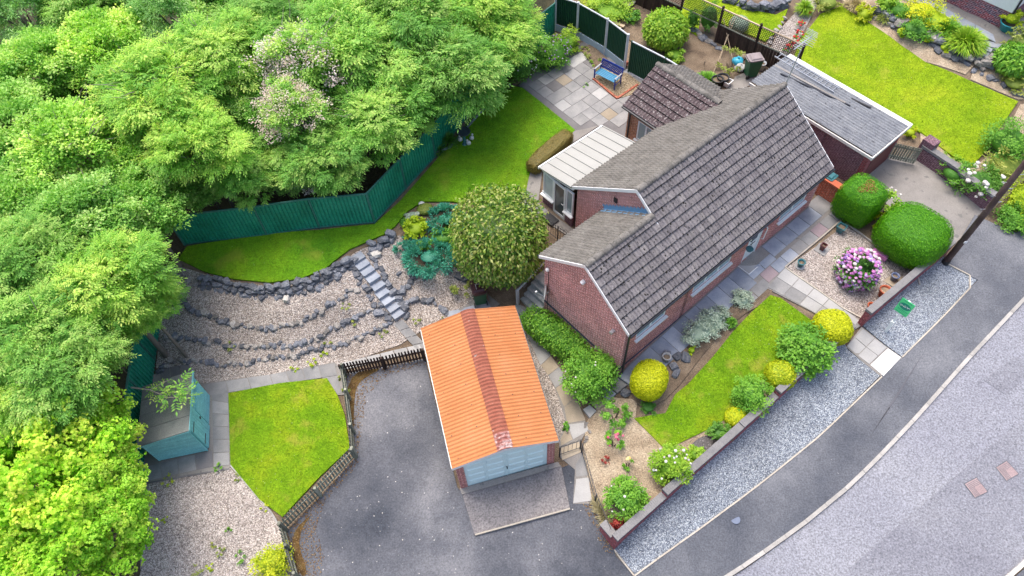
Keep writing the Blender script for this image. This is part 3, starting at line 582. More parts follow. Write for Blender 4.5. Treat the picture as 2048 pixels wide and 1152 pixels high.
def ridge(p0,p1,n,r_=.125,mat=ridge_m):
    p0,p1=Vector(p0),Vector(p1); L=(p1-p0).length/n; d=(p1-p0).normalized(); mb=MB(); v=[]; f=[]; s_=7
    for y,rr in ((0,r_),(.03,r_+.012),(L*.98,r_-.004)):
        for i in range(s_):
            t=math.pi*(i/(s_-1)); v.append((rr*math.cos(t),y,rr*math.sin(t)*.85-.035))
    for k in range(2): f+=[(k*s_+i,k*s_+i+1,(k+1)*s_+i+1,(k+1)*s_+i) for i in range(s_-1)]
    f+=[tuple(range(s_))]; mb.add(v,f); me=mb.mesh('ridge_tile',mat,True); a=math.atan2(-d.x,d.y)
    for k in range(n): link('ridge_tile',me,roof,tuple(p0+d*L*k+Vector((0,0,.03+rnd.uniform(-.006,.008)))),a+rnd.uniform(-.02,.02))
ridge((-.02,D1/2,ZE+D1/2*TP),(ST,D1/2,ZE+D1/2*TP),8); ridge((ST-.02,D2/2,ZE+D2/2*TP),(Lh+.02,D2/2,ZE+D2/2*TP),19); ridge((WR,WV+.02,WZ),(WR,4.72,WZ),9)
def barge(u,d,s=1,v0=0.,v1=None,th=.035):
    mb=MB(); h=.15
    for a,b in ((v0,d/2),(d/2,d)):
        z=lambda v:ZE+min(v,d-v)*TP+.035
        mb.vprism([(a,z(a)-h),(b,z(b)-h),(b,z(b)),(a,z(a))],'x',u-th*(s>0),u+th*(s<0))
    return mb
barge(-.002,D1).build('bargeboard',white_m,house); barge(Lh+.002,D2,-1).build('bargeboard',white_m,house); barge(ST-.004,D2,1,D1/2*.8).build('bargeboard',white_m,house)
mb=MB(); z1=lambda v:ZE+(D1-v)*TP+.05
mb.vprism([(D1+.02,z1(D1)),(D1/2+.1,z1(D1/2+.1)),(D1/2+.1,z1(D1/2+.1)+.16),(D1+.02,z1(D1)+.16)],'x',ST+.055,ST+.0785)
for k in range(14):
    v=D1/2+.15+k*.16; mb.box(ST+.05,ST+.0548,v,v+.11,z1(v)+.10,z1(v)+.21)
mb.add([(ST+.05,D1+.03,z1(D1)),(ST+.05,D1/2+.1,z1(D1/2+.1)),(ST-.14,D1/2+.1,z1(D1/2+.1)-.005),(ST-.14,D1+.03,z1(D1)-.005)],[(0,1,2,3)])
mb.build('lead_flashing',lead_m,house)
mb=MB(); mb.tube([(-.02,-.06,2.735),(Lh+.02,-.06,2.735)],.055,8); mb.build('gutter',pipe_m,house)
mb=MB(); mb.tube([(-.02,D1+.05,2.735),(ST,D1+.05,2.735)],.05,8); mb.build('gutter',pipe_m,house)
mb=MB(); mb.tube([(ST,D2+.05,2.735),(WU0,D2+.05,2.735)],.05,8); mb.build('gutter',pipe_m,house)
mb=MB(); mb.tube([(.2,-.06,2.7),(.2,.12,2.5),(.2,.12,Tz(*HX(.2,.1))+.02)],.04,8); mb.build('downpipe',pipe_m,house)
mb=MB(); mb.box(.0,Lh,.01,.035,2.64,2.76); mb.build('fascia',white_m,house)
# rear wing
mb=MB(); wall_open(mb,5.98,7.95,-.2,2.74,8.28,8.5,[(6.4,7.35,1.35,2.38)],flip=True); mb.build('wing_wall',br_brown,house)
mb=MB(); mb.vprism([(8.502,-.2),(11.75,-.2),(11.75,2.74),(WR,WZ-.12),(8.502,2.74)],'y',7.75,7.95); mb.build('wing_wall',br_brown,house)
mb=MB(); mb.box(11.55,11.752,5.97,7.749,-.2,2.74); mb.build('wing_wall',br_brown,house)
window(house,6.4,7.35,1.35,2.38,8.28,-1,'y',2)
mb=MB(); mb.tube([(WU0-.04,5.9,2.75),(WU0-.04,WV,2.75)],.05,8); mb.build('gutter',pipe_m,house)
mb=MB(); mb.tube([(8.2,7.78,2.7),(8.22,7.78,.5)],.04,8); mb.build('downpipe',pipe_m,house)
for v_,z_ in ((8.28,2.3),): pass
# bits on the gables
def at_g(px,py,u): q=onwall(px,py,u=u); return q[1],q[2]
v,z=at_g(1168,563,.08); mb=MB(); mb.tube([(.08,v,z),(-.03,v,z),(-.05,v,z-.01)],[.085,.085,.06],10); mb.build('flue_vent',white_m,house)
v,z=at_g(1232,400,ST+.08); mb=MB(); mb.box(ST+.03,ST+.08,v-.08,v+.08,z-.1,z+.1); mb.build('air_vent',black_m,house)
v,z=at_g(1228,661,.08); mb=MB(); mb.box(-.1,.08,v-.06,v+.06,z-.04,z+.06); mb.build('security_light',steel,house)
v,z=at_g(1098,537,.08); mb=MB(); mb.lathe([(.02,-.07),(.07,-.05),(.08,0),(.06,.05),(.01,.07)],10,(.0,v,z)); mb.build('wall_lamp',white_m,house)
mb=MB(); mb.tube([(.05,v,z),(.055,v,z-1.),(.05,v+.02,.0),(.05,v+.02,-.6)],.012,5); mb.build('cable',black_m,house)
v,z=at_g(1098,578,.08); sat=thing('satellite_dish','small grey satellite dish fixed to the left gable beside the steps','satellite dish',(*HX(.07,v),z-.15),HA)
mb=MB(); n=14; pts=[(0,0,0)]
cdir=Vector((-.70,.70,.12)).normalized(); s1=cdir.cross(Vector((0,0,1))).normalized(); s2=s1.cross(cdir); c0=Vector((-.2,.0,.16))
vv=[c0-cdir*.07]; ff=[]
for k,(rr,dp) in enumerate(((.15,-.05),(.30,0.))):
    for i in range(n): t=6.2832*i/n; vv.append(c0+s1*rr*math.cos(t)+s2*rr*1.08*math.sin(t)+cdir*dp)
ff=[(0,1+i,1+(i+1)%n) for i in range(n)]+[(1+i,1+n+i,1+n+(i+1)%n,1+(i+1)%n) for i in range(n)]
mb.add(vv,ff); mb.build('dish',dish_m,sat,smooth=True,fix=False)
mb=MB(); mb.tube([(0,0,0),(-.14,-.05,0),tuple(c0-cdir*.07)],.02); mb.build('bracket',steel,sat)
mb=MB(); mb.tube([tuple(c0-s2*.3),tuple(c0+cdir*.32-s2*.1)],.012); mb.box(-.04+(c0+cdir*.34).x,.04+(c0+cdir*.34).x,-.03+(c0+cdir*.34).y,.03+(c0+cdir*.34).y,(c0.z+cdir.z*.34)-.12,(c0.z+cdir.z*.34)-.04); mb.build('receiver_arm',steel,sat)
# front step
st_=thing('door_step','pale concrete step below the white front door','step',(*HX(7.38,-.1),.2),HA)
mb=MB(); mb.box(-.58,.58,-.24,.285,-.1,.18); mb.build('tread',sl_pale,st_); mb=MB(); mb.box(-.6,.6,-.27,-.242,.1,.185); mb.box(-.6,-.582,-.24,.285,.1,.185); mb.box(.582,.6,-.24,.285,.1,.185); mb.build('nosing',white_m,st_)
# hanging basket
hb=thing('hanging_basket','dark hanging basket beside the front door','basket',(*HX(6.72,-.02),1.75),HA)
mb=MB(); mb.lathe([(.04,-.14),(.11,-.09),(.15,0),(.14,.01)],12); mb.build('bowl',teal,hb); mb=MB(); mb.tube([(0,.21,.35),(0,.0,.4),(0,0,.3)],.012); mb.tube([(0,0,.3),(.14,0,0)],.005,4); mb.tube([(0,0,.3),(-.1,.1,0)],.005,4); mb.tube([(0,0,.3),(-.1,-.1,0)],.005,4); mb.build('bracket',rail_m,hb)
# ================================================================ conservatory
cons=thing('conservatory','white lean-to conservatory with cream ribbed roof on the back of the bungalow','conservatory',(*HX(0,0),0),HA)
CU0,CU1,CV0,CV1=3.2,6.82,6.2,8.0; zr=lambda v:2.78-(v-6.2)*.17
N=8
for k in range(N):
    a=CU0+(CU1-CU0)*k/N+.025; b=CU0+(CU1-CU0)*(k+1)/N-.025
    mb=MB(); mb.vprism([(CV0,zr(CV0)-.02),(CV1+.06,zr(CV1+.06)-.02),(CV1+.06,zr(CV1+.06)),(CV0,zr(CV0))],'x',a,b); mb.build('roof_panel',cream,cons)
for k in range(N+1):
    a=CU0+(CU1-CU0)*k/N; mb=MB(); mb.vprism([(CV0,zr(CV0)-.03),(CV1+.07,zr(CV1+.07)-.03),(CV1+.07,zr(CV1+.07)+.035),(CV0,zr(CV0)+.035)],'x',a-.024,a+.024); mb.build('glazing_bar',cream,cons)
mb=MB(); mb.box(CU0-.02,CU1+.02,CV1+.072,CV1+.13,zr(CV1)-.1,zr(CV1)+.01); mb.build('gutter',white_m,cons)
mb=MB(); mb.vprism([(6.17,2.52),(7.98,2.24),(7.98,zr(7.98)-.035),(6.17,zr(6.17)-.035)],'x',3.3,3.36); mb.build('eaves_beam',upvc,cons)
mb=MB(); mb.box(3.3,3.42,7.32,7.95,.1,.92); mb.build('dwarf_wall',br_purple,cons); mb=MB(); mb.box(3.3,3.42,6.16,6.58,.1,.92); mb.build('dwarf_wall',br_purple,cons); mb=MB(); mb.box(3.42,6.7,7.84,7.95,.1,.92); mb.build('dwarf_wall',br_purple,cons)
window(cons,7.32,7.95,.98,2.24,3.3,-1,'y',1,gl=curtain); window(cons,6.17,6.58,.98,2.3,3.3,-1,'y',1,gl=glass_l); window(cons,3.42,6.7,.98,2.22,7.95,1,'x',5,gl=glass_l)
mb=MB(); mb.box(3.3,3.36,6.6,6.68,.34,2.3); mb.box(3.3,3.36,7.22,7.3,.34,2.24); mb.box(3.3,3.36,6.68,7.22,2.15,2.24); mb.box(3.3,3.36,6.68,7.22,.34,.5); cdoor=mb.build('door',upvc,cons)
mb=MB(); mb.box(3.325,3.34,6.682,7.218,.502,2.148); mb.build('pane',glass,cdoor); mb=MB(); mb.tube([(3.3,6.66,1.3),(3.25,6.66,1.3),(3.25,6.76,1.3)],.014); mb.build('handle',white_m,cdoor)
mb=MB(); mb.box(3.15,3.3,6.55,7.35,.22,.33); mb.build('threshold',white_m,cons)
mb=MB(); mb.box(6.7,6.8,6.17,7.95,.1,2.3); mb.build('end_wall',upvc,cons)
# ================================================================ sectional garage
GA=R(12.36); gar=thing('prefab_garage','small garage with an orange corrugated roof and red ridge beside the tarmac drive','garage',(-2.289,8.21,-1.4),GA)
GW,GL,GE,GRr=3.659,5.629,2.238,.497
nw=41; per=GL/nw
def corr(x0,z0,x1,z1,y0,y1,mat,name,amp=.023,parent=gar,mid=None,per=per,n=None):
    mb=MB(); k=int(round((y1-y0)/per*8)); v=[]; f=[]
    pts=[(x0,z0)]+([mid] if mid and not isinstance(mid,list) else (mid or []))+[(x1,z1)]; m=len(pts)
    for i in range(k+1):
        y=y0+(y1-y0)*i/k; a=amp*math.cos(2*math.pi*(y/per))
        for (x,z) in pts: v.append((x,y,z+a))
    for i in range(k):
        for j in range(m-1): f.append((i*m+j,i*m+j+1,(i+1)*m+j+1,(i+1)*m+j))
    mb.add(v,f); return mb.build(name,mat,parent,smooth=True)
corr(0,GE,GW/2,GE+GRr,0,GL,orange_m,'roof_sheet'); corr(GW/2,GE+GRr,GW,GE,0,GL,orange_m,'roof_sheet')
tz=lambda x:GE+GRr*(1-abs(x-GW/2)/(GW/2))+.03
for k in range(6):
    y0=0.0 if k==0 else .62+(k-1)*(GL-.62)/5; y1=.62 if k==0 else .62+k*(GL-.62)/5
    c=GW/2; corr(c-.27,tz(c-.27),c+.27,tz(c+.27),y0,y1,cap_w if k==0 else cap_m,'ridge_cap',mid=[(c-.12,tz(c-.12)+.012),(c,tz(c)),(c+.12,tz(c+.12)+.012)])
mb=MB()
for k in range(7):
    for x in (.25,1.1,GW-.3,GW-1.1): mb.lathe([(.022,0),(.018,.012),(.004,.02)],6,(x+rnd.uniform(-.06,.06),per*round((.3+k*.82)/per),tz(x)-.012))
props(mb.build('roof_bolt',rail_m,gar),kind='stuff')
mb=MB(); mb.box(.1,.2,.12,GL-.1,-.15,GE-.02); mb.build('side_wall',conc_m,gar); mb=MB(); mb.box(GW-.2,GW-.1,.12,GL-.1,-.15,GE-.02); mb.build('side_wall',conc_m,gar)
mb=MB(); mb.vprism([(.2,-.1),(GW-.2,-.1),(GW-.2,GE-.03),(GW/2,GE+GRr-.05),(.2,GE-.03)],'y',GL-.2,GL-.1); mb.build('rear_wall',conc_m,gar)
for x in (.1,GW-.36): mb=MB(); mb.box(x,x+.26,.08,.36,-.18,GE-.12); mb.build('brick_pier',br_red,gar)
mb=MB()
for a,b in ((0,GW/2),(GW/2,GW)):
    za=GE+(GRr if a else 0); zb=GE+(GRr if not a else 0); mb.vprism([(a,za-.13),(b,zb-.13),(b,zb-.022),(a,za-.022)],'y',-.01,.02); pass
mb.build('bargeboard',white_m,gar); mb=MB(); mb.vprism([(0,GE-.13),(GW/2,GE+GRr-.13),(GW,GE-.13),(GW,GE-.022),(GW/2,GE+GRr-.022),(0,GE-.022)],'y',GL-.02,GL+.01); mb.build('bargeboard',white_m,gar)
for x in (-.03,GW-.01): mb=MB(); mb.box(x,x+.04,.03,GL-.03,GE-.16,GE-.025); mb.build('gutter',pipe_m if x>0 else white_old,gar)
mb=MB(); mb.vprism([(.365,GE-.2),(GW-.365,GE-.2),(GW-.365,GE-.06),(GW/2,GE+GRr-.14),(.365,GE-.06)],'y',.1,.14); mb.build('gable_infill',door_b,gar)
mb=MB(); mb.box(.365,GW-.365,.11,.16,-.02,GE-.205); gd=mb.build('garage_door',door_b,gar)
dw=(GW-.73-.16)/4
for c in range(4):
    for r_ in range(4):
        x=.365+.05+c*dw+(.06 if c>1 else 0); z=.1+r_*.49
        mb=MB(); mb.hexa([(x+.03,.109,z+.04),(x+dw-.06,.109,z+.04),(x+dw-.06,.109,z+.42),(x+.03,.109,z+.42),(x+.07,.085,z+.09),(x+dw-.1,.085,z+.09),(x+dw-.1,.085,z+.37),(x+.07,.085,z+.37)]); mb.build('door_panel',door_b,gd)
mb=MB(); mb.box(GW/2-.02,GW/2+.02,.092,.1095,0,GE-.21); mb.build('centre_rib',door_b,gd)
mb=MB(); mb.tube([(GW/2,.1,.92),(GW/2,.04,.92)],.022); mb.box(GW/2-.02,GW/2+.02,.025,.04,.84,.96); mb.build('handle',black_m,gd)
mb=MB(); mb.box(-.06,.09,.95,1.1,.3,.42); mb.build('vent_box',white_m,gar) if False else None
# apron
patch('garage_apron',[(925,990),(1122,932),(1140,1020),(950,1072)],apron_m,7,.2)
mb=MB(); ap=[G(*p) for p in ((951,1071),(1140,1019))]; 
a_,b_=Vector(ap[0]),Vector(ap[1]); mb.bar(a_+Vector((0,0,.07)),b_+Vector((0,0,.07)),.05,.09); props(mb.build('apron_edging',edge_m),kind='structure')
mb=MB(); q=[G(920,979),G(1116,926),G(1121,935),G(925,991)]; mb.prism([tuple(p[:2]) for p in q][::-1],[p[2]-.1 for p in q][::-1],[p[2]+.125 for p in q][::-1]); props(mb.build('garage_sill',conc_m),kind='structure')
# ================================================================ shed
SZ=-1.47; shed=thing('garden_shed','turquoise timber shed with a sloping grey felt roof under the overhanging branch','shed',(-13.42,10.01,SZ),R(9.5))
SW,SL=1.78,2.28; HL0,HR0=1.55,1.93
mb=MB(); mb.vprism([(.02,0),(SW-.02,0),(SW-.02,HR0-.02),(.02,HL0-.02)],'y',.02,SL-.02); mb.build('wall',shed_m,shed)
nb=14
for k in range(nb):
    z0=k*.125; z1=min(z0+.12,HR0-.03); zl=lambda x:HL0+(HR0-HL0)*x/SW-.02
    if z1<=HL0-.02: poly=[(.0,z0),(SW,z0),(SW,z1),(.0,z1)]
    else:
        x0=max(.02,(z0+.02-HL0)/(HR0-HL0)*SW); x1=min(SW,max(x0,(z1+.02-HL0)/(HR0-HL0)*SW)); poly=[(x0,z0),(SW,z0),(SW,z1),(x1,z1)]
    mb=MB(); mb.vprism(poly,'y',.0,.019); mb.build('board',shed_m,shed)
for k in range(15):
    z0=k*.125; z1=min(z0+.12,HR0-.03); mb=MB(); mb.box(SW-.019,SW+.002,1.08,SL,z0,z1) if z0<1.15 or z0>1.7 else mb.box(SW-.019,SW+.002,2.2,SL,z0,z1); mb.build('board',shed_m,shed)
mb=MB(); mb.box(SW,SW+.035,.08,.98,.05,1.75); sdoor=mb.build('door',shed_m,shed)
for k in range(7): mb=MB(); mb.box(SW+.0355,SW+.05,.09+k*.127,.09+k*.127+.12,.06,1.74); mb.build('door_board',shed_m,sdoor)
for z in (.4,1.45): mb=MB(); mb.box(SW+.051,SW+.06,.08,.5,z,z+.05); mb.build('hinge',rail_m,sdoor)
mb=MB(); mb.box(SW+.051,SW+.075,.85,.93,.95,1.03); mb.build('latch',rail_m,sdoor)
window(shed,1.1,2.18,1.28,1.72,SW,1,'y',3,sill=False,gl=glass_l,frame=shed_m)
for k in range(4):
    a=-.08+(SL+.16)*k/4; b=-.08+(SL+.16)*(k+1)/4-.012; mb=MB(); x0,x1=-.1,SW+.1; z=lambda x:HL0+(HR0-HL0)*x/SW
    mb.vprism([(x0,z(x0)-.02),(x1,z(x1)-.02),(x1,z(x1)+.02+.004*(k%2)),(x0,z(x0)+.02+.004*(k%2))],'y',a,b); mb.build('roof_felt',felt_m,shed)
mb=MB(); z=lambda x:HL0+(HR0-HL0)*x/SW; mb.vprism([(-.1,z(-.1)-.1),(SW+.1,z(SW+.1)-.1),(SW+.1,z(SW+.1)-.021),(-.1,z(-.1)-.021)],'y',-.1,-.075); mb.box(SW+.09,SW+.115,-.07,SL+.08,z(SW)-.09,z(SW)+.035); mb.build('fascia',shed_m,shed)
for x in (0,SW-.04): mb=MB(); mb.box(x,x+.045,-.022,-.001,0,z(x)-.1); mb.build('corner_trim',shed_m,shed)
# ================================================================ neighbour's garage
ng=thing('neighbour_garage','long brick garage with a nearly flat grey corrugated roof edged in white','garage',(*HX(0,0),0),HA)
NU0,NU1,NV0,NV1,NZ=13.5,16.45,-.62,5.6,2.4
for k in range(4):   # four sheets, corrugations running down the length
    a=NU0+.06+k*(NU1-NU0-.36)/4; b=a+(NU1-NU0-.36)/4-.002; mb=MB(); n=4*8; v=[]; f=[]
    for i in range(n+1):
        x=a+(b-a)*i/n; w_=.045*math.cos(2*math.pi*i/8)
        for y,zz in ((NV0+.06,0),((NV0+NV1)/2,.06),(NV1,.12)): v.append((x,y,NZ+zz+w_+.045))
    for i in range(n): f+=[(i*3+j,(i+1)*3+j,(i+1)*3+j+1,i*3+j+1) for j in range(2)]
    mb.add(v,f); mb.build('roof_sheet',sheet_m,ng,smooth=True)
mb=MB(); mb.vprism([(NV0,NZ-.12),(NV1,NZ),(NV1,NZ+.17),(NV0,NZ+.05)],'x',NU1-.26,NU1); mb.build('fascia',white_old,ng)
mb=MB(); mb.box(NU0,NU1-.262,NV0,NV0+.05,NZ-.12,NZ+.03); mb.build('fascia',white_old,ng)
mb=MB(); mb.vprism([(NV0+.052,NZ-.1),(NV1,NZ+.02),(NV1,NZ+.14),(NV0+.052,NZ+.03)],'x',NU0,NU0+.055); mb.build('gutter',white_old,ng)
mb=MB(); mb.box(13.7,13.92,-.25,5.4,-.1,NZ-.13); mb.build('side_wall',br_purple,ng); mb=MB(); mb.box(13.7,16.25,-.47,-.252,-.1,NZ-.13); mb.build('front_wall',br_wall,ng)
mb=MB(); mb.box(16.03,16.25,-.25,5.4,-.1,NZ-.1); mb.build('side_wall',br_purple,ng); mb=MB(); mb.box(13.922,16.028,5.18,5.4,.2,NZ-.1); mb.build('rear_wall',br_purple,ng)
mb=MB(); mb.box(14.1,16.0,-.482,-.471,.35,2.15); mb.build('garage_door',plain('dark_red_door',(.13,.03,.03),.6),ng)
for v_ in (1.6,2.9,4.2): mb=MB(); mb.box(13.64,13.699,v_,v_+.3,-.1,NZ-.14); mb.build('brick_pier',br_purple,ng)
# ladder and lengths of timber left on that roof
def on_roof(px,py): 
    z=NZ+.1; p=PZ(px,py,z); q=p[:2]-HO; v=float(q@hV); return np.array([p[0],p[1],NZ+.02+.12*(v-NV0)/(NV1-NV0)+.05])
p0,p1=on_roof(1553,114),on_roof(1672,183); d=Vector(p1-p0); lad=thing('ladder','aluminium ladder lying along the white edge of the flat garage roof','ladder',tuple(p0),math.atan2(d.y,d.x)); Ld=d.length
sl_=d.z/Ld
for y in (-.19,.19): mb=MB(); mb.bar((0,y,.03),(Ld,y,.03+sl_*Ld),.035,.06); mb.build('rail',steel,lad)
for k in range(14): x=(k+.5)*Ld/14; mb=MB(); mb.tube([(x,-.18,.03+sl_*x),(x,.18,.03+sl_*x)],.016); mb.build('rung',steel,lad)
for (a,b,w_,lab,mt) in (((1548,134),(1690,207),.1,'long grey plank lying beside the ladder on the flat garage roof',conc_m),((1560,150),(1700,212),.06,'thin dark pole lying below the long plank on the flat garage roof',pipe_m),((1702,198),(1742,216),.08,'short dark pipe at the front end of the ladder on the flat roof',black_m)):
    a,b=on_roof(*a),on_roof(*b); mb=MB(); mb.bar(tuple(a),tuple(b),w_,.05); single('plank' if w_>.09 else 'pole' if w_<.07 else 'pipe',mb,mt,lab,'plank' if w_>.09 else 'pole' if w_<.07 else 'pipe')
# ================================================================ neighbour's house corner
cu=onwall(2003,57,v=0); c_=G(2003,57); q=c_[:2]-HO; nu,nv=float(q@hU),float(q@hV)
nh=thing('neighbour_house','corner of a white rendered house on a patterned red brick base','house',(*HX(nu,nv),float(c_[2])),HA)
mb=MB(); mb.box(0,7,0,9,-1.,.85); mb.build('brick_base',br_far,nh); mb=MB(); mb.box(-.03,7,-.03,9,.852,3.2); mb.build('rendered_wall',render_w,nh)
mb=MB(); mb.vprism([(-.4,3.2),(7.4,3.2),(3.5,5.6)],'y',-.3,9.2); mb.build('roof',tile_w,nh)
mb=MB(); mb.tube([(-.02,-.1,0),(-.02,-.1,3.1)],.045,8); mb.build('downpipe',pipe_m,nh)
# ================================================================ paving
def slab(parent,c4,off,mat,th=.05,name='paving_slab',shrink=.012,jit=.004,mb=None):
    c=np.mean(c4,0); q=[]
    for p in c4:
        d=np.array(c)-np.array(p); L=np.linalg.norm(d); q.append(tuple(np.array(p)+d/L*min(shrink*1.41,L*.3)))
    ar=sum(q[i][0]*q[(i+1)%4][1]-q[(i+1)%4][0]*q[i][1] for i in range(4))
    if ar<0: q=q[::-1]
    z=T(np.array([p[0] for p in q]),np.array([p[1] for p in q]))+off+rnd.uniform(-jit,jit)
    m_=MB() if mb is None else mb; m_.hexa([(p[0],p[1],zz-th) for p,zz in zip(q,z)]+[(p[0],p[1],zz) for p,zz in zip(q,z)])
    return m_.build(name,mat,parent,world=parent is not None and parent.type=='EMPTY')
def pick(ms): return rnd.choices([m for m,_ in ms],[w for _,w in ms])[0]
def strip(parent,left,right,ns,off,mats,cols=1,th=.05):
    """slabs between two edge polylines of photo points, ns slabs per segment"""
    Lw=[G(*p)[:2] for p in left]; Rw=[G(*p)[:2] for p in right]
    for i in range(len(Lw)-1):
        n=ns if isinstance(ns,int) else ns[i]
        for k in range(n):
            for c in range(cols):
                g=lambda s,t:(Lw[i]*(1-s)+Lw[i+1]*s)*(1-t)+(Rw[i]*(1-s)+Rw[i+1]*s)*t
                slab(parent,[g(k/n,c/cols),g((k+1)/n,c/cols),g((k+1)/n,(c+1)/cols),g(k/n,(c+1)/cols)],off,pick(mats[c] if isinstance(mats,tuple) else mats),th)
def field(parent,poly,u0,v0,du,dv,off,mats,ang=HA,merge=.25,tol=.12,holes=()):
    ca,sa=math.cos(ang),math.sin(ang); W2=lambda u,v:(u0+u*ca-v*sa,v0+u*sa+v*ca)
    xs=[p[0] for p in poly]; ys=[p[1] for p in poly]; used=set(); N=40
    cells=[(i,j) for j in range(-N,N) for i in range(-N,N)]
    P=np.array([W2((i+.5)*du,(j+.5)*dv) for i,j in cells]); ok=inside(P,poly)
    def corners(i,j,ni,nj): return [W2(i*du,j*dv),W2((i+ni)*du,j*dv),W2((i+ni)*du,(j+nj)*dv),W2(i*du,(j+nj)*dv)]
    good={c for c,o in zip(cells,ok) if o}
    def fits(c4):
        m=np.mean(c4,0); q=[tuple(np.array(p)+(m-np.array(p))*tol*2.5) for p in c4]; return inside(np.array(q),poly).all()
    for c in cells:
        if c in used or c not in good: continue
        i,j=c; ni=nj=1
        if rnd.random()<merge:
            if (i+1,j) in good and (i+1,j) not in used: ni=2
        if not fits(corners(i,j,ni,nj)):
            if not fits(corners(i,j,1,1)): continue
            ni=1
        for a in range(ni): used.add((i+a,j))
        slab(parent,corners(i,j,ni,nj),off,pick(mats))
B_,G_,D_,P_,T_,W_,X_=sl_blue,sl_grey,sl_dark,sl_pink,sl_tan,sl_pale,sl_white
fp=patch('front_path',[(1236,752),(1300,688),(1400,598),(1500,508),(1616,410),(1642,385),(1672,383),(1702,424),(1640,478),(1570,537),(1548,577),(1502,594),(1420,665),(1345,726),(1300,765),(1262,775)],conc_m,3.2,.06)
def hrow(parent,u0,u1,v0,v1,n,off,mats):
    for k in range(n):
        a=u0+(u1-u0)*k/n; b=u0+(u1-u0)*(k+1)/n; slab(parent,[HX(a,v0),HX(b,v0),HX(b,v1),HX(a,v1)],off,pick(mats))
hrow(fp,.45,6.75,-.82,.15,10,.062,[(B_,1)]); hrow(fp,6.75,8.2,-.62,-.28,2,.062,[(B_,1)]); hrow(fp,8.2,11.4,-.5,.15,4,.062,[(B_,3),(G_,1)]); hrow(fp,11.4,12.3,-.5,.3,1,.062,[(G_,1)])
hrow(fp,7.1,12.3,-1.1,-.63,8,.058,[(B_,2),(G_,2),(P_,2)]); hrow(fp,5.5,7.1,-1.25,-.83,2,.06,[(P_,1),(G_,1)])
sp=thing('stepping_slabs','short flight of slabs stepping down from the front path towards the garage path','steps',tuple(G(1210,790)))
for i,(q,m_) in enumerate(zip([[(1236,757),(1255,738),(1276,752),(1257,772)],[(1214,771),(1230,754),(1255,772),(1234,789)],[(1197,789),(1211,772),(1233,790),(1215,806)],[(1181,808),(1197,795),(1214,810),(1194,824)],[(1165,821),(1179,812),(1193,824),(1179,839)]],(B_,G_,B_,T_,W_))):
    slab(sp,[G(*p)[:2] for p in q],.12,m_,.2,jit=.02)
wp=patch('gate_path',[(1570,533),(1716,640),(1722,652),(1696,668),(1532,577)],conc_m,3.5,.06)
strip(wp,[(1570,536),(1718,643)],[(1534,576),(1694,668)],5,.064,([(W_,1)],[(G_,1),(W_,.4)]),2)
gs=patch('gate_crossing',[(1722,655),(1803,717),(1764,757),(1691,695)],conc_m,5,.06)
strip(gs,[(1724,659),(1773,697)],[(1692,694),(1737,731)],2,.085,[(W_,1)],2); slab(gs,[G(*p)[:2] for p in ((1774,698),(1801,717),(1765,755),(1738,732))],.088,X_)
gp=patch('side_path',[(1040,610),(1062,622),(1072,655),(1102,712),(1136,760),(1152,795),(1176,858),(1160,885),(1166,905),(1182,960),(1178,1008),(1146,1008),(1150,940),(1120,915),(1118,880),(1132,848),(1110,777),(1066,700)],conc_m,3,.06)
strip(gp,[(1040,628),(1052,663),(1066,699),(1081,732),(1096,752),(1111,777),(1128,815),(1134,848)],[(1058,622),(1073,656),(1088,690),(1102,712),(1118,735),(1137,760),(1152,796),(1172,842)],1,.05,[(T_,3),(W_,.6),(G_,.6)])
for q,m_ in zip([[(1134,850),(1172,845),(1178,862),(1146,880)],[(1120,880),(1134,852),(1146,880),(1122,893)],[(1121,897),(1158,884),(1164,905),(1124,922)],[(1150,930),(1165,908),(1176,952),(1152,955)],[(1152,958),(1177,955),(1184,1003),(1146,1008)]],(W_,T_,T_,G_,W_)): slab(gp,[G(*p)[:2] for p in q],.05,m_)
pa=patch('patio',[(1037,172),(1100,125),(1168,84),(1185,95),(1240,135),(1300,165),(1290,230),(1262,245),(1258,290),(1200,252),(1150,264)],D_,4,.06,key='patio')
pm=[(G_,7),(W_,1.2),(D_,1.1),(T_,.4)]
field(pa,POLY['patio'],*HX(8.2,8.2),.62,.62,.068,pm,merge=.35)
cp_=patch('back_path',[(1150,262),(1202,250),(1142,290),(1086,335),(1076,410),(1150,462),(1145,480),(1085,440),(1040,402),(1062,345),(1105,308)],conc_m,4,.06,key='bp')
field(cp_,POLY['bp'],*HX(2.5,6.2),.6,.6,.068,[(G_,3),(B_,2)],merge=.2,tol=.2)
sh_=patch('shed_base',[(283,960),(280,770),(330,735),(400,765),(420,772),(458,784),(462,932),(458,938),(292,968)],conc_m,3,.06)
strip(sh_,[(424,777),(428,935)],[(458,783),(460,931)],6,.052,[(G_,1)]); strip(sh_,[(287,935),(426,902)],[(292,964),(428,934)],4,.052,[(G_,2),(D_,1)]); strip(sh_,[(320,738),(380,728)],[(322,760),(385,748)],3,.052,[(D_,1)])
lp=patch('picket_path',[(405,768),(540,750),(670,725),(680,735),(690,790),(650,793),(645,755),(560,770),(458,786),(415,795)],conc_m,3,.06)
strip(lp,[(408,770),(540,750),(670,727)],[(414,794),(548,772),(676,752)],[3,4],.052,[(G_,1)]); slab(lp,[G(*p)[:2] for p in ((646,756),(676,752),(684,788),(652,793))],.052,G_)
strip(lp,[(676,728),(760,708),(840,690)],[(682,742),(765,722),(846,702)],[3,3],.05,[(W_,1)])
bp2=patch('bin_path',[(893,632),(950,600),(975,590),(1000,610),(960,640),(900,650)],conc_m,6.5,.06)
strip(bp2,[(893,625),(975,600)],[(905,660),(990,632)],3,.1,[(B_,1)])
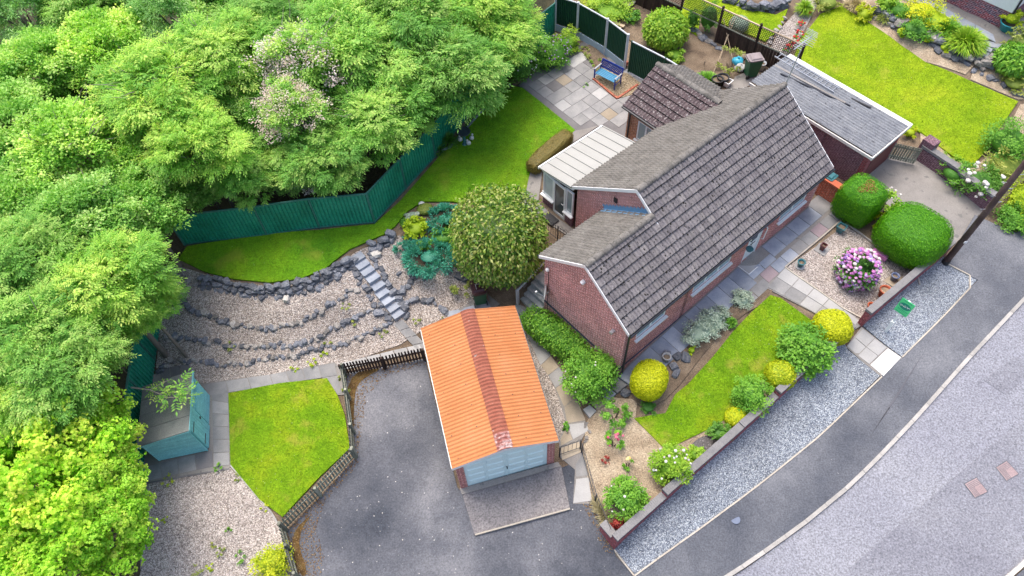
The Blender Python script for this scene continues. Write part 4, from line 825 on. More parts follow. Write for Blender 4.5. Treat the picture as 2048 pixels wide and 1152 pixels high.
np_=patch('neighbour_path',[(1800,-20),(1880,0),(1960,38),(2004,64),(2070,20),(2120,60),(2010,110),(1985,85),(1940,62),(1860,30)],conc_m,5,.06)
strip(np_,[(1815,-10),(1880,14),(1985,72)],[(1803,0),(1868,30),(1990,88)],[2,3],.09,[(B_,1)])
# ================================================================ kerbs and edgings
def edging(name,pts,w_,h,off,mat,label=None,seg=.9,kind='structure',gap=.012,zc=None):
    W2=[G(*p)[:2] for p in pts]; base=None; out=[]
    tot=[0]
    for a,b in zip(W2,W2[1:]): tot.append(tot[-1]+float(np.linalg.norm(b-a)))
    at=lambda s:(lambda i:W2[i]+(W2[i+1]-W2[i])*((s-tot[i])/(tot[i+1]-tot[i]+1e-9)))(max(0,min(len(W2)-2,int(np.searchsorted(tot,s,side='right'))-1)))
    n=max(1,round(tot[-1]/seg)); par=None; objs=[]
    for k in range(n):
        a=at(tot[-1]*k/n); b=at(tot[-1]*(k+1)/n); d=(b-a)/np.linalg.norm(b-a); nn=np.array([-d[1],d[0]])*w_/2; a2=a+d*gap/2; b2=b-d*gap/2
        za,zb=Tz(*a2)+off,Tz(*b2)+off; q=[a2-nn,b2-nn,b2+nn,a2+nn]; zz=[za,zb,zb,za]; j=rnd.uniform(-.004,.004)
        mb=MB(); mb.hexa([(p[0],p[1],z-h) for p,z in zip(q,zz)]+[(p[0],p[1],z+j) for p,z in zip(q,zz)]); objs.append((mb,))
    if par is None:
        root=props(bpy.data.objects.new(name,None),kind=kind); root.location=(float(W2[0][0]),float(W2[0][1]),Tz(*W2[0])); COL.objects.link(root); props(root,label)
    for (mb,) in objs: mb.build('kerb_stone' if 'kerb' in name else 'edging_stone',mat,root,world=True)
    return root
edging('road_kerb',[(1300,1252),(1400,1188),(1500,1124),(1605,1049),(1700,971),(1765,906),(1830,837),(1935,718),(2048,598),(2200,440)],.13,.25,.1,kerb_m)
edging('far_kerb',[(1975,1190),(2048,1124),(2180,1025)],.13,.25,.1,stone_p)
edging('verge_edging',[(1268,1153),(1400,1058),(1500,984),(1640,872),(1762,755)],.05,.12,.1,edge_m); edging('verge_edging',[(1802,717),(1880,640),(1954,561),(1893,530)],.05,.12,.1,edge_m)
edging('bed_edging',[(1704,422),(1640,478),(1568,537),(1625,575),(1690,622),(1700,617),(1722,638)],.05,.14,.09,edge_m); edging('bed_edging',[(1690,448),(1765,503),(1850,560),(1838,572)],.05,.16,.11,kerb_m)
edging('drive_edging',[(1182,1005),(1235,1112),(1268,1152)],.05,.12,.06,edge_m); edging('yard_edging',[(462,932),(520,998),(552,1036),(566,1066)],.06,.14,.07,kerb_m); edging('lawn_edging',[(1040,172),(1137,252)],.05,.14,.07,D_)
edging('shed_kerb',[(290,968),(460,938)],.06,.14,.05,D_)
edging('raised_bed_board',[(868,313),(888,322),(905,292),(932,262),(985,203),(998,190)],.05,.25,.2,M('grey_green_board',[(.12,.17,.165),(.2,.25,.24)],3,30,.4,.8,.3,.006),seg=1.3)
edging('steps_kerb',[(978,607),(971,578),(968,570)],.07,.2,.1,M('brown_kerb',[(.2,.14,.11),(.3,.22,.18)],3,30,.4),seg=.6)
# ================================================================ stone: rockery walls, steps
rocks=[]
for k in range(7):
    bm=bmesh.new(); bmesh.ops.create_cube(bm,size=1.); bmesh.ops.subdivide_edges(bm,edges=bm.edges[:],cuts=1,use_grid_fill=True)
    r_=random.Random(k+3)
    for v in bm.verts:
        c=v.co.normalized(); v.co=v.co*.55+c*.28; v.co+=Vector((r_.uniform(-.09,.09),r_.uniform(-.09,.09),r_.uniform(-.09,.09)))
    bmesh.ops.recalc_face_normals(bm,faces=bm.faces); me=bpy.data.meshes.new('stone'); bm.to_mesh(me); bm.free(); me.materials.append(stone_m); rocks.append(me)
rocks_w=[]; rocks_p=[]
for me in rocks:
    a=me.copy(); a.materials.clear(); a.materials.append(stone_w); rocks_w.append(a); a=me.copy(); a.materials.clear(); a.materials.append(stone_p); rocks_p.append(a)
def stones(root,pts,size,step,courses=1,mats=(rocks,),dz=.04,spread=.05,back=0.,zs=1.,flat=.5):
    W2=[G(*p)[:2] for p in pts]; loc=Vector(root.location); inv=-root.rotation_euler[2]; ca,sa=math.cos(inv),math.sin(inv)
    carry=0.
    for a,b in zip(W2,W2[1:]):
        L=float(np.linalg.norm(b-a)); d=(b-a)/L; nn=np.array([-d[1],d[0]]); s=carry
        while s<L:
            for c in range(courses):
                p=a+d*(s+rnd.uniform(-.3,.3)*step+(step/2 if c%2 else 0))+nn*(rnd.uniform(-1,1)*spread+back*c)
                z=Tz(*p)+dz+c*size*.55*zs+rnd.uniform(-.03,.03); sz=size*rnd.uniform(.65,1.3)
                x,y=p[0]-loc.x,p[1]-loc.y
                link('stone',rnd.choice(rnd.choice(mats)),root,(x*ca-y*sa,x*sa+y*ca,z-loc.z),(rnd.uniform(-.25,.25),rnd.uniform(-.25,.25),rnd.uniform(0,6.28)),(sz*rnd.uniform(.9,1.35),sz*rnd.uniform(.65,.95),sz*flat*rnd.uniform(.8,1.2)))
            s+=step*rnd.uniform(.8,1.2)
        carry=s-L
def stonewall(name,label,pts,*a,cat='stone wall',**k):
    r=thing(name,label,cat,tuple(G(*pts[0]))); stones(r,pts,*a,**k); return r
top=stonewall('rockery_wall','broad curved wall of blue grey stones holding up the back lawn',[(402,570),(430,575),(470,585),(520,592),(570,590),(620,580),(660,560),(690,540),(712,528)],.25,.19,3,dz=-.02,back=.12,spread=.07,zs=.8)
stones(top,[(345,545),(402,572)],.22,.3,1,(rocks_w,)); stones(top,[(745,500),(770,492),(790,478)],.3,.26,2,back=.15)
stonewall('rockery_edge','upper row of loose stones across the gravel terrace below the stone wall',[(362,605),(400,625),(440,640),(480,653),(520,660),(550,652),(580,650),(620,636),(655,615),(680,597),(712,578)],.20,.165,1,(rocks_w,rocks,rocks),spread=.09)
stonewall('rockery_edge','middle row of stones across the gravel terrace ending at the stone steps',[(335,672),(390,680),(430,683),(460,693),(510,692),(560,690),(590,692),(625,680),(670,655),(720,632),(758,608)],.20,.165,1,(rocks_w,rocks,rocks),spread=.07)
stonewall('rockery_edge','lowest row of stones across the gravel terrace nearest the shed',[(318,742),(350,722),(390,720),(440,730),(500,727),(540,715),(580,716),(620,703),(690,687),(740,667),(785,640)],.20,.16,1,(rocks_w,rocks,rocks),spread=.08)
stonewall('rockery_edge','winding row of dark stones between the steps and the round bush',[(838,545),(822,558),(810,580),(790,592)],.24,.24,1); stonewall('rockery_edge','row of dark stones on the gravel behind the orange roofed garage',[(808,612),(830,598),(850,600),(870,608),(888,618),(898,632)],.27,.22,1,spread=.06)
stonewall('rockery_edge','blue grey stones edging the juniper bed under the round bush',[(870,535),(885,540),(905,545),(920,552),(935,565)],.3,.28,1)
stonewall('rockery_edge','scattered stones on the gravel below the juniper bed',[(800,545),(830,550),(870,556)],.2,.35,1,spread=.25); 
hs=thing('rock_steps','flight of grey slab steps up through the stone rockery','steps',tuple(G(797,640)))
for (x,y) in ((716,517),(725,530),(735,543),(746,557),(756,572),(765,587),(776,601),(787,615),(796,628)):
    p=G(x,y)+np.array([0,0,.0]); mb=MB(); a=R(-52); ca,sa=math.cos(a+R(90)),math.sin(a+R(90))
    hx,hy=.27,.19; q=[(p[0]+ca*i*hx-sa*j*hy,p[1]+sa*i*hx+ca*j*hy) for i,j in ((-1,-1),(1,-1),(1,1),(-1,1))]
    mb.prism(q,p[2]-.2,p[2]+.1+rnd.uniform(-.015,.015)); mb.build('tread',sl_blue,hs,world=True)
stones(hs,[(742,508),(750,525),(766,545),(778,568),(790,590),(806,615),(812,632)],.24,.19,1,spread=.08); stones(hs,[(704,522),(712,540),(722,558),(733,578),(745,598),(760,618),(778,640)],.27,.18,1,spread=.14,dz=.02)
strip(lp,[(806,640),(862,700)],[(786,648),(838,705)],4,.05,[(G_,1)])
# concrete steps beside the gable
cs=thing('concrete_steps','mossy concrete steps with a handrail climbing behind the brick gable corner','steps',(*HX(-.45,4.35),-1.),HA)
MOSSY=M('mossy_concrete',[(.22,.25,.245),(.33,.35,.34),(.42,.42,.41)],3,30,.5,.9,.4,.01)
for k in range(6):
    mb=MB(); mb.box(-.22 if k==0 else .2*k,.2*(k+1) if k<5 else 1.9,-.25 if k==0 else 0,1.05,-.5,.07+.2*k); mb.build('tread',MOSSY,cs)
mb=MB(); mb.box(.0,.1,.98,1.08,-.2,1.05); mb.build('post',post_m,cs); mb=MB(); mb.bar((.05,1.03,1.0),(1.25,.75,2.1),.05,.05); mb.build('handrail',post_m,cs)
rr_=stonewall('retaining_wall','rough stones piled beside the concrete steps under the roof corner',[(1045,570),(1058,548),(1070,525)],.3,.26,2,(rocks_w,),back=.1)
ns=thing('stone_steps','stone steps from the bright lawn up to the white rendered house','steps',tuple(G(1975,115)))
for k,(x,y) in enumerate(((1962,124),(1970,112),(1981,103),(1992,95))):
    p=G(x,y); mb=MB(); a=HA+R(20); ca,sa=math.cos(a),math.sin(a); q=[(p[0]+ca*i*.2-sa*j*.6,p[1]+sa*i*.2+ca*j*.6) for i,j in ((-1,-1),(1,-1),(1,1),(-1,1))]; mb.prism(q,p[2]-.3,p[2]+.1); mb.build('tread',sl_blue,ns,world=True)
stonewall('rock_wall','long low wall of grey stones below the planted bank beside the bright lawn',[(1740,30),(1775,45),(1800,62),(1830,72),(1865,88),(1900,112),(1935,125)],.42,.33,2,(rocks,rocks_w),back=.1,cat='stone wall')
stonewall('rock_wall','heap of grey stones beside the foot of the stone steps',[(1925,118),(1945,125),(1960,138),(1985,122),(2000,115)],.38,.3,2,(rocks,rocks_w),spread=.2)
stonewall('rock_wall','line of grey edging stones along the far right end of the bright lawn',[(1950,145),(1985,160),(2020,180),(2060,205)],.32,.36,1,(rocks_w,rocks))
stonewall('rock_wall','curved wall of dark stones round the raised gravel circle at the top edge',[(1450,2),(1475,12),(1510,22),(1545,20),(1572,8)],.42,.34,2,(rocks,),spread=.06)
stonewall('rock_wall','small rocks edging the left side of the gravel path beyond the trellis',[(1535,92),(1555,60),(1572,30)],.22,.3,1,(rocks_w,)); stonewall('rock_wall','small rocks edging the right side of the gravel path beside red flowers',[(1562,112),(1585,75),(1605,38)],.22,.3,1,(rocks_w,))
stonewall('rock_wall','row of rough stones along the foot of the trellis by the vegetable plot',[(1390,62),(1405,75),(1425,88),(1440,100)],.35,.33,1,(rocks_w,rocks))
stonewall('rock_wall','scattered rocks among the soil of the long front border',[(1330,718),(1345,735),(1365,728),(1350,705),(1372,715),(1352,750)],.34,.5,1,(rocks_w,rocks),spread=.15)
stonewall('rock_wall','few grey rocks under the yellow egg shaped shrub',[(1252,790),(1268,798)],.34,.5,1,(rocks,)); stonewall('rock_wall','broken white edge of stones beside the mulched front bed',[(1175,850),(1178,870),(1168,885)],.16,.22,1,(rocks_p,rocks_w))
props(link('stone',rocks_p[2],None,tuple(G(752,512)+np.array([0,0,.1])),(0,0,.4),(.4,.27,.22)),'pale flat boulder beside the top of the rock steps','stone')
props(link('stone',rocks_p[1],None,tuple(G(574,600)+np.array([0,0,.08])),(0,0,1.4),(.28,.22,.2)),'single white stone below the blue grey rockery wall','stone')
props(link('stone',rocks_p[3],None,tuple(G(893,532)+np.array([0,0,.1])),(0,0,.2),(.36,.22,.15)),'cream stone lying below the blue junipers','stone')
# ================================================================ garden walls
def gwall(name,label,A,B,breaks,mat,h,th=.215,cap=True,inner=None):
    a=G(*A); b=G(*B); d=b[:2]-a[:2]; L=float(np.linalg.norm(d)); d/=L; rz=math.atan2(d[1],d[0]); w_=thing(name,label,'garden wall',tuple(a),rz)
    nn=np.array([-d[1],d[0]])
    for k,(s0,s1) in enumerate(zip(breaks,breaks[1:])):
        x0,x1=s0*L,s1*L; m_=a[:2]+d*((x0+x1)/2); zt=Tz(*m_)+h-a[2]; zb=min(Tz(*(a[:2]+d*x0)),Tz(*(a[:2]+d*x1)))-a[2]-.3
        mb=MB(); mb.box(x0+(.001 if k else 0),x1-.001,0,th,zb,zt); mb.build('wall_section',mat,w_)
        if cap:
            mb=MB(); n=max(2,int((x1-x0+.02)/.0765)); bw=(x1-x0+.02)/n
            for i in range(n): j=rnd.uniform(-.003,.003); mb.box(x0-.01+i*bw+.003,x0-.01+(i+1)*bw-.003,-.025+j,th+.025+j,zt+.001,zt+.1+j)
            mb.box(x0,x1-.012,.0,th,zt+.0005,zt+.092); props(mb.build('brick_on_edge_coping',cope_m,w_),kind='stuff')
            mb=MB(); mb.box(x0-.012,x1-.002,-.035,th+.035,zt-.03,zt); mb.build('creasing_tile',plinth_m,w_)
    return w_,L
fl,Lf=gwall('garden_wall','long red brick front wall stepping down towards the tarmac drive',(1228,1100),(1698,672),[0,.185,.345,.498,.648,.785,1],br_wall,.74)
mb=MB(); mb.box(0,.215,.216,.75,-.3,.8); mb.build('return_pier',br_wall,fl); mb=MB(); mb.box(-.03,.245,.242,.78,.801,.9); mb.build('coping',cope_m,fl)
gwall('garden_wall','shorter red brick front wall between the gate and the timber pole',(1722,655),(1893,508),[0,.56,1],br_wall,.74)
nw_,Ln=gwall('garden_wall','dark purple brick wall along the side of the pale concrete driveway',(1828,318),(1972,428),[0,.5,1],br_purple,.72,th=.26)
mb=MB(); mb.box(-.12,.42,.02,.5,-.3,1.08); mb.build('pier',br_purple,nw_)
ow=thing('return_wall','small bright orange brick wall with a flat cap beside the clipped green shrub','garden wall',(*HX(12.2,-.8),.42),HA)
mb=MB(); mb.box(0,.22,0,1.35,-.2,.95); mb.build('wall_section',br_orange,ow); mb=MB(); mb.box(-.05,.27,-.04,1.4,.951,1.02); mb.build('cap',terra,ow)
# ================================================================ fences
def sheetfence(name,label,runs,h,mat,railm,pitch=.15,gb=None,postm=None,pw=.07,ph=None,seglen=2.6,group=None,cat='fence'):
    f=thing(name,label,cat,tuple(G(*runs[0]))); pts=[]
    for a,b in zip(runs,runs[1:]):
        A,B=G(*a)[:2],G(*b)[:2]; n=max(1,round(float(np.linalg.norm(B-A))/seglen)); pts+=[A+(B-A)*k/n for k in range(n)]
    pts.append(G(*runs[-1])[:2])
    for i,(A,B) in enumerate(zip(pts,pts[1:])):
        L=float(np.linalg.norm(B-A)); d=(B-A)/L; nn=np.array([-d[1],d[0]]); zA,zB=Tz(*A)+(gb or .03),Tz(*B)+(gb or .03); z0=zA; dz_=zB-zA; hp=h-(gb or 0); n=int(L/pitch); v=[]; fc=[]; mb=MB()
        pr=[]
        for k in range(n):
            for fx,o in ((.0,.0),(.5,.0),(.62,.045),(.88,.045)): pr.append(((k+fx)*L/n,o))
        pr.append((L,0)); pr=[(min(max(x,.04),L-.04),o) for x,o in pr]
        for x,o in pr:
            p=A+d*x+nn*o; zz=zA+dz_*x/L; v+=[(p[0],p[1],zz),(p[0],p[1],zz+hp)]
        mb.add(v,[(2*k,2*k+2,2*k+3,2*k+1) for k in range(len(pr)-1)]); mb.build('panel',mat,f,world=True,fix=False)
        mb=MB(); a3=Vector((*A,zA+hp+.02)); b3=Vector((*B,zB+hp+.02)); mb.bar(a3,b3,.06,.05); mb.build('top_rail',railm,f,world=True)
        if gb:
            mb=MB(); mb.bar((*A,zA-gb/2-.03),(*B,zB-gb/2-.03),.05,gb+.05); mb.build('gravel_board',gboard,f,world=True)
        else: mb=MB(); mb.bar((*A,zA+.03),(*B,zB+.03),.06,.06); mb.build('bottom_rail',railm,f,world=True)
    for p in pts:
        mb=MB(); z=Tz(*p); mb.box(p[0]-pw/2,p[0]+pw/2,p[1]-pw/2,p[1]+pw/2,z-.3,z+(ph or h+.08)); mb.build('post',postm or railm,f,world=True)
    return f
rail_g=M('green_rail',[(.03,.15,.12),(.06,.2,.16)],3,30,.2,.5,0)
sheetfence('metal_fence','tall green corrugated metal fence between the back lawn and the wood',[(370,490),(535,471),(640,456),(750,446),(871,314),(990,165),(1108,70)],1.75,fence_m,rail_g,group=None)
sheetfence('metal_fence','green corrugated metal fence half hidden by trees beside the turquoise shed',[(330,600),(318,660),(310,720),(300,800),(290,890),(284,985)],1.75,fence_m,rail_g)
sheetfence('concrete_post_fence','dark green panel fence with white concrete posts behind the blue bench',[(1110,62),(1153,76),(1209,109),(1248,140)],1.95,fence_d,post_m,gb=.42,postm=post_m,pw=.11,seglen=3.2,pitch=.1)
sheetfence('panel_fence','plain dark green fence panels between the bench and the rear wing',[(1256,146),(1320,180),(1345,196)],1.75,fence_d,post_m,seglen=2.2,pitch=.1,postm=fence_d)
def picket(name,label,pts,h=.85,mat=wood_g,sp=.115,w_=.07):
    f=thing(name,label,'fence',tuple(G(*pts[0]))); W2=[G(*p)[:2] for p in pts]
    mb=MB(); mb.add([(-w_/2,0,0),(w_/2,0,0),(w_/2,0,h-.05),(0,0,h),(-w_/2,0,h-.05),(-w_/2,.02,0),(w_/2,.02,0),(w_/2,.02,h-.05),(0,.02,h),(-w_/2,.02,h-.05)],[(0,1,2,3,4),(9,8,7,6,5),(0,5,6,1),(1,6,7,2),(2,7,8,3),(3,8,9,4),(4,9,5,0)]); me=mb.mesh('picket',mat)
    ox=np.array(f.location)
    for A,B in zip(W2,W2[1:]):
        L=float(np.linalg.norm(B-A)); d=(B-A)/L; rz=math.atan2(d[1],d[0]); n=int(L/sp)
        for k in range(n):
            p=A+d*(k+.5)*L/n; z=Tz(*p)+.05; link('picket',me,f,(p[0]-ox[0],p[1]-ox[1],z-ox[2]+rnd.uniform(-.01,.01)),(0,rnd.uniform(-.02,.02),rz))
        nn=np.array([-d[1],d[0]])*.04; za,zb=Tz(*A),Tz(*B)
        for hh in (.22,.65): mb=MB(); mb.bar((*(A+nn),za+hh),(*(B+nn),zb+hh),.035,.07); mb.build('rail',mat,f,world=True)
        m_=max(1,round(L/1.9))
        for k in range(m_+1): p=A+d*L*k/m_+nn*1.8; z=Tz(*p); mb=MB(); mb.box(p[0]-.045,p[0]+.045,p[1]-.045,p[1]+.045,z-.2,z+h+.06); mb.build('post',mat,f,world=True)
picket('picket_fence','dark weathered picket fence between the gravel terrace and the tarmac drive',[(850,718),(770,735),(689,749)],mat=wood_d)
picket('picket_fence','long grey green picket fence along the curved edge of the small lawn',[(689,751),(697,800),(706,868),(710,914),(640,990),(570,1060)])
picket('picket_fence','grey picket fence along the drive at the bottom edge beside the pale gravel',[(570,1062),(582,1105),(598,1160)])
def railing(name,label,pts,h=.8,sp=.13,hoop=False,cat='railing'):
    f=thing(name,label,cat,tuple(G(*pts[0]))); W2=[G(*p)[:2] for p in pts]; bars=MB()
    for A,B in zip(W2,W2[1:]):
        L=float(np.linalg.norm(B-A)); d=(B-A)/L; za,zb=Tz(*A)+.06,Tz(*B)+.06
        for hh in (.08,h): mb=MB(); mb.bar((*A,za+hh),(*B,zb+hh),.022,.022); mb.build('rail',rail_m,f,world=True)
        n=int(L/sp); me=None
        for k in range(n+1):
            p=A+d*L*k/n; z=za+(zb-za)*k/n; mb=MB(); mb.tube([(p[0],p[1],z+.02),(p[0],p[1],z+h)],.008,4); mb.build('bar',rail_m,f,world=True,smooth=False)
            if hoop and k<n and k%2==0:
                p2=A+d*L*(k+2)/n if k+2<=n else B; m2=(p+p2)/2; mb=MB(); mb.tube([(p[0],p[1],z+h),(p[0]*.75+p2[0]*.25,p[1]*.75+p2[1]*.25,z+h+.1),(m2[0],m2[1],z+h+.13),(p[0]*.25+p2[0]*.75,p[1]*.25+p2[1]*.75,z+h+.1),(p2[0],p2[1],z+h)],.008,4); mb.build('hoop',rail_m,f,world=True)
    for p in W2: mb=MB(); z=Tz(*p); mb.box(p[0]-.025,p[0]+.025,p[1]-.025,p[1]+.025,z-.1,z+h+.1); mb.build('post',rail_m,f,world=True)
railing('metal_gate','low black metal gate with hoops between the garage corner and the railing',[(1119,912),(1160,898)],.75,.13,True,cat='gate')
railing('metal_railing','black metal railing along the left side of the mulched front bed',[(1163,905),(1190,1003),(1226,1090)],.7,.14)
railing('metal_railing','black hooped railing between the conservatory door and the round bush',[(1088,462),(1115,482),(1142,500)],.85,.12,True)
tg=thing('timber_gate','low grey slatted gate between the flat roofed garage and the purple wall','gate',tuple(G(1772,318)))
A,B=G(1772,318)[:2],G(1826,330)[:2]; d=(B-A)/np.linalg.norm(B-A); L=float(np.linalg.norm(B-A)); z=Tz(*A)
for k in range(11): p=A+d*(k+.5)*L/11; mb=MB(); mb.vboard(p,d,.075,.02,z+.08,z+.95); mb.build('slat',wood_g,tg,world=True)
for hh in (.25,.8): mb=MB(); mb.bar((*A,z+hh),(*B,z+hh),.04,.07); mb.build('rail',wood_g,tg,world=True)
tr=thing('trellis_fence','dark timber fence topped with diamond trellis beyond the flat roofed garage','fence',tuple(G(1430,85)))
TP_=[(1220,-15),(1287,17),(1356,50),(1430,85),(1502,120),(1584,158)]
for i,(a,b) in enumerate(zip(TP_,TP_[1:])):
    A,B=G(*a),G(*b); d=B[:2]-A[:2]; L=float(np.linalg.norm(d)); d/=L; za,zb=A[2],B[2]; at=lambda s,h:(A[0]+d[0]*s,A[1]+d[1]*s,za+(zb-za)*s/L+h)
    if i!=2:
        n=int(L/.15)
        for k in range(n): mb=MB(); q=at((k+.5)*L/n,.05); mb.vboard(q,d,L/n-.008,.02,q[2],q[2]+.95+rnd.uniform(-.006,.006)); mb.build('board',wood_d,tr,world=True)
    mb=MB(); mb.bar(at(0,1.03),at(L,1.03),.05,.04); mb.build('rail',wood_g,tr,world=True); mb=MB(); mb.bar(at(0,1.86),at(L,1.86),.06,.05); mb.build('top_rail',wood_l,tr,world=True)
    mb=MB(); h0,h1=1.06,1.83; H_=h1-h0; s=-H_
    while s<L:
        for sg in (0,1):
            s0,s1=max(s,0),min(s+H_,L)
            if s1-s0>.03:
                t0,t1=(s0-s),(s1-s); ha,hb=(h0+t0,h0+t1) if sg==0 else (h1-t0,h1-t1); mb.bar(at(s0,ha),at(s1,hb),.02,.014)
        s+=.13
    props(mb.build('lattice',wood_d,tr,world=True),kind='stuff')
for p in TP_: q=G(*p); mb=MB(); mb.box(q[0]-.05,q[0]+.05,q[1]-.05,q[1]+.05,q[2]-.2,q[2]+2.); mb.build('post',wood_d,tr,world=True)
# ================================================================ plants
def shell(n,rx,ry,rz,sq=2.,low=-.35,r_=rng):
    """points and outward normals on a squared-off dome centred at the origin"""
    z=r_.uniform(low,1,n); t=r_.uniform(0,6.2832,n); s=np.sqrt(np.maximum(0,1-z*z)); d=np.stack([s*np.cos(t),s*np.sin(t),z],1)
    k=(np.abs(d)**sq).sum(1)**(-1/sq); P=d*k[:,None]; N=np.sign(P)*np.abs(P)**(sq-1); N/=np.linalg.norm(N,axis=1,keepdims=True)
    S=np.array([rx,ry,rz]); N=N/S; N/=np.linalg.norm(N,axis=1,keepdims=True); return P*S,N
def randdir(n): v=rng.normal(size=(n,3)); return v/np.linalg.norm(v,axis=1,keepdims=True)
def quads_of(Pc,A,N,L,W,fold=.12):
    A=A/np.linalg.norm(A,axis=1,keepdims=True); B=np.cross(N,A); B/=np.linalg.norm(B,axis=1,keepdims=True)+1e-9; N2=np.cross(A,B)
    L=np.broadcast_to(np.asarray(L,float).reshape(-1,1),(len(Pc),1)); W=np.broadcast_to(np.asarray(W,float).reshape(-1,1),(len(Pc),1))
    return np.stack([Pc-A*L/2-N2*L*fold,Pc+B*W/2,Pc+A*L/2-N2*L*fold,Pc-B*W/2],1)
def dome_core(rx,ry,rz,sq,low,k=.9,nu=14,nv=8):
    v=[]
    for j in range(nv+1):
        zz=low+(1-low)*j/nv
        for i in range(nu):
            t=6.2832*i/nu; s=math.sqrt(max(0,1-zz*zz)); d=np.array([s*math.cos(t),s*math.sin(t),zz]); q=(np.abs(d)**sq).sum()**(-1/sq); v.append(d*q*np.array([rx,ry,rz])*k)
    v=np.array(v); return np.array([[v[j*nu+i],v[j*nu+(i+1)%nu],v[(j+1)*nu+(i+1)%nu],v[(j+1)*nu+i]] for j in range(nv) for i in range(nu)])
def quadmesh(name,Q,r,mat): 
    Q=np.asarray(Q); return fastmesh(name,Q.reshape(-1,3),np.arange(len(Q)*4).reshape(-1,4),r,mat)
def foliage(style,rx,ry,rz,n,L,W,mat,sq=2.,low=-.35,rough=.06,core=True,name='foliage'):
    """rx,ry,rz half sizes, centred at the origin"""
    if style=='clip':      # clipped surface: short leaves lying close to the form
        P,N=shell(n,rx,ry,rz,sq,low); P=P*(1+rng.normal(0,rough,(n,1))*.3); A=np.cross(N,randdir(n))+N*.18; N2=N+randdir(n)*.55
        r=np.clip(rng.normal(.5,.22,n),0,1)
    elif style=='loose':   # separate shoots standing out of the form
        m=max(6,n//38); C,CN=shell(m,rx*.82,ry*.82,rz*.86,sq,low); i=rng.integers(0,m,n); cr=.34*min(rx,ry)
        D=randdir(n); D[:,2]=np.abs(D[:,2])*.8; P=C[i]+(D*.9+CN[i]*.45)*cr*rng.uniform(.45,1.05,(n,1))+CN[i]*cr*rng.uniform(-.5,.6,m)[i][:,None]
        N2=D*.5+CN[i]*.5+np.array([0,0,.7])+randdir(n)*.35; A=D+randdir(n)*.5-np.array([0,0,.25]); r=np.clip(rng.uniform(0,1,m)[i]*.55+rng.uniform(0,.45,n),0,1)
    elif style=='droop':   # large leaves hanging outwards like tiles
        P,N=shell(n,rx,ry,rz,sq,low); P=P*(1+rng.normal(0,rough,(n,1))); A=N*.5-np.array([0,0,.75])+randdir(n)*.55; N2=N*.8+np.array([0,0,.45])+randdir(n)*.45; r=rng.uniform(0,1,n)
    elif style=='spray':   # feathery juniper sprays
        m=max(6,n//60); C,CN=shell(m,rx*.8,ry*.8,rz*.8,sq,low); i=rng.integers(0,m,n); D=randdir(n)*.75+CN[i]*.8+np.array([0,0,.1]); D/=np.linalg.norm(D,axis=1,keepdims=True)
        t=rng.uniform(.15,1,(n,1)); P=C[i]+D*t*.42*min(rx,ry)-np.array([0,0,.1])*t*t; A=D-np.array([0,0,.3])*t; N2=randdir(n)+np.array([0,0,.9]); r=np.clip(rng.uniform(0,1,m)[i]*.6+rng.uniform(0,.4,n),0,1)
    else:                  # 'blade' strap leaves arching from the base
        t=rng.uniform(0,6.2832,n); h=rng.uniform(.2,1,n); rr=rng.uniform(.1,1,n)
        P=np.stack([np.cos(t)*rr*rx,np.sin(t)*rr*ry,(h*(1-.55*rr**2)*1.6-.7)*rz],1); A=np.stack([np.cos(t)*(.3+rr),np.sin(t)*(.3+rr),1.1-rr*1.3],1)+randdir(n)*.3; N2=np.stack([-np.cos(t),-np.sin(t),np.full(n,.9)],1)+randdir(n)*.4; r=rng.uniform(0,1,n); core=False
    Q=quads_of(P,A,N2,L*rng.uniform(.7,1.3,n),W*rng.uniform(.75,1.2,n))
    if core:
        cq=dome_core(rx,ry,rz,sq,low,.955 if style=='clip' else .72 if style=='loose' else .8 if style=='droop' else .35); Q=np.concatenate([Q,cq]); r=np.concatenate([r,np.full(len(cq),.12)])
    return quadmesh(name,Q,r,mat)
twig=plain('twig_bark',(.09,.065,.045),.9); birch=plain('pale_bark',(.20,.17,.14),.9)
def at_mid(px,py,h):
    z=0.
    for _ in range(8): p=PZ(px,py,z+h*.5); z=Tz(p[0],p[1])
    return float(p[0]),float(p[1]),z
def pxm(p): d=(np.array(p)-CAM)@FWD; return CF/d
def plant(name,label,cat,px,py,rpx,h,style,mat,n,L,W,sq=2.,ry=None,group=None,low=-.8,flowers=None,rz=0,core=True,stem=True,lift=.0):
    x,y,z=at_mid(px,py,h+2*lift); s=pxm((x,y,z+h/2)); r=rpx/s
    o=thing(name,label,cat,(x,y,z),rz,group); ryy=r if ry is None else ry/s
    f=link('foliage',foliage(style,r,ryy,h/2,n,L,W,mat,sq,low,core=core),o,(0,0,h/2+lift))
    if stem:
        mb=MB()
        for k in range(4): a=rnd.uniform(0,6.28); mb.tube([(0.03*math.cos(a),.03*math.sin(a),-.05),(r*.35*math.cos(a),ryy*.35*math.sin(a),h*.45+lift)],[.025,.012],5)
        mb.build('stem',twig,o)
    if flowers:
        nf,fr,cols,fl=flowers; P,N=shell(nf,r*1.06,ryy*1.06,h/2*1.65,sq,fl)
        for ci,cm in enumerate(cols):
            Q=[]; sel=P[ci::len(cols)]
            for p in sel:
                q=dome_core(fr,fr,fr*.8,2.,-.9,1.,6,3)*rng.uniform(.7,1.2); Q.append(q+p+np.array([0,0,h/2+lift])+rng.normal(0,.02,3))
            Q=np.concatenate(Q); me=quadmesh('flowers',Q,np.repeat(rng.uniform(0,1,len(sel)),len(Q)//len(sel)),cm); props(link('flowers',me,o),kind='stuff')
    return o
topi=leafmat('clipped_conifer',[(0.043,0.197,0.002),(0.093,0.315,0.002),(0.161,0.42,0.002)],.25,.05)
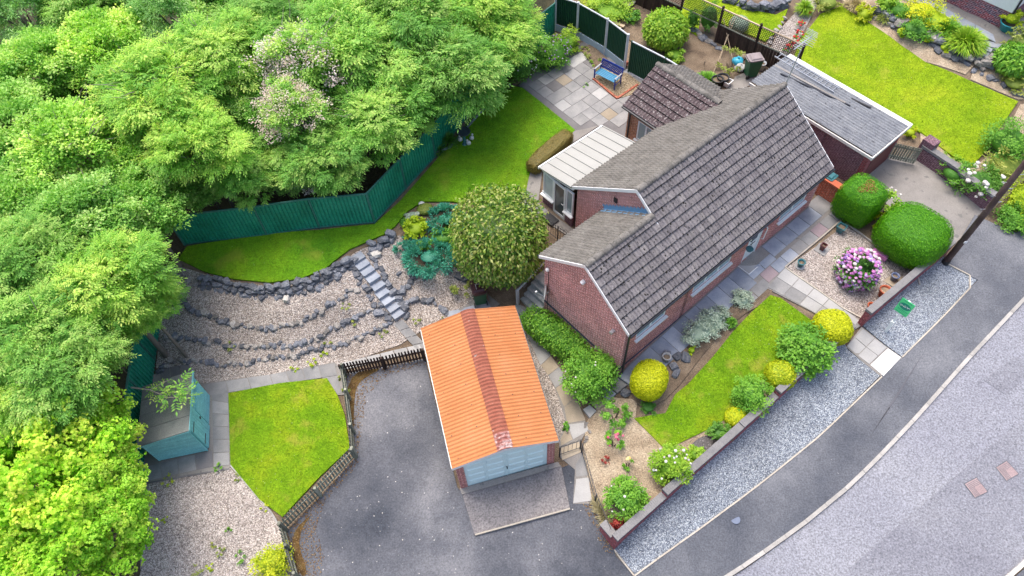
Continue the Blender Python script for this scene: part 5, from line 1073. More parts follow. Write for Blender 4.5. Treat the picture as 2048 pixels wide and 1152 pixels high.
gold=leafmat('golden_conifer',[(0.39,0.446,0.005),(0.65,0.675,0.009),(0.85,0.837,0.027)],.25,.08); goldg=leafmat('gold_green_leaf',[(0.26,0.39,0.008),(0.468,0.546,0.012),(0.676,0.676,0.03)],.25,.1)
photin=leafmat('laurel_leaf',[(.05,.13,.012),(.12,.25,.02),(.25,.35,.04),(.46,.46,.16)],.25,.05,.4)
green=leafmat('mid_green_leaf',[(0.072,0.238,0.024),(0.16,0.392,0.036),(0.272,0.518,0.06)],.3,.15); deep=leafmat('deep_green_leaf',[(0.053,0.176,0.022),(0.105,0.27,0.033),(0.18,0.378,0.05)],.3,.15)
fresh=leafmat('fresh_green_leaf',[(0.165,0.364,0.024),(0.285,0.494,0.036),(0.45,0.598,0.072)],.35,.12); lime=leafmat('lime_leaf',[(0.312,0.48,0.012),(0.468,0.6,0.02),(0.65,0.696,0.04)],.35,.12)
juni=leafmat('blue_juniper',[(0.038,0.24,0.153),(0.075,0.384,0.255),(0.15,0.528,0.374)],.2,.08); silver=leafmat('silver_leaf',[(0.24,0.33,0.243),(0.45,0.54,0.419),(0.675,0.75,0.608)],.2,.1)
brownh=leafmat('brown_hedge_leaf',[(0.15,0.128,0.03),(0.255,0.203,0.053),(0.36,0.255,0.075)],.2,.05); redl=leafmat('red_leaf',[(.25,.03,.03),(.42,.06,.05),(.5,.12,.08)],.3,.1); oliv=leafmat('olive_leaf',[(0.182,0.266,0.042),(0.308,0.378,0.07),(0.462,0.476,0.14)],.3,.12)
dry=leafmat('dry_stalk',[(.28,.24,.12),(.40,.34,.18),(.5,.44,.27)],.3,.1)
f_pink=leafmat('pink_petal',[(.45,.13,.40),(.62,.24,.56),(.78,.46,.72)],.25,0); f_lil=leafmat('lilac_petal',[(.28,.13,.44),(.42,.26,.6),(.66,.56,.76)],.25,0); f_wht=leafmat('white_petal',[(.62,.55,.55),(.8,.78,.77)],.25,0); f_red=leafmat('red_petal',[(.55,.03,.03),(.7,.08,.06)],.25,0); f_mag=leafmat('rose_petal',[(.5,.06,.14),(.7,.2,.28)],.25,0); f_yel=leafmat('yellow_petal',[(.65,.5,.1),(.8,.72,.4)],.25,0)
# clipped evergreens by the concrete drive
plant('clipped_shrub','square topped clipped green shrub next to the orange wall with a brown patch on top','shrub',1719,401,41,1.75,'clip',topi,9000,.05,.03,4.,rz=HA)
big_=[o for o in COL.objects if o.name=='clipped_shrub'][0]
nn_=900; t_=rng.uniform(0,6.283,nn_); r2=np.sqrt(rng.uniform(0,1,nn_))*(.8+.2*np.sin(t_*3)); Pb=np.stack([np.cos(t_)*r2*.52,np.sin(t_)*r2*.36-.05,1.752-.05*r2+rng.uniform(-.02,.015,nn_)],1)
link('browned_top',quadmesh('browned_top',quads_of(Pb,np.stack([np.cos(t_*7),np.sin(t_*7),np.full(nn_,.2)],1),np.array([0,0,1.])+randdir(nn_)*.5,.055*rng.uniform(.7,1.3,nn_),.03),rng.uniform(0,1,nn_),leafmat('browned_tip',[(.22,.07,.03),(.36,.13,.05),(.30,.2,.05)],.2,0)),big_)
plant('clipped_shrub','largest clipped green shrub with a domed top standing behind the short front wall','shrub',1824,470,65,1.75,'clip',topi,16000,.05,.03,2.8,rz=HA)
plant('clipped_shrub','yellow egg shaped clipped shrub at the front corner of the bungalow','shrub',1298,760,41,1.35,'clip',gold,7000,.05,.035,2.3,rz=HA+.4,ry=36)
plant('clipped_shrub','round golden yellow clipped shrub beside the front gate','shrub',1664,655,37,1.15,'clip',gold,5000,.065,.04,2.4)
plant('clipped_shrub','small golden green ball shrub third along the front wall from the gate','shrub',1560,751,30,1.0,'clip',goldg,3500,.065,.045,2.3)
plant('clipped_shrub','smallest pale yellow green ball shrub by the front wall','shrub',1471,836,22,.7,'clip',goldg,2000,.07,.05,2.)
plant('shrub','large leaved green shrub between the two golden shrubs by the gate','shrub',1611,699,44,1.15,'loose',green,4200,.11,.075,2.8)
plant('shrub','dark green rounded shrub in the middle of the front wall','shrub',1503,791,32,1.05,'loose',green,3600,.07,.045,2.6)
plant('shrub','low dark green shrub beyond the smallest yellow ball shrub','shrub',1439,867,21,.6,'loose',deep,1100,.08,.05,2.)
plant('shrub','small fresh green shrub on the heap of dark mulch by the wall','shrub',1393,910,19,.6,'loose',fresh,900,.1,.05)
plant('shrub','white flowering green bush at the pointed end of the front lawn','shrub',1342,932,34,1.1,'loose',fresh,3400,.08,.05,2.2,flowers=(26,.05,[f_wht],-.6))
plant('shrub','lowest green bush in the mulched front bed near the metal railing','shrub',1253,998,36,1.0,'loose',green,3000,.085,.05,2.2,flowers=(10,.045,[f_wht],-.6))
plant('shrub','small red leaved shrub in the corner of the front wall','shrub',1238,1050,14,.45,'loose',redl,500,.09,.05)
plant('rose_bush','tall rose bush in the mulched bed near the stepping slabs','rose bush',1231,826,25,1.0,'loose',green,800,.09,.055,core=False)
plant('rose_bush','pink rose bush in the middle of the mulched front bed','rose bush',1229,882,17,.8,'loose',green,420,.09,.05,core=False,flowers=(7,.055,[f_mag],.1))
plant('rose_bush','single pale yellow rose plant in the mulched bed','rose bush',1256,928,10,.5,'loose',green,220,.08,.05,core=False,flowers=(3,.08,[f_yel],.5))
plant('small_plant','small rusty leaved plant left of the yellow rose','plant',1212,922,9,.3,'loose',redl,120,.08,.04,core=False)
plant('flower_clump','dry yellow flowering strip beside the metal railing and drive','plants',1205,1030,14,.3,'blade',dry,520,.22,.02,ry=45,rz=R(20))
plant('mulch_heap','dark heap of grey mulch under the small shrub by the wall','mulch',1405,893,34,.14,'clip',leafmat('dark_mulch',[(.05,.045,.045),(.13,.12,.12),(.3,.28,.28)],0,0),1600,.08,.03,stem=False,ry=24)
plant('silver_plant','long mat of silver leaved plants along the front path','plant',1412,652,27,.4,'loose',silver,3000,.075,.035,2.4,ry=62,rz=HA-R(90))
plant('silver_plant','small silver leaved mound at the upper end of the long bed','plant',1482,598,22,.3,'loose',silver,1100,.07,.035)
plant('silver_plant','small green and yellow tuft at the lower end of the silver mat','plant',1383,700,9,.25,'loose',lime,160,.06,.03)
plant('small_plant','fresh green tuft beside the silver mat near the lawn edge','plant',1463,645,11,.35,'blade',green,260,.2,.03)
plant('small_plant','dark green tuft in the shade below the yellow egg shaped shrub','plant',1297,813,16,.25,'loose',deep,260,.08,.04)
plant('small_plant','little green weed by the garage side path','plant',1133,853,9,.25,'loose',green,120,.07,.04)
plant('rhododendron','purple and pink flowering rhododendron on the gravel bed','rhododendron',1716,540,35,1.05,'loose',deep,2200,.12,.05,2.3,flowers=(430,.07,[f_pink,f_pink,f_lil,f_pink,f_wht],-.6))
plant('rose_bush','pale pink rose between the two large clipped green shrubs','rose bush',1768,412,27,1.2,'loose',fresh,800,.11,.07,core=False,flowers=(8,.05,[f_wht],0))
plant('small_plant','lime green leafy plant below the pale rose','plant',1757,440,18,.5,'loose',lime,420,.12,.07,core=False)
# by the garage
plant('hedge','low leafy green hedge between the garage path and the brick gable','hedge',1114,672,30,1.0,'droop',green,5200,.10,.05,3.2,ry=80,rz=HA+R(8))
plant('shrub','tall light green bush at the lower corner of the brick gable','shrub',1180,750,46,1.5,'loose',green,5200,.085,.055,2.4,flowers=(12,.03,[f_wht],-.2))
plant('round_tree','big round evergreen bush clipped to a ball in front of the conservatory','bush',998,472,89,3.5,'droop',photin,9000,.15,.08,2.5)
plant('hedge','low brown clipped hedge along the lawn beside the conservatory','hedge',1100,303,17,.7,'clip',brownh,5200,.05,.03,5,ry=62,rz=R(-43))
# juniper bed
for (px,py,rp,h,st,m_,n,L,W,lab) in ((858,513,50,.6,'spray',juni,4200,.16,.035,'lowest wide blue green juniper spreading over the gravel'),(890,438,40,.6,'spray',juni,3000,.16,.035,'upper blue green juniper below the lawn edge'),(888,472,28,.5,'loose',green,1100,.09,.06,'green leafy shrub between the two big junipers'),
 (830,455,28,.5,'loose',lime,900,.11,.07,'lime green leafy plant at the left of the juniper bed'),(812,492,26,.4,'spray',juni,1300,.14,.03,'small juniper at the left end of the bed by the rocks'),(825,432,16,.4,'loose',silver,320,.09,.04,'silvery plant beside the white stone at the top of the bed'),
 (850,418,17,.35,'clip',oliv,700,.06,.03,'olive brown cushion plant beside the lawn'),(905,500,34,.5,'spray',juni,1900,.15,.035,'juniper touching the left side of the round bush'),(815,445,16,.4,'clip',deep,600,.05,.03,'dark green cushion at the left edge of the juniper bed'),(842,490,20,.35,'loose',deep,500,.08,.04,'dark green low plant above the lowest juniper')):
    plant('juniper' if st=='spray' else 'shrub',lab,'juniper' if st=='spray' else 'shrub',px,py,rp,h,st,m_,n,L,W,ry=rp*.85)
plant('small_plant','ferny weeds beside the wheelie bin','plant',925,575,20,.4,'loose',oliv,420,.1,.04,core=False)
for i,(px,py,lab) in enumerate(((712,645,'green weed at the right end of the middle stone row'),(690,612,'green weed against the upper stone row near the steps'),(590,733,'yellow weed patch on the gravel above the long slab path'),(622,724,'bigger yellow weed patch on the gravel left of the picket fence'),(648,712,'yellow weeds on the gravel nearest the corner of the picket fence'),(462,692,'lone green weed at the middle stone row on the left'),(684,757,'weed at the inner corner of the long picket fence'),(692,778,'weed growing up the long picket fence beside the single slab'),(890,640,'weed beside the slabs behind the orange roofed garage'),(835,640,'reddish weed on the gravel behind the garage gable'),(768,668,'green weed beside the lowest rock steps'),(655,690,'small weed between the two lower stone rows'))):
    plant('weed',lab,'weed',px,py,9 if i<6 else 8,.2,'loose',lime if i in(2,3,4) else oliv,90,.07,.04,core=False,group='weeds on the gravel terrace',stem=False)
for i,(px,py,rp,lab) in enumerate(((440,1105,9,'round weed in the middle of the pale gravel yard'),(420,1133,8,'weed low in the pale gravel yard left of the pink rocks'),(478,1115,13,'largest weed in the pale gravel yard'),(428,1090,6,'tiny weed in the middle of the pale gravel yard'),(335,962,12,'weeds along the edge of the shed slabs'),(438,935,10,'weed at the slab corner beside the shed base'),(475,955,8,'weed at the top corner of the gravel yard by the lawn edge'),(530,1015,7,'weed along the kerb between gravel yard and lawn'),(455,1062,6,'small weed right of the centre of the gravel yard'),(395,1140,14,'olive weeds at the bottom edge of the gravel yard'),(330,1040,6,'tiny weed near the lime hazel on the gravel yard'))):
    plant('weed',lab,'weed',px,py,rp,.2,'loose',(oliv,lime,green)[i%3],110,.06,.035,core=False,group='weeds in the pale gravel yard',stem=False)
plant('shrub','olive green bush at the bottom edge beside the grey picket fence','shrub',546,1126,34,.9,'loose',goldg,2000,.07,.04,2.2)
# against the back fence
for a in ((1108,108,34,1.2,'loose',green,1900,.09,.05,'pink and green shrub in the corner of the two green fences',(60,.035,[f_lil],0)),(1137,82,26,1.0,'loose',fresh,1100,.1,.05,'green leafy shrub under the concrete post fence',None),(1038,135,34,1.4,'loose',deep,1700,.09,.05,'dark shrub with white flowers at the edge of the patio',(40,.05,[f_wht],0)),(1078,120,24,.9,'loose',green,900,.09,.05,'low green shrub between patio and green fence',None),
 (985,182,16,.7,'loose',deep,420,.09,.05,'small red flowering plant in the raised bed by the green fence',(14,.05,[f_red],-.2)),(1005,172,16,.6,'loose',green,420,.1,.05,'small white flowered plant at the lawn corner by the patio',(6,.05,[f_wht],0)),(897,280,17,.7,'blade',deep,420,.35,.025,'dark grassy plant in the raised bed beside the bird bath',None),(878,300,12,.4,'blade',deep,200,.3,.025,'small dark grassy plant at the end of the raised bed',None)):
    plant('shrub',a[9],'shrub',*a[:9],flowers=a[10],core=a[4]=='loose')
for i,(px,py,rp,lab) in enumerate(((1195,128,15,'largest weeds in the little bed behind the blue bench'),(1180,110,12,'weeds at the back of the bed near the concrete fence'),(1205,138,12,'weeds next to the end of the blue bench'),(1170,100,10,'weeds at the far corner of the bed by the pale slabs'))): plant('weed',lab,'weed',px,py,rp,.2,'loose',(fresh,oliv)[i%2],160,.07,.04,core=False,group='weeds behind the blue bench',stem=False)
plant('small_plant','small green plant growing between the patio slabs in front of the bench','plant',1171,171,6,.2,'loose',green,60,.08,.04,core=False,stem=False)
# neighbour's vegetable plot and bank
for a in ((1332,58,44,1.7,'droop',fresh,2600,.17,.1,'tall bright green bush behind the dark green fence'),(1225,18,42,.5,'loose',fresh,1800,.11,.07,'row of low green vegetables behind the concrete post fence'),(1262,33,20,.4,'loose',green,500,.11,.07,'small patch of green vegetables beside the plank'),(1195,5,30,.4,'loose',lime,800,.1,.06,'yellow green vegetables at the top edge'),(1418,35,22,1.6,'loose',deep,900,.08,.04,'thin dark shrub behind the trellis'),(1385,40,14,1.2,'loose',deep,600,.07,.04,'narrow dark conifer beside the bright green bush'),
 (1415,158,26,.4,'blade',green,900,.25,.03,'green leafy row beside the roof of the rear wing'),(1462,122,24,1.3,'loose',oliv,420,.11,.06,'bean plants climbing thin canes by the trellis'),(1478,48,20,.8,'clip',silver,900,.06,.035,'grey green mound shrub on the upper lawn behind the trellis'),(1350,110,20,.5,'loose',fresh,500,.12,.07,'low green plants under the bright green bush')):
    plant('shrub',a[9],'shrub',*a[:9],core=a[4] not in('blade',) and a[9][:4]!='bean')
for a in ((1728,28,18,.6,'loose',goldg,700,.11,.06,'yellow leaved shrub at the top left of the planted bank'),(1712,8,22,.5,'blade',dry,500,.3,.03,'straw coloured grass clump on the planted bank'),(1775,8,20,.9,'loose',fresh,900,.1,.06,'light green bush near the top of the bank'),(1800,20,24,.8,'loose',green,900,.1,.05,'silvery green bush in the middle of the bank top'),(1845,25,38,.8,'loose',gold,1600,.09,.05,'golden yellow leafed shrub on the planted bank'),(1872,40,34,.7,'loose',lime,1500,.1,.06,'lime green spreading shrub right of the golden shrub'),(1835,55,34,.6,'loose',green,1300,.11,.06,'green leafy plants below the golden shrub'),(1895,58,32,.7,'blade',green,1300,.4,.035,'green strap leaved clump on the bank'),(1932,78,42,.8,'blade',fresh,1900,.45,.04,'largest strap leaved clump near the stone steps'),(1770,35,14,.5,'blade',oliv,260,.3,.03,'tuft of thin leaves beside the low stone wall'),(1805,62,14,.4,'loose',lime,260,.1,.06,'small yellow green plant at the foot of the stone wall'),(1855,78,12,.4,'loose',lime,220,.1,.06,'little plant in front of the stone wall'),(1890,95,12,.35,'loose',goldg,200,.1,.06,'tiny yellowish plant at the lawn edge by the wall'),
 (2035,120,42,1.2,'droop',green,1700,.2,.09,'big green bush beside the stone steps at the right edge'),(2045,88,30,1.1,'loose',oliv,900,.12,.07,'reddish green bush above the steps at the right edge'),(2030,165,26,.5,'loose',oliv,600,.1,.05,'dry brownish plants right of the bright lawn'),(2020,285,46,1.2,'loose',green,2600,.12,.05,'tall silvery green perennials at the right end of the bright lawn'),(2010,330,40,.8,'loose',oliv,1200,.12,.05,'grey green plants along the verge side of the far bed'),(1910,345,30,.8,'loose',green,1000,.1,.05,'green flower clump behind the purple wall'),(1893,325,20,.7,'loose',fresh,500,.1,.05,'pale green clump behind the purple brick pier'),(1820,265,13,.4,'loose',goldg,260,.08,.05,'small yellow plant beside the flat roofed garage'),(1610,15,16,.7,'blade',fresh,420,.4,.04,'broad leaved plant beside the gravel path at the top'),(1655,5,24,.6,'loose',oliv,700,.1,.05,'straggly plants at the top edge above the bright lawn')):
    plant('shrub',a[9],'shrub',*a[:9],core=a[4]!='blade')
plant('peony','white flowering peony leaning over the purple brick wall','peony',1958,365,38,.9,'loose',deep,1700,.12,.05,flowers=(26,.1,[f_wht],-.4))
for i,(px,py,lab) in enumerate(((1616,24,'topmost red flower beside the gravel path'),(1600,48,'second red flower from the top beside the gravel path'),(1598,70,'red flowers half way down the gravel path'),(1582,90,'red flower near the lower end of the gravel path'),(1575,100,'lowest red flower by the trellis'),(1590,82,'red flower at the edge of the bright lawn'))): plant('red_flower',lab,'flower',px,py,7,.3,'loose',green,60,.08,.04,core=False,flowers=(5,.07,[f_red],.2),group='red flowers beside the gravel path',stem=False)
for px,py,rp,lab in ((2070,400,60,'bright green verge plants along the road at the right edge'),(2030,440,34,'green ground cover beside the pole at the verge')): plant('verge_plants',lab,'plants',px,py,rp,.4,'loose',lime if px>2050 else green,2200,.1,.05,core=True,stem=False)
# ================================================================ bins, pots, bench and the rest
def wheelie(name,label,px,py,rz,bm_,lm,h=1.05,w_=.56,d_=.66):
    b=thing(name,label,'wheelie bin',tuple(G(px,py)+np.array([0,0,.05])),rz)
    mb=MB(); mb.hexa([(-w_*.4,-d_*.36,.06),(w_*.4,-d_*.36,.06),(w_*.4,d_*.34,.06),(-w_*.4,d_*.34,.06),(-w_*.5,-d_*.5,h-.08),(w_*.5,-d_*.5,h-.08),(w_*.5,d_*.5,h-.08),(-w_*.5,d_*.5,h-.08)]); mb.build('body',bm_,b)
    mb=MB(); mb.prism([(-w_*.5,-d_*.54),(w_*.5,-d_*.54),(w_*.54,-d_*.4),(w_*.54,d_*.4),(w_*.46,d_*.54),(-w_*.46,d_*.54),(-w_*.54,d_*.4),(-w_*.54,-d_*.4)],h-.078,h-.02); mb.hexa([(-w_*.44,-d_*.44,h-.0195),(w_*.44,-d_*.44,h-.0195),(w_*.44,d_*.4,h-.0195),(-w_*.44,d_*.4,h-.0195),(-w_*.36,-d_*.34,h+.04),(w_*.36,-d_*.34,h+.04),(w_*.36,d_*.3,h+.04),(-w_*.36,d_*.3,h+.04)]); lid=mb.build('lid',lm,b)
    mb=MB(); mb.tube([(-w_*.42,d_*.6,h-.06),(w_*.42,d_*.6,h-.06)],.018); mb.build('handle',lm,b)
    for x in (-1,1): mb=MB(); mb.tube([(x*w_*.42,d_*.36,.1),(x*w_*.5,d_*.36,.1)],.1,12); mb.build('wheel',black_m,b)
    return b,lid
b_,lid_=wheelie('wheelie_bin','green wheelie bin with a maroon lid standing behind the orange roofed garage',960,603,R(190),bin_m,lid_m)
mb=MB(); mb.box(-.12,.12,-.1,-.07,1.0905,1.095); mb.box(.08,.11,-.07,.16,1.0905,1.095); mb.build('lid_marking',steel,lid_)
wheelie('wheelie_bin','dark green wheelie bin with a pale grey lid beside the trellis fence',1499,152,HA+R(60),bin_m,lid_g)
wheelie('wheelie_bin','half hidden green bin squeezed between the bungalow and the orange wall',1643,384,HA,bin_m,teal,1.0,.45,.5)
bn=G(1188,160),G(1228,182); bd=bn[1][:2]-bn[0][:2]; bench=thing('garden_bench','blue garden bench with a pierced lattice back on the patio','bench',tuple((bn[0]+bn[1])/2+np.array([0,0,.04])),math.atan2(bd[1],bd[0]))
bw=float(np.linalg.norm(bd))/2
for x in (-bw,bw):
    mb=MB(); mb.bar((x,0,0),(x,0,.62),.05,.05); mb.build('leg',blue_m,bench); mb=MB(); mb.bar((x,.5,0),(x,.48,.42),.05,.05); mb.bar((x,.48,.42),(x,.62,.88),.05,.05); mb.build('leg',blue_m,bench); mb=MB(); mb.bar((x,-.02,.64),(x,.52,.64),.06,.04); mb.build('armrest',steel,bench); mb=MB(); mb.bar((x,.0,.25),(x,.5,.25),.03,.03); mb.build('side_rail',blue_m,bench)
for k in range(5): mb=MB(); mb.bar((-bw+.03,.02+k*.1,.43),(bw-.03,.02+k*.1,.43),.08,.025); mb.build('slat',seat_m,bench)
mb=MB(); zq=lambda t:(.5+.11*t,.47+.42*t)
mb.bar((-bw,*zq(.95)),(bw,*zq(.95)),.03,.07); mb.bar((-bw,*zq(.08)),(bw,*zq(.08)),.03,.05); mb.build('back_rail',blue_m,bench)
mb=MB(); n=15
for k in range(n):
    x0=-bw+2*bw*k/n; x1=-bw+2*bw*(k+1)/n
    mb.bar((x0,*zq(.1)),(x1,*zq(.5)),.02,.035); mb.bar((x1,*zq(.1)),(x0,*zq(.5)),.02,.035); mb.bar((x0,*zq(.5)),(x1,*zq(.92)),.02,.035); mb.bar((x1,*zq(.5)),(x0,*zq(.92)),.02,.035)
props(mb.build('lattice_back',blue_m,bench),kind='stuff')
patch('bench_gravel',[(1188,158),(1220,140),(1256,150),(1285,172),(1270,190),(1234,200)],gr_tan,6.5,.05)
edging('brick_edging_kerb',[(1186,160),(1234,200),(1275,172)],.1,.1,.13,br_orange,seg=.23)
patch('weedy_bed',[(1160,102),(1182,90),(1222,128),(1205,140),(1192,148),(1185,132)],soil,6.5,.05)
for i,(px,py,lab) in enumerate(((1235,118,'upper old red brick stacked behind the blue bench'),(1245,128,'lower old red brick stacked behind the blue bench'),(1228,112,'brown log lying behind the blue bench'))):
    mb=MB(); p=G(px,py); a=HA-R(90); d=np.array([math.cos(a),math.sin(a)])*.28; mb.bar((p[0]-d[0],p[1]-d[1],p[2]+.15),(p[0]+d[0],p[1]+d[1],p[2]+.15),.2,.2); single('brick' if i<2 else 'log',mb,br_orange if i<2 else wood_l,lab,'brick' if i<2 else 'log')
def pot(label,px,py,prof,mat,fill=soil,plate=None,sq=False,cat='plant pot',name='plant_pot'):
    p=G(px,py)+np.array([0,0,.05]); o=thing(name,label,cat,tuple(p),HA+.1)
    mb=MB(); n=4 if sq else 16; rot=math.pi/4 if sq else 0
    v0=len(mb.v); mb.lathe(prof,n)
    if sq: mb.v=[(x*math.cos(rot)-y*math.sin(rot),x*math.sin(rot)+y*math.cos(rot),z) for x,y,z in mb.v]
    mb.f=mb.f[:-1]; mb.m=mb.m[:-1]; mb.build('pot',mat,o,smooth=not sq)
    r_,z_=prof[-1]; mb=MB(); mb.lathe([(r_*1.0,z_-.01),(r_,z_)],n)
    if sq: mb.v=[(x*math.cos(rot)-y*math.sin(rot),x*math.sin(rot)+y*math.cos(rot),z) for x,y,z in mb.v]
    mb.build('compost',fill,o)
    if plate: s,m_=plate; mb=MB(); mb.box(-s,s,-s,s,-.03,.0) if sq or s>.25 else mb.lathe([(s,-.03),(s,0)],16); mb.build('plate',m_,o)
    return o
cone=lambda r0,r1,h,t=.03:[(r0,.002),(r1,h),(r1+.015,h),(r1+.015,h+.03),(r1-t,h+.03),(r1-t-.01,h-.06)]
pot('square teal planter on the corner of the gravel bed by the slabs',1678,464,cone(.15,.23,.3),teal,sq=True)
pot('square maroon pot on a grey slab in the gravel bed',1643,500,cone(.11,.15,.26),maroon,sq=True,plate=(.24,sl_grey))
pot('small cream rimmed round pot on a pale saucer near the path corner',1599,533,cone(.10,.15,.24),teal,plate=(.2,sl_pale)); pot('blue and white round pot on a tan slab beside the purple rhododendron',1785,560,cone(.11,.15,.24),plain('slate_blue_glaze',(.12,.15,.25),.3),plate=(.33,sl_tan))
pot('larger terracotta pot with pale compost by the short front wall',1763,592,cone(.15,.22,.36),terra,bark_soil); pot('smallest terracotta pot at the end of the short front wall',1738,618,cone(.09,.14,.2),terra)
pot('cream rimmed pot half hidden behind the yellow egg shaped shrub',1331,721,cone(.12,.16,.25),sl_pale)
tp=pot('turquoise bowl planted with yellow green leaves by the white house',2010,62,cone(.25,.42,.4),turq,cat='planter',name='planter'); link('foliage',foliage('loose',.42,.42,.3,420,.12,.06,lime),tp,(0,0,.6))
for px,py,m_,lab in ((1443,168,black_m,'round black pot beside the roof of the rear wing'),(1432,172,black_m,'second round black pot at the roof edge beside a white tub')): pot(lab,px,py,cone(.2,.28,.35),m_)
pot('white tub half hidden behind the ridge of the rear wing',1452,172,cone(.2,.28,.25),white_m,sq=True)
pb=thing('pink_planter','pink plastic box lying by the gravel bed kerb under the big clipped shrub','planter',tuple(G(1757,513)+np.array([0,0,.04])),HA-R(80))
mb=MB(); mb.prism([(-.3,-.1),(-.05,-.14),(.3,-.14),(.3,.14),(-.05,.14),(-.3,.1)],0,.2); mb.build('tray',pinkbox,pb); mb=MB(); mb.prism([(-.02,-.165),(.32,-.165),(.32,.165),(-.02,.165)],.201,.24); mb.build('lid',pinkbox,pb)
bb=thing('bird_bath','dark bird bath bowl on a pedestal at the lawn edge','bird bath',tuple(G(930,290)))
mb=MB(); mb.lathe([(.2,0),(.16,.06),(.07,.12),(.06,.6),(.1,.68)],14); mb.build('pedestal',teal,bb,smooth=True); mb=MB(); mb.lathe([(.1,.681),(.28,.76),(.32,.82),(.29,.83),(.2,.76)],18); mb.f=mb.f[:-1]; mb.m=mb.m[:-1]; mb.build('bowl',plain('dark_slate',(.04,.055,.065),.4),bb,smooth=True); mb=MB(); mb.lathe([(.26,.79),(.26,.795)],18); mb.build('water',glass,bb)
for px,py,lab in ((944,281,'white duck ornament on the grass beside the bird bath'),(938,291,'lower white ornament on the grass below the bird bath'),(921,284,'small white ornament at the foot of the bird bath')):
    o=thing('garden_ornament',lab,'ornament',tuple(G(px,py)+np.array([0,0,.06])),rnd.uniform(0,3)); mb=MB(); mb.lathe([(.05,0),(.11,.07),(.1,.15),(.04,.2)],10); mb.build('body',white_old,o,smooth=True); mb=MB(); mb.lathe([(.03,.2),(.055,.25),(.03,.3)],8,(.06,0,0)); mb.build('head',white_old,o,smooth=True)
mb=MB(); mb.lathe([(.12,0),(.13,.1),(.06,.14)],12,tuple(G(844,412)+np.array([0,0,.06]))); single('lamp',mb,white_old,'round white stone lamp at the top of the juniper bed','lamp')
mat_=thing('door_mat','dark rubber mat outside the conservatory door','mat',(*HX(2.85,7.0),Tz(*HX(2.85,7.))+.105),HA); mb=MB(); mb.box(-.22,.22,-.32,.32,-.02,.015); mb.build('mat',black_m,mat_)
for k in range(6): mb=MB(); mb.box(-.2+k*.07,-.18+k*.07,-.3,.3,.0151,.022); mb.build('rib',pipe_m,mat_)
# sale board
sb=G(1771,663); us=float((sb[:2]-HO)@hU); q1=onwall(1789,617,u=us); q2=onwall(1807,593,u=us); q3=onwall(1831,612,u=us); q4=onwall(1812,635,u=us)
vb=float((sb[:2]-HO)@hV); zb=(q1[2]+q4[2])/2; zt=(q2[2]+q3[2])/2; vL=(q1[1]+q2[1])/2; vR=(q3[1]+q4[1])/2
sg=thing('sale_board','green estate agent board on a white post stuck in the grey gravel verge','sign',tuple(sb),HA); vL-=vb; vR-=vb; zb-=sb[2]; zt-=sb[2]
mb=MB(); mb.box(-.02,.045,-.04,.04,-.2,zt-.02); mb.build('post',sign_w,sg); mb=MB(); mb.box(-.045,.07,-.06,.06,-.1,zb*.55); mb.build('post_sleeve',sign_w,sg)
v0,v1=min(vL,vR),max(vL,vR); H_=zt-zb; Wb=v1-v0; mb=MB(); mb.box(-.034,-.021,v0,v1,zb,zt); brd=mb.build('board',sign_g,sg)
def disc(cy,cz,ry,rz_,x,tilt,n=20): return [(x,cy+ry*math.cos(t)*math.cos(tilt)-rz_*math.sin(t)*math.sin(tilt),cz+ry*math.cos(t)*math.sin(tilt)+rz_*math.sin(t)*math.cos(tilt)) for t in [6.2832*i/n for i in range(n)]]
vc=(v0+v1)/2; zc=zb+H_*.58; mb=MB(); D=disc(vc,zc,Wb*.43,H_*.22,-.0365,-.12); mb.add(D,[tuple(range(len(D)))]); mb.build('logo_oval',sign_d,brd)
mb=MB(); prev=None     # illegible script lettering across the oval
for k in range(23):
    t=k/22; y=vc+Wb*.36*(1-2*t); z=zc+(.05*H_)*math.sin(k*2.1)+(.06*H_ if k%5==0 else 0)+.07*H_*(t-.5); cur=(-.039,y,z)
    if prev and k%8!=7: mb.bar(prev,cur,.004,.028*H_)
    prev=cur
props(mb.build('logo_script',sign_w,brd),kind='stuff'); mb=MB()
for k in range(7): mb.box(-.0375,-.036,v0+Wb*(.1+k*.115),v0+Wb*(.18+k*.115),zb+H_*.27,zb+H_*.31); mb.box(-.0375,-.036,v0+Wb*(.14+k*.1),v0+Wb*(.2+k*.1),zb+H_*.19,zb+H_*.215)
mb.box(-.0375,-.036,v0+Wb*.08,v1-Wb*.08,zb+H_*.07,zb+H_*.1)
for k in range(5): mb.box(-.0375,-.036,v0+Wb*(.2+k*.12),v0+Wb*(.28+k*.12),zb+H_*.9,zb+H_*.94)
props(mb.build('small_print',sign_d,brd),kind='stuff')
# pole, aerial
po=G(1889,527); pole=thing('utility_pole','tall dark timber utility pole standing at the end of the short front wall','utility pole',tuple(po))
mb=MB(); mb.tube([(0,0,-.5),(0,0,4.),(0,0,8.6)],[.125,.105,.09],14); mb.build('shaft',wood_p,pole,smooth=True); mb=MB(); mb.tube([(.15,0,0),(.13,.0,4.),(.11,0,8.)],.02,5); mb.build('earth_cable',black_m,pole)
for k in range(6): mb=MB(); s=1 if k%2 else -1; mb.tube([(0,0,3.3+k*.35),(s*.3,0,3.33+k*.35)],.012,5); mb.build('step_iron',steel,pole)
mb=MB(); mb.tube([(0,0,-.05),(0,0,.25)],.145,14); mb.build('base_collar',black_m,pole); mb=MB(); mb.box(-.06,.06,-.16,-.14,1.5,1.62); mb.build('number_plate',white_m,pole)
at_=onwall(1600,101,v=D2/2); ae=thing('tv_aerial','silver television aerial on a mast at the right hand roof peak','aerial',(*HX(Lh-.02,D2/2),ZE+D2/2*TP-.3),HA)
ztop=at_[2]-(ZE+D2/2*TP-.3); du=at_[0]-(Lh-.02)
mb=MB(); mb.tube([(0.06,0,0),(0.06+du,0,ztop)],.024,6); mb.build('mast',steel,ae)
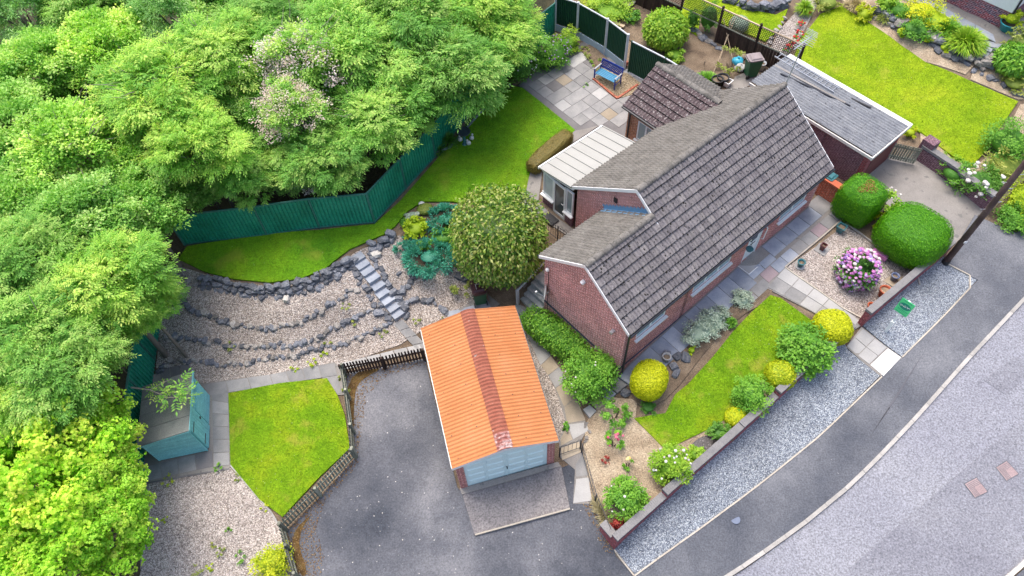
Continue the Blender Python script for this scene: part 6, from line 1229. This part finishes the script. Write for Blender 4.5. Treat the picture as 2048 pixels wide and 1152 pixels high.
zA=at_[2]; e0=PZ(1588,99,zA); e1=PZ(1624,72,zA); B0=np.array([*HX(Lh-.02,D2/2),ZE+D2/2*TP-.3]); w2l=lambda p:tolocal([p],ae)[0]
l0,l1=Vector(w2l(e0)),Vector(w2l(e1)); mb=MB(); mb.tube([l0,l1],.02,5); mb.build('boom',steel,ae); dd=(l1-l0).normalized(); pp=Vector((-dd.y,dd.x,0))
for k in range(9): t=.15+.8*k/8; c=l0.lerp(l1,t); mb=MB(); mb.tube([c-pp*.16,c+pp*.16],.011,4); mb.build('element',steel,ae)
mb=MB(); up=Vector((0,0,1))
for k in range(4):
    for s in (-1,1): c=l1-dd*.05+up*(.06+.08*k)*s-dd*.03*k; mb.tube([c-pp*.24,c+pp*.24],.011,4)
mb.tube([l1-up*.36-dd*.15,l1,l1+up*.36-dd*.15],.01,4); mb.build('reflector',steel,ae)
# manholes and small covers in the road
iron=M('cover_iron',[(.26,.19,.19),(.33,.25,.25)],3,30,.4,.7,.3,.005)
for qd,lab in ((((1926,968),(1952,954),(1976,985),(1949,998)),'left square iron cover in the road surface'),(((1989,935),(2012,921),(2038,949),(2012,964)),'right square iron cover in the road surface')):
    W4=[G(*p)+np.array([0,0,.034]) for p in qd]; o=thing('road_cover',lab,'manhole cover',tuple(np.mean(W4,0))); g=lambda s,t,h:tuple((W4[0]*(1-s)+W4[1]*s)*(1-t)+(W4[3]*(1-s)+W4[2]*s)*t+np.array([0,0,h]))
    def plate(s0,s1,t0,t1,h0,h1,mb): q=[g(s0,t0,h0),g(s1,t0,h0),g(s1,t1,h0),g(s0,t1,h0)]; r=[g(s0,t0,h1),g(s1,t0,h1),g(s1,t1,h1),g(s0,t1,h1)]; return mb.hexa(q[::-1]+r[::-1])
    plate(0,1,0,1,-.05,.004,MB()).build('frame',foot_m,o,world=True); lid2=plate(.05,.95,.05,.95,-.04,.01,MB()).build('lid',iron,o,world=True); mb=MB()
    for k in range(1,5): e_=.05+k*.085; plate(e_,.95-.0*e_,e_,e_+.025,.0101,.014,mb); plate(e_,e_+.025,e_+.026,.95,.0101,.014,mb)
    props(mb.build('tread_rib',foot_m,o,world=True),kind='stuff')
p=G(1470,1040); mb=MB(); mb.lathe([(.16,.0),(.16,.012)],16,(p[0],p[1],p[2]+.075)); single('stopcock_cover',mb,plain('blue_grey_iron',(.12,.15,.22),.6),'small round bluish cover in the footway','cover')
# clutter by the neighbour's bin
def blob(name,lab,cat,px,py,r_,mat,z=.1,n=5):
    p=G(px,py); o=thing(name,lab,cat,tuple(p)); mb=MB(); mb.lathe([(r_*.6,0),(r_,r_*.35),(r_*.85,r_*.8),(r_*.25,r_*1.05)],9); mb.v=[(x*rnd.uniform(.8,1.2),y*rnd.uniform(.8,1.2),zz) for x,y,zz in mb.v]; mb.build('bag',mat,o,smooth=True)
    mb=MB(); mb.lathe([(r_*.12,r_*1.04),(r_*.2,r_*1.3)],7); mb.build('knot',mat,o); return o
blob('plastic_bag','turquoise and white plastic bag beside the grey lidded bin','bag',1474,127,.3,plain('turquoise_plastic',(.05,.42,.6),.4)); blob('plastic_bag','white plastic sack at the foot of the grey lidded bin','bag',1480,140,.28,white_old); blob('plastic_bag','brown paper sack behind the turquoise bag','bag',1483,115,.24,wood_l)
pot('pale metal bucket beside the grey lidded bin',1520,140,cone(.15,.2,.35),dish_m,cat='bucket',name='bucket')
patch('concrete_pad',[(1455,178),(1470,155),(1492,146),(1520,150),(1500,172),(1475,185)],conc_m,5,.06)
for (a,b,lab) in (((1462,70),(1425,150),'long pale cane leaning over the bean plants'),((1455,72),(1440,120),'short cane standing in the bean plants'),((1405,145),(1408,128),'black stake beside the green leafy row'),((1438,75),(1470,140),'crossed cane beside the rubbish bags')):
    A,B=G(*a),G(*b); mb=MB(); hh=1.5 if 'stake' not in lab else .9; mb.tube([tuple(B),(A[0],A[1],A[2]+hh*.7)],.018,5); single('garden_cane' if 'stake' not in lab else 'stake',mb,wood_l if 'stake' not in lab else black_m,lab,'cane' if 'stake' not in lab else 'stake')
for (a,b,lab) in (((1208,45),(1248,58),'upper of two planks lying behind the concrete post fence'),((1212,52),(1240,63),'lower of two planks lying behind the concrete post fence'),((1228,42),(1268,8),'long grey board edging the vegetable row')):
    A,B=G(*a),G(*b); mb=MB(); mb.bar((A[0],A[1],A[2]+.15),(B[0],B[1],B[2]+.15),.2,.05); single('plank',mb,wood_l if 'plank' in lab else wood_g,lab,'plank')
# ================================================================ woodland
ash_m=leafmat('ash_leaf',[(0.101,0.319,0.043),(0.221,0.503,0.072),(0.404,0.672,0.129),(0.606,0.743,0.189)],.4,.22)
broad_m=leafmat('broad_leaf',[(0.128,0.356,0.051),(0.28,0.566,0.087),(0.488,0.754,0.172),(0.721,0.85,0.297)],.38,.2)
lime_m=leafmat('hazel_leaf',[(0.209,0.52,0.029),(0.369,0.708,0.041),(0.545,0.782,0.082),(0.737,0.782,0.134)],.4,.12)
will_m=leafmat('willow_leaf',[(0.137,0.358,0.093),(0.298,0.557,0.168),(0.503,0.735,0.293)],.35,.15)
bloss_m=leafmat('blossom',[(0.54,0.42,0.42),(0.75,0.63,0.615),(0.85,0.825,0.795)],.3,.1)
bare_m=plain('bare_twig',(.26,.225,.19),.9)
def crown(style,R_,H_,n,seed):
    g=np.random.default_rng(seed); m=int((30+R_*16)*(2.6 if style=='lime' else 1.25)); z=g.uniform(-.45,1,m); t=g.uniform(0,6.2832,m); s=np.sqrt(1-z*z); rad=g.uniform(.55,1.0,m)[:,None]*(1+.18*np.sin(t*3+seed))[:,None]
    CN=np.stack([s*np.cos(t),s*np.sin(t),z],1); C=CN*rad*np.array([R_,R_,H_]); cr=g.uniform(.55,1.0,m)*R_*(.17 if style=='lime' else .25)
    i=g.integers(0,m,n); D=g.normal(size=(n,3)); D/=np.linalg.norm(D,axis=1,keepdims=True); D[:,2]=np.where(D[:,2]<-.2,-D[:,2],D[:,2])
    P=C[i]+D*cr[i][:,None]*(g.uniform(.25,1.5,(n,1)) if style=='lime' else g.uniform(.45,1.2,(n,1)))*np.array([1.1,1.1,.8]); rc=g.uniform(0,1,m)[i]
    out=D+CN[i]*.6; out[:,2]-=.15
    if style=='ash':
        A=out+g.normal(0,.35,(n,3)); A[:,2]=A[:,2]*.5-.12; A/=np.linalg.norm(A,axis=1,keepdims=True); N=np.array([0,0,1.])+D*.45+g.normal(0,.25,(n,3)); B=np.cross(N,A); B/=np.linalg.norm(B,axis=1,keepdims=True)
        Q=[]; r=[]; L=.36*g.uniform(.75,1.25,(n,1))
        for k,(f,sd_) in enumerate(((.25,1),(.25,-1),(.5,1),(.5,-1),(.75,1),(.75,-1),(1.,0))):
            base=P+A*L*f-np.array([0,0,.10])*L*f*f; ax=A*(.55 if sd_ else 1.)+B*sd_*.85-np.array([0,0,.25]); ax/=np.linalg.norm(ax,axis=1,keepdims=True); ll=L[:,0]*(.44 if f<1 else .5)
            Q.append(quads_of(base+ax*ll[:,None]/2,ax,N,ll,ll*.34)); r.append(np.clip(rc*.6+g.uniform(0,.42,n),0,1))
        return np.concatenate(Q),np.concatenate(r)
    if style=='lime':   # rosettes of rounded leaves
        Q=[]; r=[]
        for k in range(5):
            a=k*1.2566+g.uniform(0,6.28,n); e1=np.cross(D,[0,0,1.])+1e-6; e1/=np.linalg.norm(e1,axis=1,keepdims=True); e2=np.cross(D,e1); U=e1*np.cos(a)[:,None]+e2*np.sin(a)[:,None]
            N=D*.3+np.array([0,0,.75])+U*-.3+g.normal(0,.45,(n,3)); ll=.105*g.uniform(.7,1.3,n); Q.append(quads_of(P+U*.055+D*.02,U,N,ll,ll*.8)); r.append(np.clip(rc*.6+g.uniform(0,.42,n),0,1))
        return np.concatenate(Q),np.concatenate(r)
    sz={'broad':(.15,.10),'willow':(.2,.04),'bloss':(.10,.07)}[style]
    Q=[]; r=[]
    for k in range(4):
        A=out+g.normal(0,.6,(n,3)); A[:,2]-=.3; N=np.array([0,0,.9])+D*.6+g.normal(0,.4,(n,3)); ll=sz[0]*g.uniform(.7,1.3,n)
        Q.append(quads_of(P+g.normal(0,.10,(n,3)),A,N,ll,ll*sz[1]/sz[0])); r.append(np.clip(rc*.6+g.uniform(0,.42,n),0,1))
    return np.concatenate(Q),np.concatenate(r)
def limbs(R_,H_,zc,seed,n=9):
    g=random.Random(seed); mb=MB(); mb.tube([(0,0,-.4),(.05,.03,zc*.5),(0,.05,zc)],[.17,.13,.08],7)
    for k in range(n):
        a=6.28*k/n+g.uniform(-.3,.3); e=g.uniform(.1,.9); z0=zc*g.uniform(.35,.8); q=[(0,0,z0)]
        for s in (.28,.55,.78): q.append((math.cos(a+.2*s)*R_*s*math.sqrt(1-e*e*.6)+g.uniform(-.1,.1),math.sin(a+.2*s)*R_*s*math.sqrt(1-e*e*.6)+g.uniform(-.1,.1),z0+(zc-z0+H_*e)*s+g.uniform(-.1,.1)))
        mb.tube(q,[.07,.05,.03,.012],5)
    return mb
LIB={}
for key,st,mt,R_,H_,n,ns in (('ash','ash',ash_m,2.6,1.9,6400,3),('broad','broad',broad_m,2.4,1.8,7500,2),('lime','lime',lime_m,2.3,1.9,11500,2),('willow','willow',will_m,2.4,2.2,8000,1),('bloss','broad',broad_m,2.0,1.5,2600,1)):
    for v in range(ns):
        Q,r=crown(st,R_,H_,n,len(LIB)*7+5); LIB[key,v]=(quadmesh('crown',Q,r,mt),limbs(R_,H_,3.6,len(LIB)).mesh('trunk',birch,True),R_)
Q,r=crown('bloss',2.1,1.6,1500,77); BL=quadmesh('blossom',Q,r,bloss_m)
def sprigs(seed,n=26,R_=2.2):
    g=random.Random(seed); mb=MB()
    for k in range(n):
        a=g.uniform(0,6.28); r0=g.uniform(.2,R_*.7); p=Vector((math.cos(a)*r0,math.sin(a)*r0,3.6+g.uniform(.2,1.2))); q=[p]; d=Vector((math.cos(a)*.5+g.uniform(-.4,.4),math.sin(a)*.5+g.uniform(-.4,.4),g.uniform(.3,.9)))
        for s in range(3): q.append(q[-1]+d*.38+Vector((g.uniform(-.12,.12),g.uniform(-.12,.12),g.uniform(-.1,.1))))
        mb.tube(q,[.022,.016,.011,.005],4)
    return mb.mesh('bare_branches',bare_m,True)
SPR=sprigs(4)
def tree(label,key,v,px,py,rpx,zc,extra=None,squash=1.,tilt=0):
    me,tm_,R_=LIB[key,v]; p=PZ(px,py,zc); zg=Tz(p[0],p[1]); s=(.8 if py>200 and px>330 else .92)*rpx/pxm(p)/R_
    o=thing({'ash':'ash_tree','broad':'broadleaf_tree','lime':'hazel_tree','willow':'willow_tree','bloss':'hawthorn_tree'}[key],label,'tree',(p[0],p[1],zg),rnd.uniform(0,6.28),'trees of the dense wood')
    h=zc-zg; sz=h/3.6
    link('trunk',tm_,o,(0,0,0),0,(s,s,sz)); link('crown',me,o,(0,0,h),0,(s,s,s*squash))
    if extra=='blossom': link('blossom',BL,o,(0,0,h+.15),1.,(s,s,s*squash))
    if extra in('bare','blossom'): props(link('bare_branches',SPR,o,(0,0,h-3.6*s+.3),rnd.uniform(0,6),(s,s,s)),kind='stuff')
    return o
A_,Br,Li,Wi,Ha='ash','broad','lime','willow','bloss'
for t in (
 ('feathery ash tree overhanging the green fence nearest the patio',A_,0,990,72,98,3.6),('feathery ash tree leaning over the raised bed by the bird bath',A_,1,880,150,115,3.8),('ash tree spreading over the fence above the lawn corner',A_,2,752,240,118,3.6,'bare'),('ash tree reaching down to the fence left of the corner post',A_,0,640,318,98,3.4),('tall yellow green ash in the middle of the wood',A_,1,690,130,130,4.6),('ash tree at the top edge right of centre',A_,2,830,35,110,5.0),('pale ash tree at the top edge beside the fence end',A_,0,945,5,105,4.8),
 ('hawthorn with pale blossom in the middle of the wood',Ha,0,600,130,88,5.4,'blossom'),('second hawthorn with faded blossom lower in the wood',Ha,0,588,222,80,5.0,'blossom'),('third hawthorn with dead twigs and blossom just above the long fence',Ha,0,628,352,58,2.5,'blossom'),('bright yellow ash near the top of the wood',A_,1,540,45,92,5.2),('yellow green ash left of the blossoming hawthorn',A_,2,450,125,112,5.2,'bare'),('broad ash tree in the left middle of the wood',A_,0,320,195,125,5.4,'bare'),('bluish ash tree above the long fence',A_,1,400,290,105,4.8),('ash tree behind the left end of the long fence',A_,2,490,335,90,3.2),
 ('pale rounded tree left of the broad ash',Br,0,205,110,105,5.0),('silvery leaved tree near the upper left corner',Br,1,95,140,100,4.8),('grey green willow in the top left corner',Wi,0,45,35,110,5.0),('ash tree at the top edge between two willows',A_,1,190,20,95,5.2),('willow at the top edge left of the yellow ash',Wi,0,340,30,92,5.0),('dark leafy tree at the left edge of the wood',Br,1,45,270,105,4.8),('rounded tree with dense leaves left of centre',Br,0,160,300,112,4.8,'bare'),('low leafy tree at the left edge half way down',Br,1,55,410,105,4.4),('pale leafy tree at the left end of the green lawn',Br,1,280,420,98,3.6),('dense leafy tree between the left edge and the hazel',Br,0,180,430,108,4.4),
 ('yellow green ash tree on the left edge above the shed',A_,1,55,520,105,4.6),('ash tree overhanging the gravel terrace on the left',A_,2,205,570,118,3.8),('bright ash sprays reaching over the left fence',A_,0,285,610,70,2.6),('ash tree on the left edge level with the shed',A_,0,60,670,110,4.2),('ash tree whose branches hang beside the shed',A_,1,125,735,112,3.4,'bare'),('ash tree low on the left edge above the lime green bush',A_,2,50,800,90,3.4),
 ('large lime green hazel bush at the bottom left',Li,0,95,955,185,1.9),('lime green hazel bush touching the pale gravel',Li,1,205,1030,118,1.4),('lime green hazel at the bottom edge',Li,1,85,1130,130,1.4),('lime green hazel bush just below the shed',Li,0,175,905,112,1.6),
 ('tree at the top edge behind the yellow ash',Br,1,640,10,90,4.8),('ash tree at the top edge above the hawthorn',A_,2,735,20,85,5.2),('small tree filling the wood behind the fence corner',Br,0,860,95,75,3.6),('leafy tree at the top edge near the left willow',Br,0,440,20,85,5.0),('undergrowth tree between the ash and the long fence',Br,1,415,375,66,2.4),('low bushy tree behind the right half of the long fence',Br,0,560,345,70,2.4),('dense low tree in the left wood behind the hazel',Br,0,245,510,85,3.2),('low tree at the left edge between two ashes',Br,1,20,590,80,3.4),('bushy tree behind the shed at the fence',Br,1,205,695,66,1.6),
 ('bushy young tree filling the gap above the long fence',Br,0,470,240,70,3.2),('bushy young tree between the two tall ashes at the top',Br,1,610,60,75,3.6),('low thicket tree in the gap at the upper left',Br,0,265,60,75,3.4),('low thicket tree in the left wood below the pale tree',Br,1,120,215,75,3.4),('low thicket tree between the yellow ash and the broad ash',Br,0,390,200,75,3.6),('dense young tree right of the hawthorns',A_,1,800,180,80,3.2),('dense young tree beside the fence top corner',A_,0,930,60,75,3.0),('thicket tree on the left above the lime green hazel',Br,1,120,660,70,2.4),('young ash in the left wood beside the hazel like tree',A_,2,150,510,80,3.2),('young leafy tree at the left edge in the middle',Br,0,20,340,75,3.2),('thicket tree below the bluish ash',Br,0,330,370,70,2.8),
 ('tree just outside the left edge near the top',Br,0,-60,200,110,4.8),('tree just outside the left edge half way down',A_,1,-70,480,110,4.4),('tree just outside the left edge beside the shed',A_,2,-60,730,110,3.8),('tree beyond the top edge at the left',Br,1,130,-70,110,5.),('tree beyond the top edge in the centre',A_,0,480,-70,110,5.),('tree beyond the top edge right of centre',A_,1,780,-70,110,5.),('tree beyond the top edge near the fence',A_,2,980,-80,100,5.),('pale tree deep in the wood between hawthorn and ash',Br,1,520,210,80,4.2),('shadowed tree deep in the wood at the centre left',Br,0,300,330,85,3.8),('shadowed tree deep in the wood beside the bluish ash',Br,1,700,220,75,3.4)):
    tree(*t[:7],extra=t[7] if len(t)>7 else None)
# branch over the shed roof
br=thing('overhanging_branch','thin leafy branch hanging over the roof of the turquoise shed','branch',tuple(PZ(262,775,1.4)))
mb=MB(); b0=np.array(br.location); pts=[PZ(262,775,1.4),PZ(300,780,1.3),PZ(335,795,1.2),PZ(362,795,1.1)]; mb.tube([tuple(p-b0) for p in pts],[.03,.024,.016,.008],5); mb.tube([tuple(p-b0) for p in (pts[1],PZ(325,765,1.3),PZ(345,758,1.25))],[.016,.012,.006],5); mb.build('limb',bare_m,br)
for (x,y,r_) in ((322,778,.26),(345,795,.3),(358,770,.3),(375,785,.26)):
    Q,r=crown('ash',r_*.8,r_*.5,11,int(x)); props(link('leaf_spray',quadmesh('leaf_spray',Q,r,ash_m),br,tuple(PZ(x,y,1.15)-b0)),kind='stuff')
